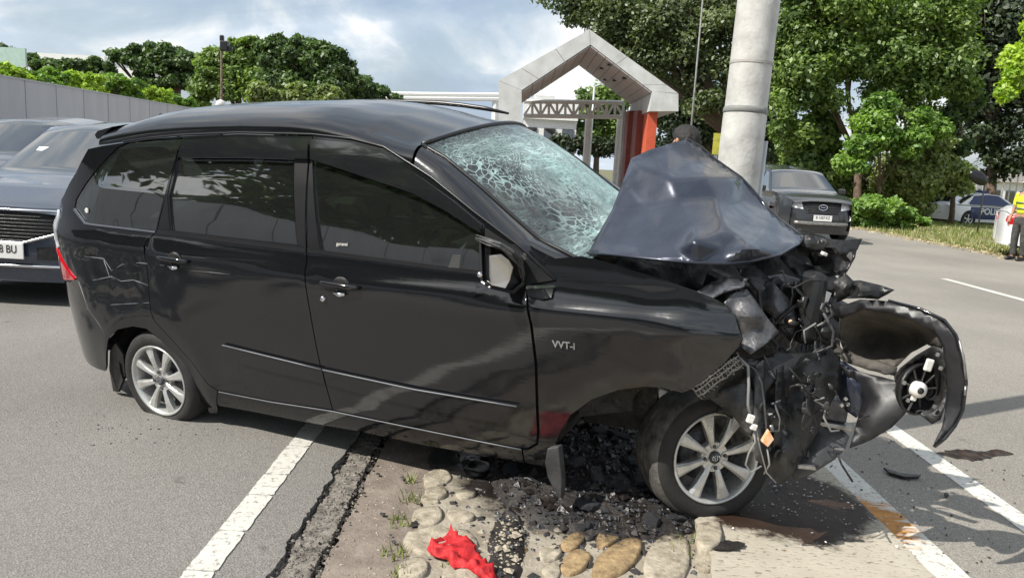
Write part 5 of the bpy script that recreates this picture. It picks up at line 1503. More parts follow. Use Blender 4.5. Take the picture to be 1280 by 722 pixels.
# bumper shell, torn off and swung out: seen from inside
b_out = [(1046, 384, 2.96), (1075, 374, 2.88), (1110, 376, 2.80), (1150, 386, 2.72), (1180, 400, 2.66), (1194, 418, 2.62), (1203, 445, 2.60), (1207, 478, 2.59), (1203, 512, 2.585), (1193, 532, 2.58), (1180, 548, 2.58), (1167, 558, 2.58)]
b_mid = [(1050, 398, 2.93), (1078, 386, 2.85), (1108, 389, 2.78), (1142, 400, 2.71), (1168, 414, 2.67), (1178, 432, 2.65), (1182, 455, 2.64), (1184, 485, 2.63), (1182, 505, 2.62), (1180, 520, 2.61), (1177, 535, 2.60), (1169, 552, 2.585)]
bumper = sheet('front_bumper', b_out + b_mid[::-1], [], 'matt_black', res=7, amp=.002, freq=9, seed=30, thick=.006, sharp=60, smooth_it=1)
b_in = [(1056, 440, 3.02), (1090, 450, 2.98), (1120, 458, 2.90), (1138, 440, 2.84), (1158, 430, 2.76), (1176, 438, 2.69)]
sheet('bumper_inner_skin', b_mid[:6] + b_in[::-1][0:] + [(1050, 420, 3.0)], [(1080, 410, 3.06), (1110, 420, 3.04), (1140, 420, 2.92), (1085, 430, 3.08)], 'dusty_plastic', res=7, amp=.004, freq=8, seed=31, thick=.005, sharp=60, parent=bumper)
sheet('bumper_lip', [(1044, 425, 2.99), (1056, 440, 2.97), (1090, 450, 2.92), (1122, 459, 2.86), (1120, 470, 2.85), (1085, 462, 2.91), (1055, 452, 2.96), (1042, 440, 2.99)], [], 'dusty_plastic', res=7, amp=.004, freq=8, seed=32, thick=.006, parent=bumper)
ptube('bumper_rim', [(p[0] + .5, p[1], p[2]) for p in b_out[2:]], .0065, 'black_paint', bumper)
ptube('paint_chip', [(1199, 425, 2.605), (1205, 450, 2.59), (1207, 474, 2.585)], .004, 'bare_steel', bumper)
ptube('paint_chip', [(1207, 482, 2.585), (1206, 494, 2.58)], .004, 'bare_steel', bumper)
# lower intake piece and splash flap
sheet('splash_flap', [(1044, 452, 2.92), (1062, 462, 2.90), (1100, 470, 2.84), (1122, 476, 2.80), (1128, 495, 2.76), (1136, 512, 2.73), (1115, 534, 2.74), (1088, 550, 2.76), (1062, 560, 2.78), (1070, 530, 2.84), (1078, 500, 2.88), (1066, 478, 2.92)], [(1095, 500, 2.80), (1085, 482, 2.84), (1100, 525, 2.76), (1078, 520, 2.80)], 'matt_black', res=9, amp=.002, freq=4, seed=33, thick=.005, sharp=40, parent=bumper)
sheet('inner_panel', [(1034, 446, 2.97), (1056, 452, 2.95), (1078, 466, 2.92), (1092, 484, 2.88), (1084, 512, 2.86), (1070, 522, 2.88), (1056, 512, 2.92), (1046, 490, 2.95)], [(1066, 480, 2.86)], 'hood_metal', res=8, amp=.006, freq=10, seed=35, thick=.004, parent=bumper)
sheet('lamp_surround', [(1118, 470, 2.78), (1126, 460, 2.77), (1145, 445, 2.74), (1166, 432, 2.70), (1180, 436, 2.66), (1184, 470, 2.64), (1182, 505, 2.63), (1176, 524, 2.62), (1165, 530, 2.64), (1150, 518, 2.67), (1136, 510, 2.71), (1124, 495, 2.75)], [(1150, 485, 2.78), (1150, 470, 2.80), (1165, 490, 2.76)], 'engine_dark', res=6, amp=.002, freq=12, seed=34, thick=.004, parent=bumper)
m = MB(); fcn = PT(1149, 486, 2.70)
fm = CARI.to_3x3() @ Matrix.Rotation(.35, 3, 'Z')
def ring(m, c, prof, n=26):
    q = MB(); q.lathe(prof, n, 'Y'); m.add([C3(c) + fm @ v for v in q.v], q.f)
ring(m, fcn, [(.036, .02), (.082, .03), (.094, .012), (.098, -.004), (.090, -.008), (.084, .010), (.05, .018)]); fl = m.build('fog_lamp', 'black_plastic', bumper, True)
for k in range(9):
    a = 2 * math.pi * k / 9
    p = C3(fcn) + fm @ Vector((.088 * math.cos(a), -.004, .088 * math.sin(a))); q = C3(fcn) + fm @ Vector((.03 * math.cos(a), .0, .03 * math.sin(a)))
    m = MB(); m.tube([p, q], .0045, 5); m.build('lamp_rib', 'grey_plastic', fl)
m = MB(); ring(m, PT(1149, 487, 2.67), [(0, -.02), (.012, -.02), (.026, -.012), (.030, .0), (.028, .02)]); m.build('bulb_holder', 'white_plastic', fl, True)
m = MB(); ring(m, PT(1150, 488, 2.648), [(.004, -.008), (.011, -.008), (.012, .0)], 14); m.build('bulb_socket', 'engine_dark', fl, True)
pbox('lamp_bracket', 1161, 456, 2.66, (.028, .012, .045), 'white_plastic', (0, .2, 0), bumper, bevel=.005)
pbox('lamp_bracket', 1142, 497, 2.68, (.02, .012, .022), 'white_plastic', (0, .2, 0), bumper, bevel=.004)
for x, y in ((1172, 443), (1176, 460), (1168, 508), (1130, 478), (1135, 500)): pbox('bumper_clip', x, y, 2.63, (.012, .01, .014), 'bare_steel', (0, .3, 0), bumper, bevel=.002)

# loose black pieces on the road
def scrap(pts, label, z=.012, mat='black_plastic'):
    q = [GR(x, y, z) for x, y in pts]
    m = MB(); m.prism([(p.x, p.y, z - .004) for p in q], (0, 0, .012)); o = m.build('plastic_shard', mat, None, bevel=.002); return tag(o, label, 'plastic shard', 'plastic shards lying by the wreck')
scrap([(1104, 585), (1112, 588), (1124, 592), (1140, 594), (1151, 594), (1148, 597), (1130, 597), (1112, 592)], 'long thin black trim shard lying on the asphalt between the two white lines')
scrap([(1180, 617), (1184, 616), (1186, 619), (1182, 621)], 'tiny black chip on the asphalt beside the bumper shadow')

# ------------------------------------------------------------------ the pole
PX, PY = 1.13, 3.86
pole = thing('street_pole', (PX, PY, 0), 'tall pale grey painted steel pole with a dark welded joint ring, hit by the minivan', 'pole')
top = PT(948, 0, PY + .02) - PT(926, 200, PY)
base = PT(924.5, 200, PY); dirp = (PT(948.5, 0, PY + .02) - base)
def pp(z): return base + dirp * ((z - base.z) / dirp.z)
m = MB(); zs = [-.05, .3, .8, 1.3, 1.50, 1.525]
def rr(z): return .1065 - .0020 * z
jz = PT(937, 138, PY).z
m.tube([pp(z) for z in (-.05, .6, 1.2, jz - .02)], [rr(z) + .001 for z in (-.05, .6, 1.2, jz - .02)], 40); m.build('lower_section', 'pole_paint', pole, True, off=(PX, PY, 0), auto=40)
m = MB(); m.tube([pp(z) for z in (jz + .012, jz + .35, 2.6, 4, 7, 9.5)], [rr(z) - .002 for z in (jz, jz + .35, 2.6, 4, 7, 9.5)], 40); m.build('upper_section', 'pole_paint', pole, True, off=(PX, PY, 0), auto=40)
m = MB(); m.tube([pp(z) for z in (jz - .020, jz - .012, jz + .002, jz + .012)], [rr(jz) + .001, rr(jz) + .005, rr(jz) + .004, rr(jz) - .001], 40); m.build('joint_ring', 'wire_grey', pole, True, off=(PX, PY, 0))
jz2 = PT(943, 80, PY).z
m = MB(); m.tube([pp(z) for z in (jz2 - .006, jz2 + .006)], rr(jz2) + .0005, 40, False); m.build('weld_seam', 'concrete', pole, True, off=(PX, PY, 0))
m = MB(); a0 = pp(9.4); m.tube([a0, a0 + Vector((-1.2, 0, .35)), a0 + Vector((-2.6, 0, .5))], [.05, .04, .035], 12); m.box(a0 + Vector((-2.9, 0, .5)), (.7, .3, .12)); m.build('lamp_arm', 'pole_paint', pole, off=(PX, PY, 0))
# bracket and thin conduit on the far side of the pole
m = MB(); m.tube([pp(z) + Vector((.135, .05, 0)) for z in (0, 1.0, 1.62)], .010, 8); m.build('conduit', 'galvanised', pole, True, off=(PX, PY, 0))
# ------------------------------------------------------------------ other vehicles
def heading(loc, h):
    a = math.atan2(h[1], h[0]); M = Matrix.Rotation(a, 4, 'Z'); M.translation = loc; return M

def bg_car(name, label, cat, M, L, Wd, H, top, belt_z, gh, paintm, wheelbase, wr, wins, front=True, rear=False, group=None, hood_x=None, glassm='tinted_glass', drop=.0):
    """top: centre-line profile (x, z) from rear to front; gh: greenhouse side outline (x, z); wins: side window outlines"""
    t = thing(name, matrix=M, label=label, cat=cat, group=group)
    hw = Wd / 2; X0, X1 = -L / 2, L / 2; ax = (-wheelbase / 2, wheelbase / 2)
    def wf(x, z):
        w = hw - .05 * ((z - .60) / .45) ** 2 if z < belt_z else hw - .05 * ((belt_z - .60) / .45) ** 2 - (z - belt_z) * .36
        if z < belt_z: w -= .03 * math.exp(-((z - belt_z) / .05) ** 2)
        d = max(0, x - (X1 - .75)); w -= .42 * d * d
        d = max(0, (X0 + .6) - x); w -= .40 * d * d
        for c in ax: w += .014 * math.exp(-((math.hypot(x - c, z - wr) - wr - .07) / .05) ** 2)
        return w
    tx = [p[0] for p in top]; tz = [p[1] for p in top]
    def arch(c):
        return [(c + (wr + .05) * math.cos(a), wr + (wr + .05) * math.sin(a)) for a in np.linspace(math.pi + .25, -.25, 15)]
    lower = [(X0 + .06, .34)] + [(p[0], max(p[1], .2)) for p in arch(ax[0])] + [(p[0], max(p[1], .2)) for p in arch(ax[1])] + [(X1 - .12, .30), (X1 - .10, interp(tx, tz, X1 - .14) - .06)]
    xs = [X1 - .3 - i * .2 for i in range(int((L - .5) / .2))]
    for x in xs: lower.append((x, min(belt_z, interp(tx, tz, x) - .045)))
    lower.append((X0 + .05, min(belt_z, interp(tx, tz, X0 + .1) - .05)))
    for s in (1, -1):
        P = (lambda x, z: Vector((x, -wf(x, z), z))) if s > 0 else (lambda x, z: Vector((-x, wf(-x, z), z)))
        fl = (lambda q: q) if s > 0 else (lambda q: [(-a, b) for a, b in q])
        panel(t, 'body_side', P, fl(lower), paintm, res=.11)
        panel(t, 'window_frame', P, fl(gh), paintm, [fl(w) for w in wins], res=.12)
        for w in wins: panel(t, 'side_window', P, fl(w), glassm, res=.3, off=-.008, thick=.003)
        for c in ax:
            wm = MB(); wm.lathe([(0.0, .02), (wr * .55, .03), (wr * .66, .0), (wr * .68, -.02), (wr * .8, -.035), (wr * .97, -.02), (wr, .02), (wr, .15), (wr * .9, .19)], 28, 'Y')
            w_o = wm.build('tyre', 'rubber', t, True); w_o.matrix_local = Matrix.Translation((c, -s * (hw - .03), wr)) @ Matrix.Diagonal((1, s, 1, 1))
            rm = MB(); rm.lathe([(wr * .60, -.012), (wr * .66, -.028), (wr * .68, -.03), (wr * .68, -.02)], 28, 'Y'); rm.lathe([(0, -.02), (wr * .13, -.02), (wr * .14, .01)], 14, 'Y')
            for k in range(5):
                a = 2 * math.pi * k / 5 + .3; R = Matrix.Rotation(-a, 3, 'Y')
                rm.box(R @ Vector((wr * .36, -.012, 0)), (wr * .56, .02, wr * .16), R)
            rm.build('rim', 'rim_alloy', w_o)
    # arches stay dark
    m = MB(); m.box((0, 0, .42), (L - .5, Wd - .28, .36)); m.build('underbody', 'engine_dark', t)
    # top skin: bonnet, windscreen, roof, rear
    def topP(x, y):
        z = interp(tx, tz, x); e = abs(y) / (wf(x, min(z, H)) + 1e-6)
        return Vector((x, y, z - .05 * e ** 2.5 - (.035 * max(0, e - .9) * 10) ** 1))
    segs = gh_seg(top, belt_z)
    for nm, a, b, mt in segs:
        n = max(3, int((b - a) / .12) + 2); us = [a + (b - a) * i / (n - 1) for i in range(n)]
        def PP(x, k):
            z = interp(tx, tz, x); w = wf(x, min(z - .03, 9)) * (.995 if nm == 'bonnet' else 1.0); y = k * w
            return Vector((x, y, z - .045 * abs(k) ** 3 - (.0 if nm != 'windscreen' else 0)))
        ks = [-1, -.9, -.7, -.45, -.2, 0, .2, .45, .7, .9, 1]
        grid(nm, PP, us, ks, mt, t)
    # front and rear faces
    def fP(y, z):
        zt = interp(tx, tz, X1 - .15)
        return Vector((X1 - .10 * (max(0, z - .55) / .4) ** 2 - .02 - .03 * (max(0, .45 - z) / .2) - .45 * (abs(y) / hw) ** 3 * .62, y, z))
    zt = interp(tx, tz, X1 - .13) - .01
    yb = hw - .155
    panel(t, 'front_bumper', fP, [(-yb, .22), (yb, .22), (yb + .02, .5), (yb, zt - .05), (yb * .6, zt), (-yb * .6, zt), (-yb, zt - .05), (-yb - .02, .5)], paintm, res=.10)
    def rP(u, z):
        y = -u; zt2 = interp(tx, tz, X0 + .1)
        return Vector((X0 + .02 + .34 * (abs(y) / hw) ** 3 * .6 + .07 * (max(0, z - .7) / .4) ** 2, y, z))
    zr = interp(tx, tz, X0 + .12) - .0
    panel(t, 'rear_bumper', rP, [(-yb, .28), (yb, .28), (yb, zr - .06), (yb * .6, zr), (-yb * .6, zr), (-yb, zr - .06)], paintm, res=.10)
    return t, fP, rP, wf
def gh_seg(top, bz):
    # named stretches of the top profile
    names = [p[2] for p in top if len(p) > 2]
    out = []; a = None
    idx = [i for i, p in enumerate(top) if len(p) > 2]
    for k, i in enumerate(idx):
        j = idx[k + 1] if k + 1 < len(idx) else len(top) - 1
        nm, mt = top[i][2]
        out.append((nm, top[i][0], top[j][0], mt))
    return out
def front_kit(t, fP, grille, lamps, plate, text, lower, fog=None, emblem=None, lip=None, matg='black_plastic', bars=6, chrome_edge=False):
    g = panel(t, 'grille', fP, grille, 'engine_dark', res=.09, off=.006)
    y0 = min(p[0] for p in grille); y1 = max(p[0] for p in grille); z0 = min(p[1] for p in grille); z1 = max(p[1] for p in grille)
    for i in range(bars):
        z = z0 + (z1 - z0) * (i + .7) / (bars + .4)
        seg = [y for y in np.linspace(y0, y1, 25) if pip(y, z, grille)]
        if len(seg) > 2:
            m = MB(); m.tube([fP(float(y), z) + Vector((.014, 0, 0)) for y in seg], .0045, 5); m.build('grille_bar', matg, g, True)
    if chrome_edge:
        m = MB(); bt = [p for p in grille if p[1] < z0 + (z1 - z0) * .98]; m.tube([fP(p[0], p[1]) + Vector((.02, 0, 0)) for p in densify(grille, .05, False)], .013, 6); m.build('grille_surround', 'chrome', g, True)
    for s in (1, -1):
        panel(t, 'headlight', fP, [(s * a, b) for a, b in lamps], 'white_lamp', res=.08, off=.010, thick=.02)
    if lower: panel(t, 'lower_intake', fP, lower, 'engine_dark', res=.1, off=.006)
    if lip:
        m = MB(); m.tube([fP(float(y), lip[0]) + Vector((.02, 0, 0)) for y in np.linspace(-lip[1], lip[1], 17)], lip[2], 6); m.build('bumper_trim', lip[3], t, True)
    if emblem:
        m = MB(); m.tube([fP(0, emblem[0]) + Vector((.03, emblem[1] * math.cos(a), emblem[1] * .62 * math.sin(a))) for a in np.linspace(0, 2 * math.pi, 18)], .010, 5, False)
        m.tube([fP(0, emblem[0]) + Vector((.03, -emblem[1] * .5, 0)), fP(0, emblem[0]) + Vector((.03, emblem[1] * .5, 0))], .009, 5); m.build('emblem', 'chrome', g)
    if plate:
        pz, pyc = plate; c = fP(pyc, pz) + Vector((.035, 0, 0))
        m = MB(); m.box(c, (.012, .43, .135)); pl = m.build('number_plate', 'plate_white', t, bevel=.004)
        Mx = Matrix(((0, 0, 1), (1, 0, 0), (0, 1, 0))).to_4x4(); Mx.translation = c + Vector((.008, 0, .012))
        text_obj('plate_number', text, .095, 'plate_black', pl, Mx, .001, squeeze=.78)
def wing_mirror(t, x, y, z, paintm):
    for s in (1, -1):
        m = MB(); m.box((x, s * (y + .10), z), (.10, .19, .13)); m.build('door_mirror', paintm, t, bevel=.03)

# dark crossover close behind on the left road
blk = ('bonnet', 'bluegrey_paint')
def topdef(rear, deck, rh, fh, cowl, front, Hh, pm_, glass='tinted_glass'):
    # rear, deck, rear header, front header, cowl, front: x; heights given with them
    return [(rear[0], rear[1], ('tailgate' if deck[0] - rear[0] < .3 else 'boot_lid', pm_)), (deck[0], deck[1], ('rear_window', glass)), (rh[0], rh[1], ('roof', pm_)), ((rh[0] + fh[0]) / 2, Hh), (fh[0], fh[1], ('windscreen', glass)), (cowl[0], cowl[1], ('bonnet', pm_)), ((cowl[0] + front[0]) / 2, (cowl[1] + front[1]) / 2 + .045), (front[0] - .18, front[1] + .03), (front[0] - .03, front[1] - .04)]
topA = topdef((-2.22, .98), (-2.12, 1.08), (-1.55, 1.58), (.35, 1.60), (1.08, 1.10), (2.27, .86), 1.69, 'bluegrey_paint', 'tinted_glass')
ghA = [(-2.1, 1.02), (-1.6, 1.53), (-.6, 1.62), (.3, 1.57), (1.05, 1.08), (1.0, 1.0)]
wA = [[(-1.85, 1.08), (-1.5, 1.45), (-1.0, 1.52), (-.95, 1.06)], [(-.88, 1.06), (-.93, 1.52), (-.1, 1.55), (-.08, 1.05)], [(0, 1.05), (-.02, 1.54), (.3, 1.50), (.88, 1.05)]]
MA = heading((-4.34, 6.42 + 2.27, 0), (0, -1))
tA, fA, _, _ = bg_car('parked_crossover', 'dark blue-grey crossover with honeycomb grille waiting behind the minivan on the left', 'car', MA, 4.55, 1.84, 1.69, topA, 1.03, ghA, 'bluegrey_paint', 2.70, .35, wA)
front_kit(tA, fA, [(-.62, .80), (-.46, .64), (-.2, .56), (.2, .56), (.46, .64), (.62, .80), (.5, .83), (-.5, .83)], [(.60, .70), (.76, .74), (.75, .82), (.62, .80)], (.49, 0.0), 'B 1438 BU', [(-.55, .42), (-.30, .42), (-.30, .52), (-.62, .54)], lip=(.36, .80, .014, 'chrome'), bars=9, chrome_edge=True)
panel(tA, 'lower_intake', fA, [(.30, .42), (.55, .42), (.62, .54), (.30, .52)], 'engine_dark', res=.1, off=.006)
wing_mirror(tA, .85, .90, 1.08, 'bluegrey_paint')
m = MB(); m.box((.72, -.55, 1.33), (.004, .10, .07), Matrix.Rotation(-.95, 3, 'Y')); m.build('windscreen_sticker', 'plate_white', tA)
for s in (.36, -.36):
    m = MB(); m.box((.05, s, 1.10), (.12, .46, .50), Matrix.Rotation(-.2, 3, 'Y')); m.build('seat_back', 'grey_plastic', tA, bevel=.05)
m = MB(); m.box((.85, 0, 1.0), (.4, 1.3, .16)); m.build('dashboard', 'black_plastic', tA, bevel=.04)
# second car, farther back and to the left
topB = topdef((-2.3, 1.05), (-2.2, 1.15), (-1.75, 1.70), (.25, 1.70), (1.0, 1.15), (2.3, .95), 1.80, 'grey_paint', 'clear_glass')
ghB = [(-2.15, 1.1), (-1.8, 1.64), (-.6, 1.73), (.2, 1.66), (.98, 1.12), (.9, 1.05)]
wB = [[(-1.95, 1.15), (-1.7, 1.57), (-1.1, 1.62), (-1.05, 1.12)], [(-.98, 1.12), (-1.02, 1.62), (-.15, 1.64), (-.13, 1.11)], [(-.05, 1.11), (-.07, 1.63), (.2, 1.59), (.8, 1.11)]]
MB_ = heading((-7.45, 9.9 + 2.3, 0), (.06, -1))
tB, fB, _, _ = bg_car('waiting_suv', 'silver-grey tall car with a pale windscreen, half hidden behind the blue-grey crossover', 'car', MB_, 4.6, 1.82, 1.80, topB, 1.10, ghB, 'grey_paint', 2.75, .36, wB)
front_kit(tB, fB, [(-.6, .62), (.6, .62), (.66, .88), (-.66, .88)], [(.62, .76), (.74, .78), (.74, .90), (.64, .88)], (.48, 0), 'B 2270 KF', [(-.5, .34), (.5, .34), (.5, .46), (-.5, .46)])
wing_mirror(tB, .78, .90, 1.16, 'grey_paint')

# dark SUV on the right road
topC = topdef((-2.2, 1.0), (-2.1, 1.12), (-1.75, 1.66), (.30, 1.68), (.98, 1.18), (2.2, 1.00), 1.80, 'dark_suv_paint', 'tinted_glass')
ghC = [(-2.1, 1.08), (-1.8, 1.62), (-.6, 1.73), (.25, 1.65), (.96, 1.15), (.9, 1.08)]
wC = wB
MC = heading((7.05, 17.9 + 2.2, 0), (.02, -1))
tC, fC, _, _ = bg_car('dark_suv', 'black utility vehicle with a silver skid bar on the right road behind the pole', 'suv', MC, 4.42, 1.80, 1.80, topC, 1.12, ghC, 'dark_suv_paint', 2.68, .37, wC)
front_kit(tC, fC, [(-.40, .76), (-.34, .68), (.34, .68), (.40, .76), (.44, .92), (-.44, .92)], [(.44, .77), (.75, .81), (.74, .95), (.47, .94)], (.585, 0.0), 'B 1307 KZ', [(-.48, .40), (.48, .40), (.42, .50), (-.42, .50)], emblem=(.83, .10), lip=(.46, .62, .045, 'bare_steel'), matg='dull_steel', bars=4)
wing_mirror(tC, .78, .90, 1.20, 'dark_suv_paint')
for s in (1, -1):
    m = MB(); m.lathe([(0, -.02), (.05, -.02), (.06, 0)], 14, 'Z'); o = m.build('fog_lamp', 'white_lamp', tC, True)
    o.matrix_local = Matrix.Translation(fC(s * .68, .60)) @ Matrix.Rotation(math.pi / 2, 4, 'Y')

# police car on the verge: white with blue doors
topD = topdef((-2.2, .92), (-1.75, 1.02), (-.95, 1.38), (.35, 1.40), (1.15, .98), (2.25, .72), 1.47, 'white_paint')
ghD = [(-1.8, .95), (-1.05, 1.34), (-.3, 1.41), (.3, 1.38), (1.12, .95), (1.0, .90)]
wD = [[(-1.45, .98), (-1.0, 1.29), (-.42, 1.35), (-.38, .96)], [(-.30, .96), (-.34, 1.35), (.27, 1.33), (.92, .96)]]
MD = heading(PT(1189, 283, 33).xy.to_3d() + Vector((1.35, .55, -.15)), (.966, .26))
tD, fD, rD, wfD = bg_car('police_car', 'white and blue police patrol car with roof light bar parked on the grass verge', 'police car', MD, 4.5, 1.78, 1.47, topD, .93, ghD, 'white_paint', 2.66, .33, wD)
PD = lambda x, z: Vector((x, -wfD(x, z), z))
panel(tD, 'blue_door', PD, [(-1.22, .36), (.62, .36), (.86, .62), (.80, .90), (-1.25, .92), (-1.30, .70)], 'police_blue', res=.12, off=.006)
panel(tD, 'window_frame', PD, [(-1.35, .95), (-1.05, 1.32), (-.3, 1.385), (.24, 1.36), (.95, .93)], 'police_blue', [], res=.2, off=.003, thick=0)
Mx = Matrix(((1, 0, 0), (0, 0, -1), (0, 1, 0))).to_4x4(); Mx.translation = Vector((-.25, -wfD(-.25, .68) - .014, .68))
text_obj('door_lettering', 'POLISI', .36, 'plate_white', tD, Mx, .002, squeeze=1.05, bold=.008)
m = MB(); m.box((-.2, 0, 1.50), (.26, 1.1, .10)); m.build('light_bar', 'police_blue', tD, bevel=.03)
m = MB(); m.box((-.62, -.25, 1.56), (.03, .03, .2)); m.build('aerial', 'trim_black', tD)
# white car cut off by the edge of the frame
topE = topdef((-2.15, 1.02), (-2.0, 1.14), (-1.45, 1.48), (.35, 1.50), (1.1, 1.0), (2.2, .76), 1.55, 'white_paint')
ghE = [(-2.0, 1.0), (-1.5, 1.43), (-.3, 1.49), (.3, 1.46), (1.08, .98), (1.0, .92)]
wE = [[(-1.45, 1.03), (-1.25, 1.36), (-.42, 1.37), (-.38, 1.0)], [(-.30, 1.0), (-.34, 1.37), (.27, 1.35), (.9, .98)]]
pE = PT(1236, 305, 17.2)
ME = heading(Vector((pE.x, 17.2, -.02)) + Vector((.93, -.36, 0)) * 2.2 + Vector((.36, .93, 0)) * .55 + Vector((.28, 0, 0)), (.93, -.36))
tE, fE, rE, wfE = bg_car('white_saloon', 'white saloon car with a red tail lamp behind the officer, cut by the frame edge', 'car', ME, 4.4, 1.75, 1.50, topE, .97, ghE, 'white_paint', 2.6, .32, wE)
panel(tE, 'tail_lamp', lambda x, z: Vector((x, -wfE(x, z), z)), [(-2.14, .74), (-1.78, .84), (-1.82, .93), (-2.14, .97)], 'red_lamp', res=.06, off=.008)
panel(tE, 'tail_lamp', rE, [(.80, .74), (.42, .80), (.42, .92), (.80, .96)], 'red_lamp', res=.06, off=.008)
panel(tE, 'tail_lamp', rE, [(-.80, .74), (-.42, .80), (-.42, .92), (-.80, .96)], 'red_lamp', res=.06, off=.008)

# ------------------------------------------------------------------ people
def skin_mesh(name, pts, edges, mat, parent, sub=2, root=0):
    me = bpy.data.meshes.new(name); me.from_pydata([p[:3] for p in pts], edges, [])
    o = bpy.data.objects.new(name, me); COL.objects.link(o); o.parent = parent
    md = o.modifiers.new('skin', 'SKIN'); md.use_smooth_shade = True
    sv = me.skin_vertices[0].data if me.skin_vertices else None
    if sv is None:
        bpy.context.view_layer.objects.active = o
        me.skin_vertices.new() if hasattr(me.skin_vertices, 'new') else None
        sv = me.skin_vertices[0].data
    for i, p in enumerate(pts):
        r = p[3]; sv[i].radius = (r, r) if isinstance(r, (int, float)) else r
    sv[root].use_root = True
    if sub:
        s_ = o.modifiers.new('sub', 'SUBSURF'); s_.levels = sub; s_.render_levels = sub
    me.materials.append(MATS[mat]); return o
def person(label, loc, face, height=1.70, shirt='shirt_grey', vest=None, cap=None, lean=0.0, headturn=0.0, arm=(0.12, 0.12), elbow=(.15, .3)):
    M = heading(loc, face) @ Matrix.Rotation(-math.pi / 2, 4, 'Z') @ Matrix.Scale(height / 1.70, 4)
    t = thing('person', matrix=M, label=label, cat='person')
    # local: +Y faces forward, X to the person's right
    ly = lean
    def tor(z): return ly * max(0, z - .95)
    P = []; Eg = []
    def add(x, y, z, r, link=None):
        P.append((x, y, z, r)); i = len(P) - 1
        if link is not None: Eg.append((link, i))
        return i
    pel = add(0, 0, .95, (.135, .10)); a = add(0, tor(1.08), 1.08, (.125, .09), pel); ch = add(0, tor(1.25), 1.25, (.15, .105), a)
    sh = add(0, tor(1.38), 1.38, (.13, .085), ch); nk = add(0, tor(1.45), 1.45, .052, sh); hd0 = add(0, tor(1.5) + .012, 1.515, .058, nk); hd = add(0, tor(1.56) + .018, 1.565, (.074, .09), hd0); hd2 = add(0, tor(1.63) + .01, 1.635, (.072, .088), hd)
    for s in (1, -1):
        q = add(s * .09, 0, .88, .085, pel); k_ = add(s * .10, .02, .49, .056, q); an = add(s * .105, -.01, .09, .038, k_); add(s * .115, .10, .045, .036, an)
        S_ = add(s * .165, tor(1.37), 1.37, .052, sh); aa = arm[0 if s > 0 else 1]; el = elbow[0 if s > 0 else 1]
        e = Vector((s * (.19 + .1 * aa), tor(1.37) + .02, 1.10)); ei = add(*e, .038, S_)
        w_ = e + Vector((s * .01, .25 * math.sin(el), -.25 * math.cos(el))); wi = add(*w_, .026, ei)
        d = (w_ - e).normalized(); pm_ = add(*(w_ + d * .05), (.036, .018), wi)
        for j in range(4):
            o_ = (j - 1.5) * .017; l = (.062, .075, .078, .06)[j]
            b1 = w_ + d * .085 + Vector((0, o_, 0)); f1 = add(*b1, .0095, pm_); add(*(b1 + d * l * .55 + Vector((-s * .012, 0, 0))), .0085, f1)
            f2 = len(P) - 1; add(*(b1 + d * l + Vector((-s * .034, 0, 0))), .007, f2)
        th = w_ + d * .04 + Vector((0, .032, 0)); t1 = add(*th, .011, wi); add(*(th + d * .045 + Vector((-s * .01, .014, 0))), .009, t1)
    body = skin_mesh('body', P, Eg, 'skin', t)
    hc = Vector((0, tor(1.62) + .012, 1.615))
    # face: nose, eyes, mouth, ears
    m = MB(); m.tube([hc + Vector((0, .088, .02)), hc + Vector((0, .112, -.018)), hc + Vector((0, .092, -.028))], [.008, .014, .010], 8); m.build('nose', 'skin', t, True)
    for s in (1, -1):
        m = MB(); m.lathe([(0, -.008), (.010, -.004), (.012, .004)], 10, 'Y', center=hc + Vector((s * .032, .088, .012))); m.build('eye', 'hair', t, True)
        m = MB(); m.tube([hc + Vector((s * .074, 0, .03)), hc + Vector((s * .086, -.008, .012)), hc + Vector((s * .078, .0, -.028))], [.008, .015, .009], 8); m.build('ear', 'skin', t, True)
    m = MB(); m.tube([hc + Vector((-.022, .088, -.052)), hc + Vector((0, .094, -.053)), hc + Vector((.022, .088, -.052))], .006, 6); m.build('mouth', 'lips', t, True)
    # hair
    bm = bmesh.new(); bmesh.ops.create_icosphere(bm, subdivisions=4, radius=1)
    dl = [v for v in bm.verts if (v.co.z < -.12 + .5 * max(0, v.co.y) and v.co.y > -.3) or v.co.z < -.5 or (v.co.y > .55 and v.co.z < .35)]
    bmesh.ops.delete(bm, geom=dl, context='VERTS')
    for v in bm.verts:
        k = 1 + .10 * mnoise.noise(v.co * 5) + .08 * mnoise.noise(v.co * 13); v.co = Vector((v.co.x * .088 * k, v.co.y * .106 * k, v.co.z * .104 * k + .012)) + hc
    me = bpy.data.meshes.new('hair'); bm.to_mesh(me); bm.free(); me.materials.append(MATS['hair']); me.polygons.foreach_set('use_smooth', [True] * len(me.polygons)); o = bpy.data.objects.new('hair', me); COL.objects.link(o); o.parent = t
    # clothes
    P2 = [(0, 0, .93, (.15, .115)), (0, tor(1.08), 1.08, (.145, .108)), (0, tor(1.25), 1.25, (.165, .12)), (0, tor(1.375), 1.375, (.145, .10)), (0, tor(1.425), 1.425, (.062, .062))]
    E2 = [(0, 1), (1, 2), (2, 3), (3, 4)]
    for s in (1, -1):
        aa = arm[0 if s > 0 else 1]
        k = len(P2); P2 += [(s * .17, tor(1.37), 1.37, .066), (s * (.185 + .05 * aa), tor(1.37) + .012, 1.22, .058), (s * (.19 + .09 * aa), tor(1.37) + .02, 1.12, .052)]; E2 += [(3, k), (k, k + 1), (k + 1, k + 2)]
    skin_mesh('shirt', P2, E2, shirt, t)
    P3 = [(0, 0, .97, (.15, .112)), (0, 0, .90, (.15, .115))]; E3 = [(0, 1)]
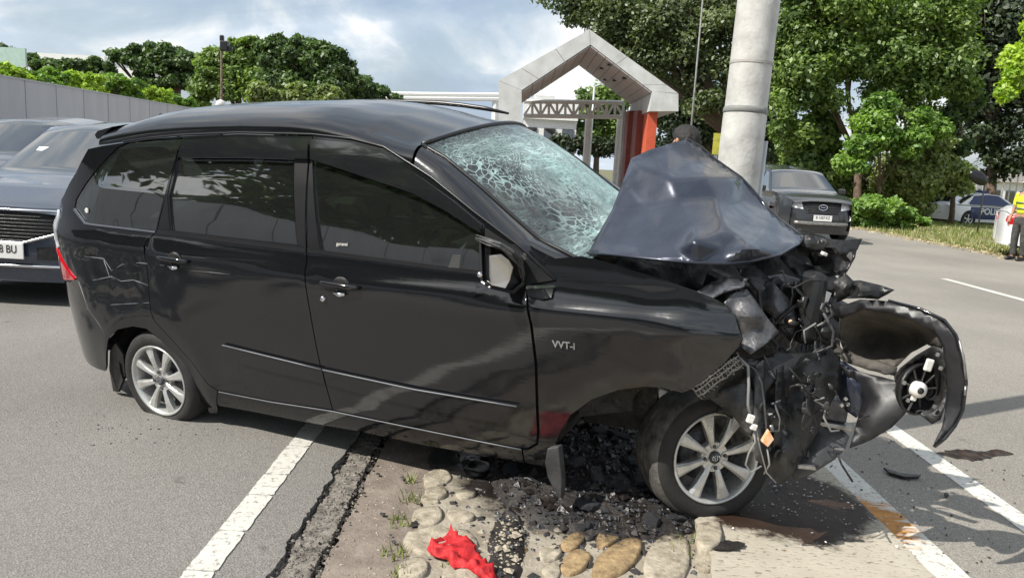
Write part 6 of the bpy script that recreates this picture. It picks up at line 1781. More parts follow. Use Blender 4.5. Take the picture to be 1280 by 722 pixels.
    for s in (1, -1):
        k = len(P3); P3 += [(s * .092, 0, .80, .098), (s * .10, .02, .49, .078), (s * .105, -.01, .22, .066), (s * .106, -.01, .085, .062)]; E3 += [(1, k), (k, k + 1), (k + 1, k + 2), (k + 2, k + 3)]
        m = MB(); m.tube([(s * .106, -.07, .045), (s * .106, -.02, .06), (s * .112, .06, .05), (s * .118, .14, .035), (s * .12, .18, .03)], [.035, .048, .046, .042, .022], 10); m.build('shoe', 'trim_black', t, True)
    skin_mesh('trousers', P3, E3, 'trousers', t, root=1)
    if vest:
        P4 = [(0, 0, .95, (.165, .13)), (0, tor(1.08), 1.08, (.16, .125)), (0, tor(1.25), 1.25, (.178, .132)), (0, tor(1.37), 1.37, (.155, .112)), (0, tor(1.40), 1.40, (.08, .08))]
        v_ = skin_mesh('vest', P4, [(0, 1), (1, 2), (2, 3), (3, 4)], vest, t)
        m = MB()
        for z in (1.10, 1.22): m.tube([Vector((.172 * math.cos(a), tor(z) + .135 * math.sin(a), z)) for a in np.linspace(0, 2 * math.pi, 24)], .014, 5, False)
        m.build('reflective_band', 'bare_steel', v_, True)
    if cap:
        m = MB(); m.lathe([(0, .115), (.05, .11), (.085, .075), (.098, .03), (.098, .01)], 20, 'Z', center=hc + Vector((0, -.01, .015))); m.prism([hc + Vector(v) for v in ((-.08, .05, .03), (-.05, .15, .02), (.05, .15, .02), (.08, .05, .03))], (0, 0, .008)); m.build('cap', cap, t, True)
    return t
pp1 = PT(1276, 326, 16.3)
person('officer in yellow vest and dark trousers standing at the right edge of the picture', (pp1.x - .10, 16.3, 0), (-.9, -.35), 1.70, 'vest_yellow', 'vest_yellow', 'cap_white', elbow=(.3, .3))
hp_ = PT(871, 176, 5.1)
person('man with black hair standing behind the raised bonnet beside the pole', (hp_.x, 5.1, 0), (-.55, .75), 1.725, 'shirt_grey', lean=.12)

# small yellow board behind the pole
b = PT(896, 180, 9.0)
yb_ = thing('yellow_board', (b.x, 9.0, 0), 'narrow yellow marker board on a grey post just left of the pole', 'marker board')
m = MB(); m.tube([(b.x, 9.0, -.05), (b.x, 9.0, b.z - .1)], .02, 8); m.build('post', 'galvanised', yb_, off=(b.x, 9.0, 0))
m = MB(); m.box((b.x, 8.97, b.z - .0), (.10, .02, .24)); m.build('board', 'board_yellow', yb_, off=(b.x, 9.0, 0))

# ------------------------------------------------------------------ gate, gantries, lamps, buildings
GY = 30.0
gl = PT(640, 100, GY); 
gate = thing('entrance_gate', (PT(735, 190, GY).x, GY, -.16), 'white gabled entrance portal with orange-red columns standing across the road', 'gate')
goff = (PT(735, 190, GY).x, GY, -.16)
Gp = lambda x, y: PT(x, y, GY)
outer = [Gp(623, 160), Gp(623, 101), Gp(737, 37), Gp(848, 117), Gp(848, 139), Gp(812, 139)]
inner_ = [Gp(652, 160), Gp(652, 113), Gp(738, 56), Gp(814, 114), Gp(811, 139)]
dv = Vector((0, 5.6, 0))
def gprism(name, pts, d, mat, **k):
    m = MB(); m.prism(pts, d); return m.build(name, mat, gate, off=goff, **k)
thick_f = Vector((0, .9, 0))
# cladding panels of the portal face, each one its own piece
def lerp2(a, b, t): return a.lerp(b, t)
def face_run(o0, o1, i0, i1, cuts):
    for a, b in zip(cuts[:-1], cuts[1:]):
        gprism('cladding_panel', [lerp2(o0, o1, a + .002), lerp2(o0, o1, b - .002), lerp2(i0, i1, b - .002), lerp2(i0, i1, a + .002)], dv, 'gate_white')
face_run(outer[0], outer[1], inner_[0], inner_[1], [0, 1])
face_run(outer[1], outer[2], inner_[1], inner_[2], [0, .25, .63, 1])
face_run(outer[2], outer[3], inner_[2], inner_[3], [0, .42, .86, 1])
gprism('cladding_panel', [Gp(815, 114), Gp(848, 117.5), Gp(848, 139), Gp(812, 139)], dv, 'gate_white')
# soffit boards and downlights on the right slope
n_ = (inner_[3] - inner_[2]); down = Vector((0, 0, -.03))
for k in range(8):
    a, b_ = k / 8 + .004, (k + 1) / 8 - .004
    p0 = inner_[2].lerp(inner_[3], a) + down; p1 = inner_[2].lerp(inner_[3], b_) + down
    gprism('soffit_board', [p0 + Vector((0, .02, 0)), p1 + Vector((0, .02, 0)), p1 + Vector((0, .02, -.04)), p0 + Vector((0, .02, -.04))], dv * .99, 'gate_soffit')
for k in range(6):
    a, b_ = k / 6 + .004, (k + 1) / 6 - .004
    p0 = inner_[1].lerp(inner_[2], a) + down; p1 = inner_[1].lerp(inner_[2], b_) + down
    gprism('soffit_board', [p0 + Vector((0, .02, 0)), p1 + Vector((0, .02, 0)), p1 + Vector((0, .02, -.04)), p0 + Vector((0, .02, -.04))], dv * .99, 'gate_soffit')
for t_, yy in ((.35, .5), (.62, .9), (.3, 2.3), (.55, 2.8), (.45, 4.2)):
    c = inner_[2].lerp(inner_[3], t_) + Vector((0, yy, -.09)); m = MB(); m.box(c, (.22, .22, .06)); m.build('downlight', 'trim_black', gate, off=goff)
zg = -.2
def column(x0, x1, y0, dep, mat):
    a = PT(x0, 139, y0); b2 = PT(x1, 139, y0)
    m = MB(); m.box(((a.x + b2.x) / 2, y0 + dep / 2, (a.z + zg) / 2 + .03), (abs(b2.x - a.x), dep, a.z - zg)); m.build('column', mat, gate, off=goff)
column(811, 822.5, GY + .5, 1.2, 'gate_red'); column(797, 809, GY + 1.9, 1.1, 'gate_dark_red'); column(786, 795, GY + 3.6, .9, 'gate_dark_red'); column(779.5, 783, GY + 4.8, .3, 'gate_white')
lc = PT(640, 139, GY + 2); m = MB(); m.box((lc.x, GY + 2.5, 1.6), (.5, 3.5, 3.6)); m.build('column', 'gate_red', gate, off=goff)

def truss(label, x0, x1, ytop, ybot, Y, n, group=None, post=None):
    a = PT(x0, ytop, Y); b2 = PT(x1, ytop + (x1 - x0) * .01, Y); c = PT(x0, ybot, Y); d = PT(x1, ybot + (x1 - x0) * .01, Y)
    t = thing('truss_gantry', (a.x, Y, -.16), label, 'gantry'); off = (a.x, Y, -.16)
    hh = .085 * Y / 30
    for p, q in ((a, b2), (c, d)):
        for yo in (0,):
            m = MB(); m.tube([p + Vector((0, yo, 0)), q + Vector((0, yo, 0))], hh, 6); m.build('chord', 'building_white', t, off=off)
    for k in range(n):
        p = a.lerp(b2, k / n); q = c.lerp(d, (k + 1) / n); r_ = a.lerp(b2, (k + 1) / n); s_ = c.lerp(d, k / n)
        m = MB()
        if k % 2: m.tube([p, q], hh * .6, 5)
        else: m.tube([s_, r_], hh * .6, 5)
        m.build('brace', 'building_white', t, off=off)
        m = MB(); m.tube([r_, q], hh * .6, 5); m.build('strut', 'building_white', t, off=off)
    for px in (post or ()):
        p = PT(px, ybot, Y); m = MB(); m.tube([(p.x, Y + .3, -.2), (p.x, Y + .3, p.z)], hh * 1.6, 8); m.build('leg', 'building_white', t, off=off)
    return t
truss('white steel truss gantry seen through the gabled portal', 655, 779, 127, 145, 36, 12, post=(737, 777))
truss('thin distant white truss above the minivan roof', 430, 624, 117, 122, 75, 22, post=(440, 620))

def post(label, px, y_base, y_top, Y, r0, cat='lamp post', arm=0.0, name='lamp_post'):
    a = PT(px, y_base, Y); zt_ = PT(px, y_top, Y).z
    t = thing(name, (a.x, Y, -.16), label, cat); off = (a.x, Y, -.16)
    m = MB(); m.tube([(a.x, Y, -.2), (a.x, Y, zt_)], [r0, r0 * .6], 8); m.build('shaft', 'galvanised', t, True, off=off)
    m = MB(); m.tube([(a.x, Y, zt_ - .02), (a.x + arm * .5, Y, zt_ + abs(arm) * .2), (a.x + arm, Y, zt_ + abs(arm) * .22)], r0 * .5, 6)
    m.box((a.x + arm * 1.2, Y, zt_ + abs(arm) * .22), (abs(arm) * .4 + .1, .12, .06)); m.build('lamp_head', 'galvanised', t, off=off)
post('slender pale lamp post rising beside the gate roof', 864, 160, -30, 27, .042, arm=-1.2)
for c_ in bpy.data.objects['lamp_post'].children: c_.data.materials[0] = MATS['wire_grey']
post('thin grey mast behind the portal opening', 738, 180, 108, 60, .12, arm=.8)
post('brown mast with a dark loudspeaker on top among the left trees', 277, 128, 62, 34, .08, arm=.0, cat='mast', name='loudspeaker_mast')
q = PT(281, 58, 34); tm = bpy.data.objects['loudspeaker_mast']
for c_ in tm.children: c_.data.materials[0] = MATS['bark']
m = MB(); m.box(q, (.32, .35, .42)); m.box(q + Vector((-.12, 0, .32)), (.16, .2, .26)); m.box(q + Vector((.22, 0, -.1)), (.22, .2, .2)); m.build('loudspeaker', 'trim_black', tm, off=tuple(tm.location), bevel=.04)
q = PT(276, 131, 13.5); gb = thing('globe_lamp', (q.x, 13.5, 0), 'small white globe lamp just above the rear of the minivan roof', 'lamp')
m = MB(); m.lathe([(0, -.09), (.06, -.065), (.09, 0), (.06, .065), (0, .09)], 16, 'Z', center=q); m.build('globe', 'white_plastic', gb, True, off=tuple(gb.location))
m = MB(); m.tube([(q.x, q.y, 0), (q.x, q.y, q.z - .08)], .03, 8); m.build('post', 'dull_steel', gb, True, off=tuple(gb.location))

def building(name, label, x0, x1, ytop, Y, dep, wallm, roofm, nwin=5, h0=-.16, rooft=.5, rows=1):
    a = PT(x0, ytop, Y); b2 = PT(x1, ytop, Y); c = ((a.x + b2.x) / 2, Y + dep / 2)
    t = thing(name, (c[0], c[1], -.16), label, 'building'); off = (c[0], c[1], -.16); w_ = abs(b2.x - a.x)
    m = MB(); m.box((c[0], c[1], (a.z + h0) / 2 - .2), (w_ * .97, dep, a.z - h0 - .4)); wl = m.build('wall', wallm, t, off=off)
    m = MB(); m.box((c[0], c[1], a.z - rooft / 2), (w_, dep + .6, rooft)); m.build('roof', roofm, t, off=off)
    for r_ in range(rows):
        for k in range(nwin):
            x = a.x + w_ * (k + .5) / nwin; m = MB(); m.box((x, Y - .02, a.z - rooft - 1.3 - r_ * 3), (w_ / nwin * .62, .12, 1.3)); wv = m.build('window', 'dull_steel', t, off=off)
            m = MB(); m.box((x, Y - .06, a.z - rooft - 1.3 - r_ * 3), (w_ / nwin * .54, .06, 1.15)); m.build('pane', 'tinted_glass', wv, off=(0, 0, 0)).matrix_local = Matrix.Translation(-Vector(off))
    return t
building('long_building', 'long white roofed hall showing above the left trees', 40, 132, 66, 95, 14, 'roof_grey', 'building_white', 8, rooft=1.0)
building('low_building', 'low white roof edge showing among the left tree crowns', 130, 178, 84, 88, 10, 'roof_grey', 'building_white', 5, rooft=1.3)
building('booth_building', 'white flat building behind the truss in the portal opening', 655, 724, 122, 62, 8, 'building_white', 'building_white', 3, rooft=1.6)
building('sign_building', 'small square white block on top of the far building', 669, 694, 113, 66, 4, 'building_white', 'building_white', 2, rooft=.4)
building('small_house', 'low grey roofed house between the pole and the right trees', 958, 1004, 182, 62, 8, 'concrete', 'roof_grey', 2, rooft=.8)
building('right_house', 'pale house wall behind the fence at far right', 1204, 1330, 212, 62, 8, 'building_white', 'gate_soffit', 7, rooft=.8)
q0 = PT(0, 76, 24); q1 = PT(33, 80, 24)
gs = thing('glazed_screen', (q0.x, 24, 0), 'pale green glazed screen on top of the wall at far left', 'screen')
m = MB(); m.box(((q0.x + q1.x) / 2 - 2, 24, (q1.z + 1.3) / 2 + .3), (q1.x - q0.x + 4, .08, q1.z - 1.0)); m.build('pane', 'screen_green', gs, off=(q0.x, 24, 0))
for k in range(5):
    m = MB(); x = q1.x - k * 1.2; m.box((x, 23.95, (q1.z) / 2), (.08, .08, q1.z)); m.build('post', 'galvanised', gs, off=(q0.x, 24, 0))

# fence on the right
fx0 = PT(1186, 240, 42).x; fx1 = PT(1186, 240, 42).x + 16
fe = thing('iron_fence', (fx0, 42, -.16), 'pale iron bar fence behind the police car', 'fence')
zf = PT(1200, 208, 42).z
for k in range(44):
    x = fx0 + k * .36; m = MB(); m.box((x, 42, (zf - .16) / 2), (.05 if k % 6 else .14, .05 if k % 6 else .14, zf + .16)); m.build('bar' if k % 6 else 'post', 'galvanised', fe, off=(fx0, 42, -.16))
for z in (.1, zf - .2):
    m = MB(); m.box((fx0 + 8, 42.06, z), (16, .05, .07)); m.build('rail', 'galvanised', fe, off=(fx0, 42, -.16))
q = PT(1223, 222, 26); mr_ = thing('tilted_mirror', (q.x + .3, 26, -.16), 'dark oval traffic mirror tilted on a thin post in front of the fence', 'traffic mirror')
m = MB(); m.lathe([(0, -.05), (.25, -.03), (.36, .0), (.34, .05), (0, .08)], 20, 'Y'); o = m.build('mirror_disc', 'trim_black', mr_, True)
o.matrix_local = Matrix.Translation(Vector((-.3, 0, q.z + .16))) @ Matrix.Rotation(.5, 4, 'Y') @ Matrix.Diagonal((1, 1, .6, 1))
m = MB(); m.tube([(0, .1, 0), (0, .1, q.z + .1), (-.3, .08, q.z + .16)], .025, 8); m.build('post', 'dull_steel', mr_, True)

# ------------------------------------------------------------------ trees and plants
NR = np.random.RandomState(11)
def leaves(name, clumps, leaf, mat, parent, off=(0, 0, 0), flat_=0.0, per=1.0, seed=0, aspect=.55):
    """clumps: (centre, (rx,ry,rz), n leaves, tint). Each leaf is a small bent quad"""
    rs = np.random.RandomState(seed + 5); VV = []; TT = []
    for c, r_, n, tint in clumps:
        n = max(6, int(n * per))
        d = rs.normal(size=(n, 3)); d /= np.linalg.norm(d, axis=1)[:, None]
        rad = np.clip(rs.normal(.82, .26, (n, 1)), .05, 1.5)
        p = np.array(c)[None, :] + d * rad * np.array(r_)[None, :]
        nm = d * .7 + rs.normal(size=(n, 3)) * .6 + np.array([0, 0, .5]); nm /= np.linalg.norm(nm, axis=1)[:, None]
        a = np.cross(nm, rs.normal(size=(n, 3))); a /= np.linalg.norm(a, axis=1)[:, None] + 1e-9
        b = np.cross(nm, a); s = leaf * rs.uniform(.55, 1.35, (n, 1))
        q = np.stack([p - a * s, p - b * s * aspect + nm * s * .1, p + a * s - nm * s * .15, p + b * s * aspect + nm * s * .1], axis=1)
        VV.append(q.reshape(-1, 3)); TT.append(np.repeat(np.clip(tint + rs.uniform(-.3, .3, n), 0, 1), 4))
    V = np.concatenate(VV) - np.array(off)[None, :]; T = np.concatenate(TT); nq = len(V) // 4
    me = bpy.data.meshes.new(name); me.vertices.add(len(V)); me.vertices.foreach_set('co', V.astype(np.float32).ravel())
    me.loops.add(nq * 4); me.loops.foreach_set('vertex_index', np.arange(nq * 4, dtype=np.int32)); me.polygons.add(nq)
    me.polygons.foreach_set('loop_start', np.arange(0, nq * 4, 4, dtype=np.int32)); me.update(calc_edges=True)
    at = me.attributes.new('tint', 'FLOAT', 'POINT'); at.data.foreach_set('value', T.astype(np.float32))
    me.materials.append(MATS[mat]); o = bpy.data.objects.new(name, me); COL.objects.link(o)
    if parent is not None: o.parent = parent
    return o
def tree(name, label, base, blobs, leaf, mat, trunk_r, n_leaf, seed, group=None, flat_=1.0, sub=9, trunkmat='bark', cat='tree', fork=.45, nlimb=6, spread=.75):
    """base: (px, Y) of the trunk foot; blobs: (px, py, radius px, Y) of the crown masses"""
    rs = random.Random(seed); bx = (base[0] - CX) / F_PX * base[1] if len(base) == 2 else base[2]
    bp = Vector((bx, base[1], -.2)); t = thing(name, tuple(bp), label, cat, group); off = tuple(bp)
    cl = []; cents = []
    ex = []
    for i in range(len(blobs)):
        for j in range(i + 1, len(blobs)):
            a, b = blobs[i], blobs[j]; dd = math.hypot(a[0] - b[0], a[1] - b[1])
            if .6 * (a[2] + b[2]) < dd < 1.5 * (a[2] + b[2]) and rs.random() < .75: ex.append(((a[0] + b[0]) / 2 + rs.uniform(-.2, .2) * a[2], (a[1] + b[1]) / 2 + rs.uniform(-.2, .2) * a[2], (a[2] + b[2]) / 2 * rs.uniform(.6, .95), a[3] + rs.uniform(-.5, .5)))
    blobs = list(blobs) + ex[:14]
    tot = sum(b[2] ** 2 for b in blobs)
    for (px, py, r_, Y) in blobs:
        c = PT(px, py, Y); R = r_ * Y / F_PX; cents.append((c, R)); nb_ = 1.7 * n_leaf * r_ ** 2 / tot
        for k in range(sub):
            d = Vector((rs.gauss(0, 1), rs.gauss(0, 1), rs.gauss(0, 1))).normalized() * R * rs.uniform(.45, spread)
            d.z *= flat_; rr_ = R * rs.uniform(.40, .62)
            cl.append((tuple(c + d), (rr_, rr_, rr_ * rs.uniform(.6, .85) * (flat_ ** .5)), nb_ / sub, rs.uniform(.15, .85)))
    leaves('crown', cl, leaf, mat, t, off, seed=seed)
    top_ = sum((c for c, R in cents), Vector()) / len(cents)
    m = MB(); fk = bp.lerp(top_, fork); fk.x = bp.x + (top_.x - bp.x) * fork * .6
    m.tube([bp, bp.lerp(fk, .4) + Vector((.04, 0, 0)), fk], [trunk_r * 1.25, trunk_r, trunk_r * .8], 10); m.build('trunk', trunkmat, t, True, off=off)
    cs = sorted(cents, key=lambda q: -q[1])[:nlimb]
    for c, R in cs:
        m = MB(); mid = fk.lerp(c, .5) + Vector((rs.uniform(-.2, .2) * R, 0, -R * .2))
        m.tube([fk, mid, c], [trunk_r * .55, trunk_r * .35, trunk_r * .12], 7)
        for k in range(5):
            e = c + Vector((rs.uniform(-1, 1), rs.uniform(-1, 1), rs.uniform(-.3, .8))) * R * .8; s_ = mid.lerp(c, rs.uniform(.2, .9)); m.tube([s_, s_.lerp(e, .5) + Vector((0, 0, R * .06)), e], [trunk_r * .16, trunk_r * .10, trunk_r * .03], 5)
        m.build('limb', trunkmat, t, True, off=off)
    return t
# left: behind the wall
tree('rain_tree', 'broad flat-topped dark tree above the white roof on the left', (205, 60), [(145, 70, 14, 60), (165, 66, 13, 60), (188, 64, 14, 60), (212, 67, 14, 60), (235, 74, 15, 60), (250, 84, 14, 60), (175, 80, 13, 60), (205, 84, 15, 60), (228, 96, 18, 60), (255, 104, 18, 60), (200, 104, 14, 60), (178, 98, 10, 60)], .17, 'leaf_dark', .35, 26000, 1, flat_=.6, spread=1.0)
tree('dark_tree', 'dark low tree at the far left edge behind the creepers', (50, 60), [(-10, 66, 16, 60), (12, 68, 12, 60), (35, 74, 12, 60), (58, 79, 12, 60), (80, 83, 12, 60), (102, 84, 13, 60), (125, 82, 13, 60), (60, 92, 14, 60), (95, 96, 14, 60), (130, 96, 14, 60)], .17, 'leaf_dark', .3, 16000, 2, flat_=.6, spread=1.0)
tree('round_tree', 'tall dark green tree left of the roof with the loudspeaker mast before it', (300, 48), [(262, 80, 16, 48), (280, 68, 16, 48), (300, 60, 13, 48), (318, 58, 12, 48), (300, 82, 20, 48), (262, 105, 20, 48), (290, 108, 24, 48), (320, 100, 24, 48), (250, 120, 16, 48)], .14, 'leaf_mid', .35, 24000, 3, flat_=.9, spread=1.0)
tree('large_tree', 'largest rounded tree over the minivan roof, dark green', (370, 44), [(335, 62, 14, 44), (355, 57, 13, 44), (376, 58, 13, 44), (396, 63, 14, 44), (415, 72, 14, 44), (345, 82, 22, 44), (375, 82, 22, 44), (402, 88, 20, 44), (430, 86, 14, 44), (350, 112, 26, 44), (385, 114, 24, 44), (420, 106, 20, 44), (445, 98, 12, 44)], .13, 'leaf_dark', .4, 32000, 4, flat_=.9, spread=1.0)
tree('sloping_tree', 'right-hand end of the left tree group, sloping down to the roof line', (455, 48), [(438, 100, 13, 48), (452, 104, 12, 48), (465, 110, 11, 48), (478, 115, 8, 48), (430, 116, 14, 48), (455, 120, 12, 48), (490, 120, 6, 48), (500, 123, 4, 48)], .13, 'leaf_dark', .25, 13000, 5, flat_=.8, spread=1.0)
for i, (px, py, r_, Y, nm) in enumerate(((330, 116, 17, 30, 'leftmost of the three low lime shrubs showing over the roof'), (372, 118, 15, 30, 'middle one of the three low lime shrubs showing over the roof'), (412, 119, 14, 30, 'rightmost of the three low lime shrubs showing over the roof'))):
    tree('lime_shrub', nm, (px, Y), [(px, py, r_, Y), (px - r_ * .8, py + 5, r_ * .7, Y), (px + r_ * .8, py + 5, r_ * .7, Y)], .10, 'leaf_olive', .06, 2600, 20 + i, 'low lime shrubs over the roof', cat='shrub', flat_=.8, sub=7)
cr = [(10, 92, 16, 17, 'yellow-green creeper on the wall top nearest the left edge'), (55, 97, 15, 19, 'yellow-green creeper on the wall top, second from the left edge'), (100, 101, 16, 21, 'yellow-green creeper on the wall top below the white hall roof'), (145, 106, 17, 23, 'yellow-green creeper on the wall below the flat-topped tree'), (185, 115, 15, 26, 'yellow-green creeper on the wall just left of the roof end'), (220, 124, 11, 30, 'last small yellow-green creeper on the wall before the roof')]
for i, (px, py, r_, Y, nm) in enumerate(cr):
    bl = []
    for k in range(9): bl.append((px + (k - 4) * r_ * .42 + rnd.uniform(-3, 3), py + (k - 4) * r_ * .42 * .13 + rnd.uniform(-.45, .35) * r_, r_ * rnd.uniform(.35, .62), Y + rnd.uniform(-.4, .4)))
    bl += [(px + (k - 2) * r_ * .8, py + (k - 2) * r_ * .1 + r_ * .7, r_ * .6, Y) for k in range(5)]
    tree('creeper', nm, (px, Y), bl, .055, 'leaf_lime' if i % 2 == 0 else 'leaf_bright', .05, 9000, 30 + i, 'yellow-green creepers along the wall', cat='creeper', flat_=.8, sub=7, spread=1.0)
# trees and verge behind the camera on the left: seen only in the windows' reflections
for i, (x, y, h) in enumerate(((-17, -14, 11), (-16, -5, 10), (-17, 4, 11), (-15, -24, 12))):
    t = thing('roadside_tree', (x, y, -.2), ('dense roadside tree behind the wall, ' + ('second nearest', 'nearest', 'third nearest', 'farthest')[i] + ' to the camera, outside the frame'), 'tree', 'roadside trees behind the left wall')
    cl = [((x + rnd.uniform(-3, 3), y + rnd.uniform(-4, 4), h * rnd.uniform(.3, .9)), (2.2, 2.2, 1.6), 500, rnd.uniform(.2, .8)) for _ in range(16)]
    leaves('crown', cl, .34, 'leaf_dark', t, (x, y, -.2), seed=80 + i)
    m = MB(); m.tube([(x, y, -.3), (x, y, h * .6)], [.35, .2], 8); m.build('trunk', 'bark', t, True, off=(x, y, -.2))

# right: rain tree behind the gate
tree('spreading_tree', 'huge spreading rain tree with feathery crown and brown limbs behind the gate', (900, 40, 12.0), [(700, -8, 26, 40), (722, 22, 17, 40), (745, 12, 36, 40), (790, 20, 42, 40), (835, 30, 42, 40), (880, 20, 45, 40), (775, 62, 26, 40), (820, 75, 30, 40), (860, 85, 38, 40), (905, 80, 40, 40), (880, 125, 32, 40), (925, 20, 45, 40)], .115, 'leaf_rain', .5, 40000, 6, flat_=.7, sub=13, nlimb=9, spread=.95)
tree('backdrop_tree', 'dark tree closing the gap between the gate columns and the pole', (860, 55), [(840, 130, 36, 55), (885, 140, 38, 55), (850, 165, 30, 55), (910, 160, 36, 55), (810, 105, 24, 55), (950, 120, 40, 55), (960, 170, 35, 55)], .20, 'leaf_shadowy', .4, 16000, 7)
tree('far_tree', 'small bright tree seen through the portal opening', (735, 70), [(730, 128, 16, 70), (755, 122, 16, 70), (775, 130, 14, 70), (760, 150, 18, 70), (738, 160, 16, 70), (715, 165, 14, 70), (768, 172, 16, 70)], .22, 'leaf_mid', .3, 9000, 8)
tree('leafy_tree', 'big leafy green tree with a brown trunk right of the pole', (1062, 30), [(1000, 20, 46, 30), (1055, 10, 48, 30), (1110, 20, 50, 30), (1160, 10, 46, 30), (1010, 75, 40, 30), (1060, 60, 40, 30), (1120, 75, 46, 30), (1175, 70, 38, 30), (995, 125, 32, 30), (1030, 105, 30, 30), (1105, 130, 28, 30), (1150, 125, 30, 30), (1190, 110, 24, 30), (990, 160, 24, 30), (975, 95, 20, 30)], .098, 'leaf_mid', .16, 60000, 9, sub=12, nlimb=9, fork=.38, spread=.95)
tree('climber_shrub', 'sunlit climbing shrub round the trunk of the leafy tree', (1085, 28.5), [(1100, 128, 20, 28.5), (1090, 150, 22, 28.5), (1112, 165, 20, 28.5), (1080, 180, 20, 28.5), (1130, 182, 20, 28.5), (1062, 205, 20, 28.5), (1150, 150, 16, 28.5), (1175, 160, 16, 28.5)], .10, 'leaf_bright', .06, 12000, 10, cat='shrub', sub=9)
tree('green_shrub', 'dense green shrub beside the black SUV', (1010, 31), [(985, 190, 20, 31), (1000, 170, 22, 31), (1030, 150, 20, 31), (1075, 245, 20, 31), (1000, 195, 24, 31), (1025, 180, 26, 31), (1035, 215, 26, 31), (1060, 225, 26, 31), (1010, 225, 22, 31), (1045, 245, 18, 31)], .12, 'leaf_mid', .07, 20000, 11, cat='shrub', sub=9)
tree('olive_bush', 'wide dusty olive bush below the leafy tree', (1150, 30), [(1110, 215, 28, 30), (1145, 200, 28, 30), (1180, 210, 28, 30), (1160, 235, 26, 30), (1125, 240, 24, 30), (1195, 235, 18, 30), (1170, 185, 20, 30), (1205, 215, 14, 30), (1140, 258, 18, 30)], .095, 'leaf_olive', .08, 24000, 12, cat='bush', sub=10)
tree('vine_mound', 'bright green mound of vines at the road edge', (1100, 25.5), [(1070, 258, 16, 25.5), (1090, 252, 16, 25.5), (1108, 256, 15, 25.5), (1126, 264, 13, 25.5), (1142, 272, 10, 25.5), (1156, 278, 7, 25.5), (1062, 274, 12, 25.5), (1082, 274, 13, 25.5), (1104, 276, 12, 25.5), (1124, 279, 9, 25.5), (1068, 284, 9, 25.5), (1090, 285, 9, 25.5), (1112, 286, 8, 25.5), (1136, 284, 7, 25.5)], .085, 'leaf_bright', .03, 17000, 13, cat='bush', flat_=.7, sub=9)
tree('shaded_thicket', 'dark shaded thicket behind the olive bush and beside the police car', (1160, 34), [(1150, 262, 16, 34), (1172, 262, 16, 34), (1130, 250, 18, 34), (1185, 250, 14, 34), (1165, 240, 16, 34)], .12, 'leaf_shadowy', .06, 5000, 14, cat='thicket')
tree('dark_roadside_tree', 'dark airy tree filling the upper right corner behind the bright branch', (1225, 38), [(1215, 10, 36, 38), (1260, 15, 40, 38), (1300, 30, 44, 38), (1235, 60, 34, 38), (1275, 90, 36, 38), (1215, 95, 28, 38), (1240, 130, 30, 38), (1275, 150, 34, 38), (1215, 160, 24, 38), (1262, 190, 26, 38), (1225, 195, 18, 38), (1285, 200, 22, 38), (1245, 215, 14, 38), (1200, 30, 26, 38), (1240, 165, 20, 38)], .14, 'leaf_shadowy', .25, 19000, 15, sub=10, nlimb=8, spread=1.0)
tree('slim_dark_tree', 'slim dark trunked tree left of the iron fence', (1180, 31), [(1190, 150, 20, 31), (1205, 125, 20, 31), (1178, 180, 16, 31), (1200, 185, 14, 31)], .11, 'leaf_dark', .10, 5200, 16, sub=8, nlimb=4)
tree('lime_tree', 'tree at the right frame edge whose bright lime leaves hang into view', (1340, 15), [(1268, 92, 20, 15), (1262, 112, 16, 15), (1290, 80, 26, 15), (1310, 60, 40, 15), (1250, 122, 8, 15), (1272, 72, 10, 15)], .06, 'leaf_lime', .12, 8000, 17, sub=9, nlimb=4)
# thicket that closes the view below the crowns, in patches with gaps
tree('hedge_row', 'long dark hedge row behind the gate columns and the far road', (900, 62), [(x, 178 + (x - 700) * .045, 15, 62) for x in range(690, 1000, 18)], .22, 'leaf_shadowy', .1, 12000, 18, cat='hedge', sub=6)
tree('far_hedge', 'far low hedge closing the road end left of the gate', (560, 120), [(x, 165, 10, 120) for x in range(500, 700, 14)], .4, 'leaf_dark', .1, 4000, 19, cat='hedge', sub=5)

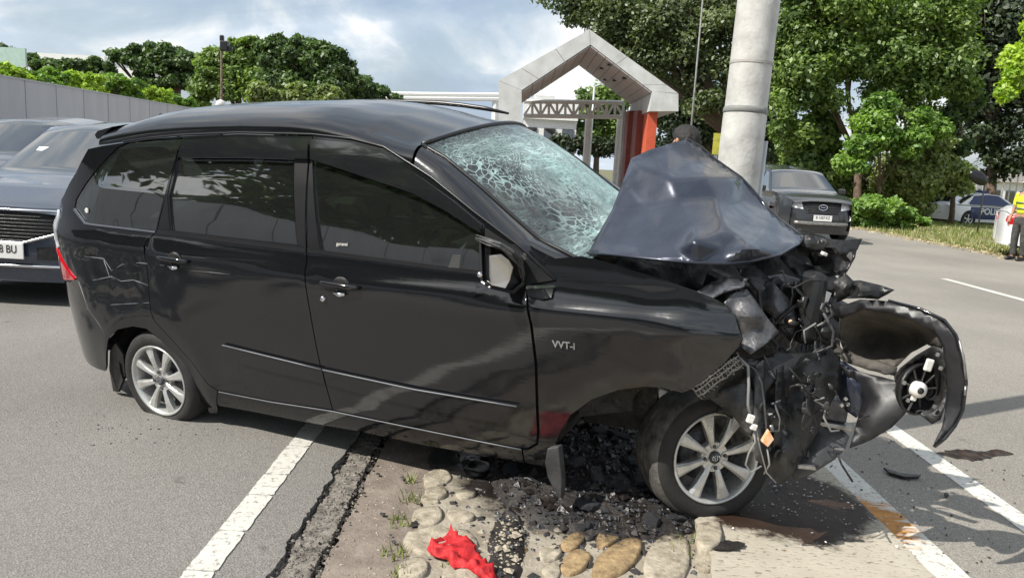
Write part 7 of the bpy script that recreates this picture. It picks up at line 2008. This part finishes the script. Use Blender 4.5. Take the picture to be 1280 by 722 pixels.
# verge on the right: grass, dry leaves along the road edge, short grass by the wall
def grass(name, n, fn, h, mat, seed, wid=.012):
    r = np.random.RandomState(seed); P = fn(r, n); n = len(P)
    a = r.uniform(0, 6.28, n); l = h * r.uniform(.4, 1.3, n); le = r.uniform(.2, .8, n)
    dx, dy = np.cos(a), np.sin(a); V = np.zeros((n, 3, 3)); V[:, 0, :2] = P[:, :2]; V[:, 1, :2] = P[:, :2]; V[:, 2, :2] = P[:, :2]
    V[:, 0, 0] -= dy * wid; V[:, 0, 1] += dx * wid; V[:, 1, 0] += dy * wid; V[:, 1, 1] -= dx * wid
    V[:, 2, 0] += dx * l * le; V[:, 2, 1] += dy * l * le; V[:, 0, 2] = P[:, 2] - .02; V[:, 1, 2] = P[:, 2] - .02; V[:, 2, 2] = P[:, 2] + l
    me = bpy.data.meshes.new(name); me.vertices.add(3 * n); me.vertices.foreach_set('co', V.astype(np.float32).ravel()); me.loops.add(3 * n); me.loops.foreach_set('vertex_index', np.arange(3 * n, dtype=np.int32))
    me.polygons.add(n); me.polygons.foreach_set('loop_start', np.arange(0, 3 * n, 3, dtype=np.int32)); me.update(calc_edges=True)
    at = me.attributes.new('tint', 'FLOAT', 'POINT'); at.data.foreach_set('value', np.repeat(r.uniform(0, 1, n), 3).astype(np.float32)); me.materials.append(MATS[mat])
    o = bpy.data.objects.new(name, me); COL.objects.link(o); return tag(o, kind='stuff')
flat('verge', [(11.05, 6), (60, 6), (60, 90), (11.0, 90)], -.02, 'verge_earth')
flat('wall_verge', [(-9.0, -25), (-12, -25), (-12, 120), (-9.0, 120)], -.015, 'verge_earth')
def fr(r, n):
    x = 11.1 + np.abs(r.normal(0, 7, n)); y = r.uniform(10, 45, n); k = (np.sin(x * 1.7) + np.sin(y * 1.3 + x)) > -.9 - r.uniform(0, .8, n); return np.stack([x, y, np.full(n, -.02)], 1)[k]
grass('grass', 42000, fr, .13, 'grass', 1, .014)
grass('grass', 9000, lambda r, n: np.stack([r.uniform(-9.6, -9.0, n), r.uniform(-20, 12, n), np.full(n, -.015)], 1), .22, 'leaf_bright', 2, .012)
grass('dry_leaves', 2600, lambda r, n: np.stack([11.0 + r.normal(0, .22, n), r.uniform(12, 40, n), np.full(n, 0.0)], 1), .03, 'dry_leaf', 3, .055)
grass('dry_leaves', 1500, lambda r, n: np.stack([11.2 + np.abs(r.normal(0, 2.0, n)), r.uniform(12, 34, n), np.full(n, 0.02)], 1), .03, 'dry_leaf', 4, .045)
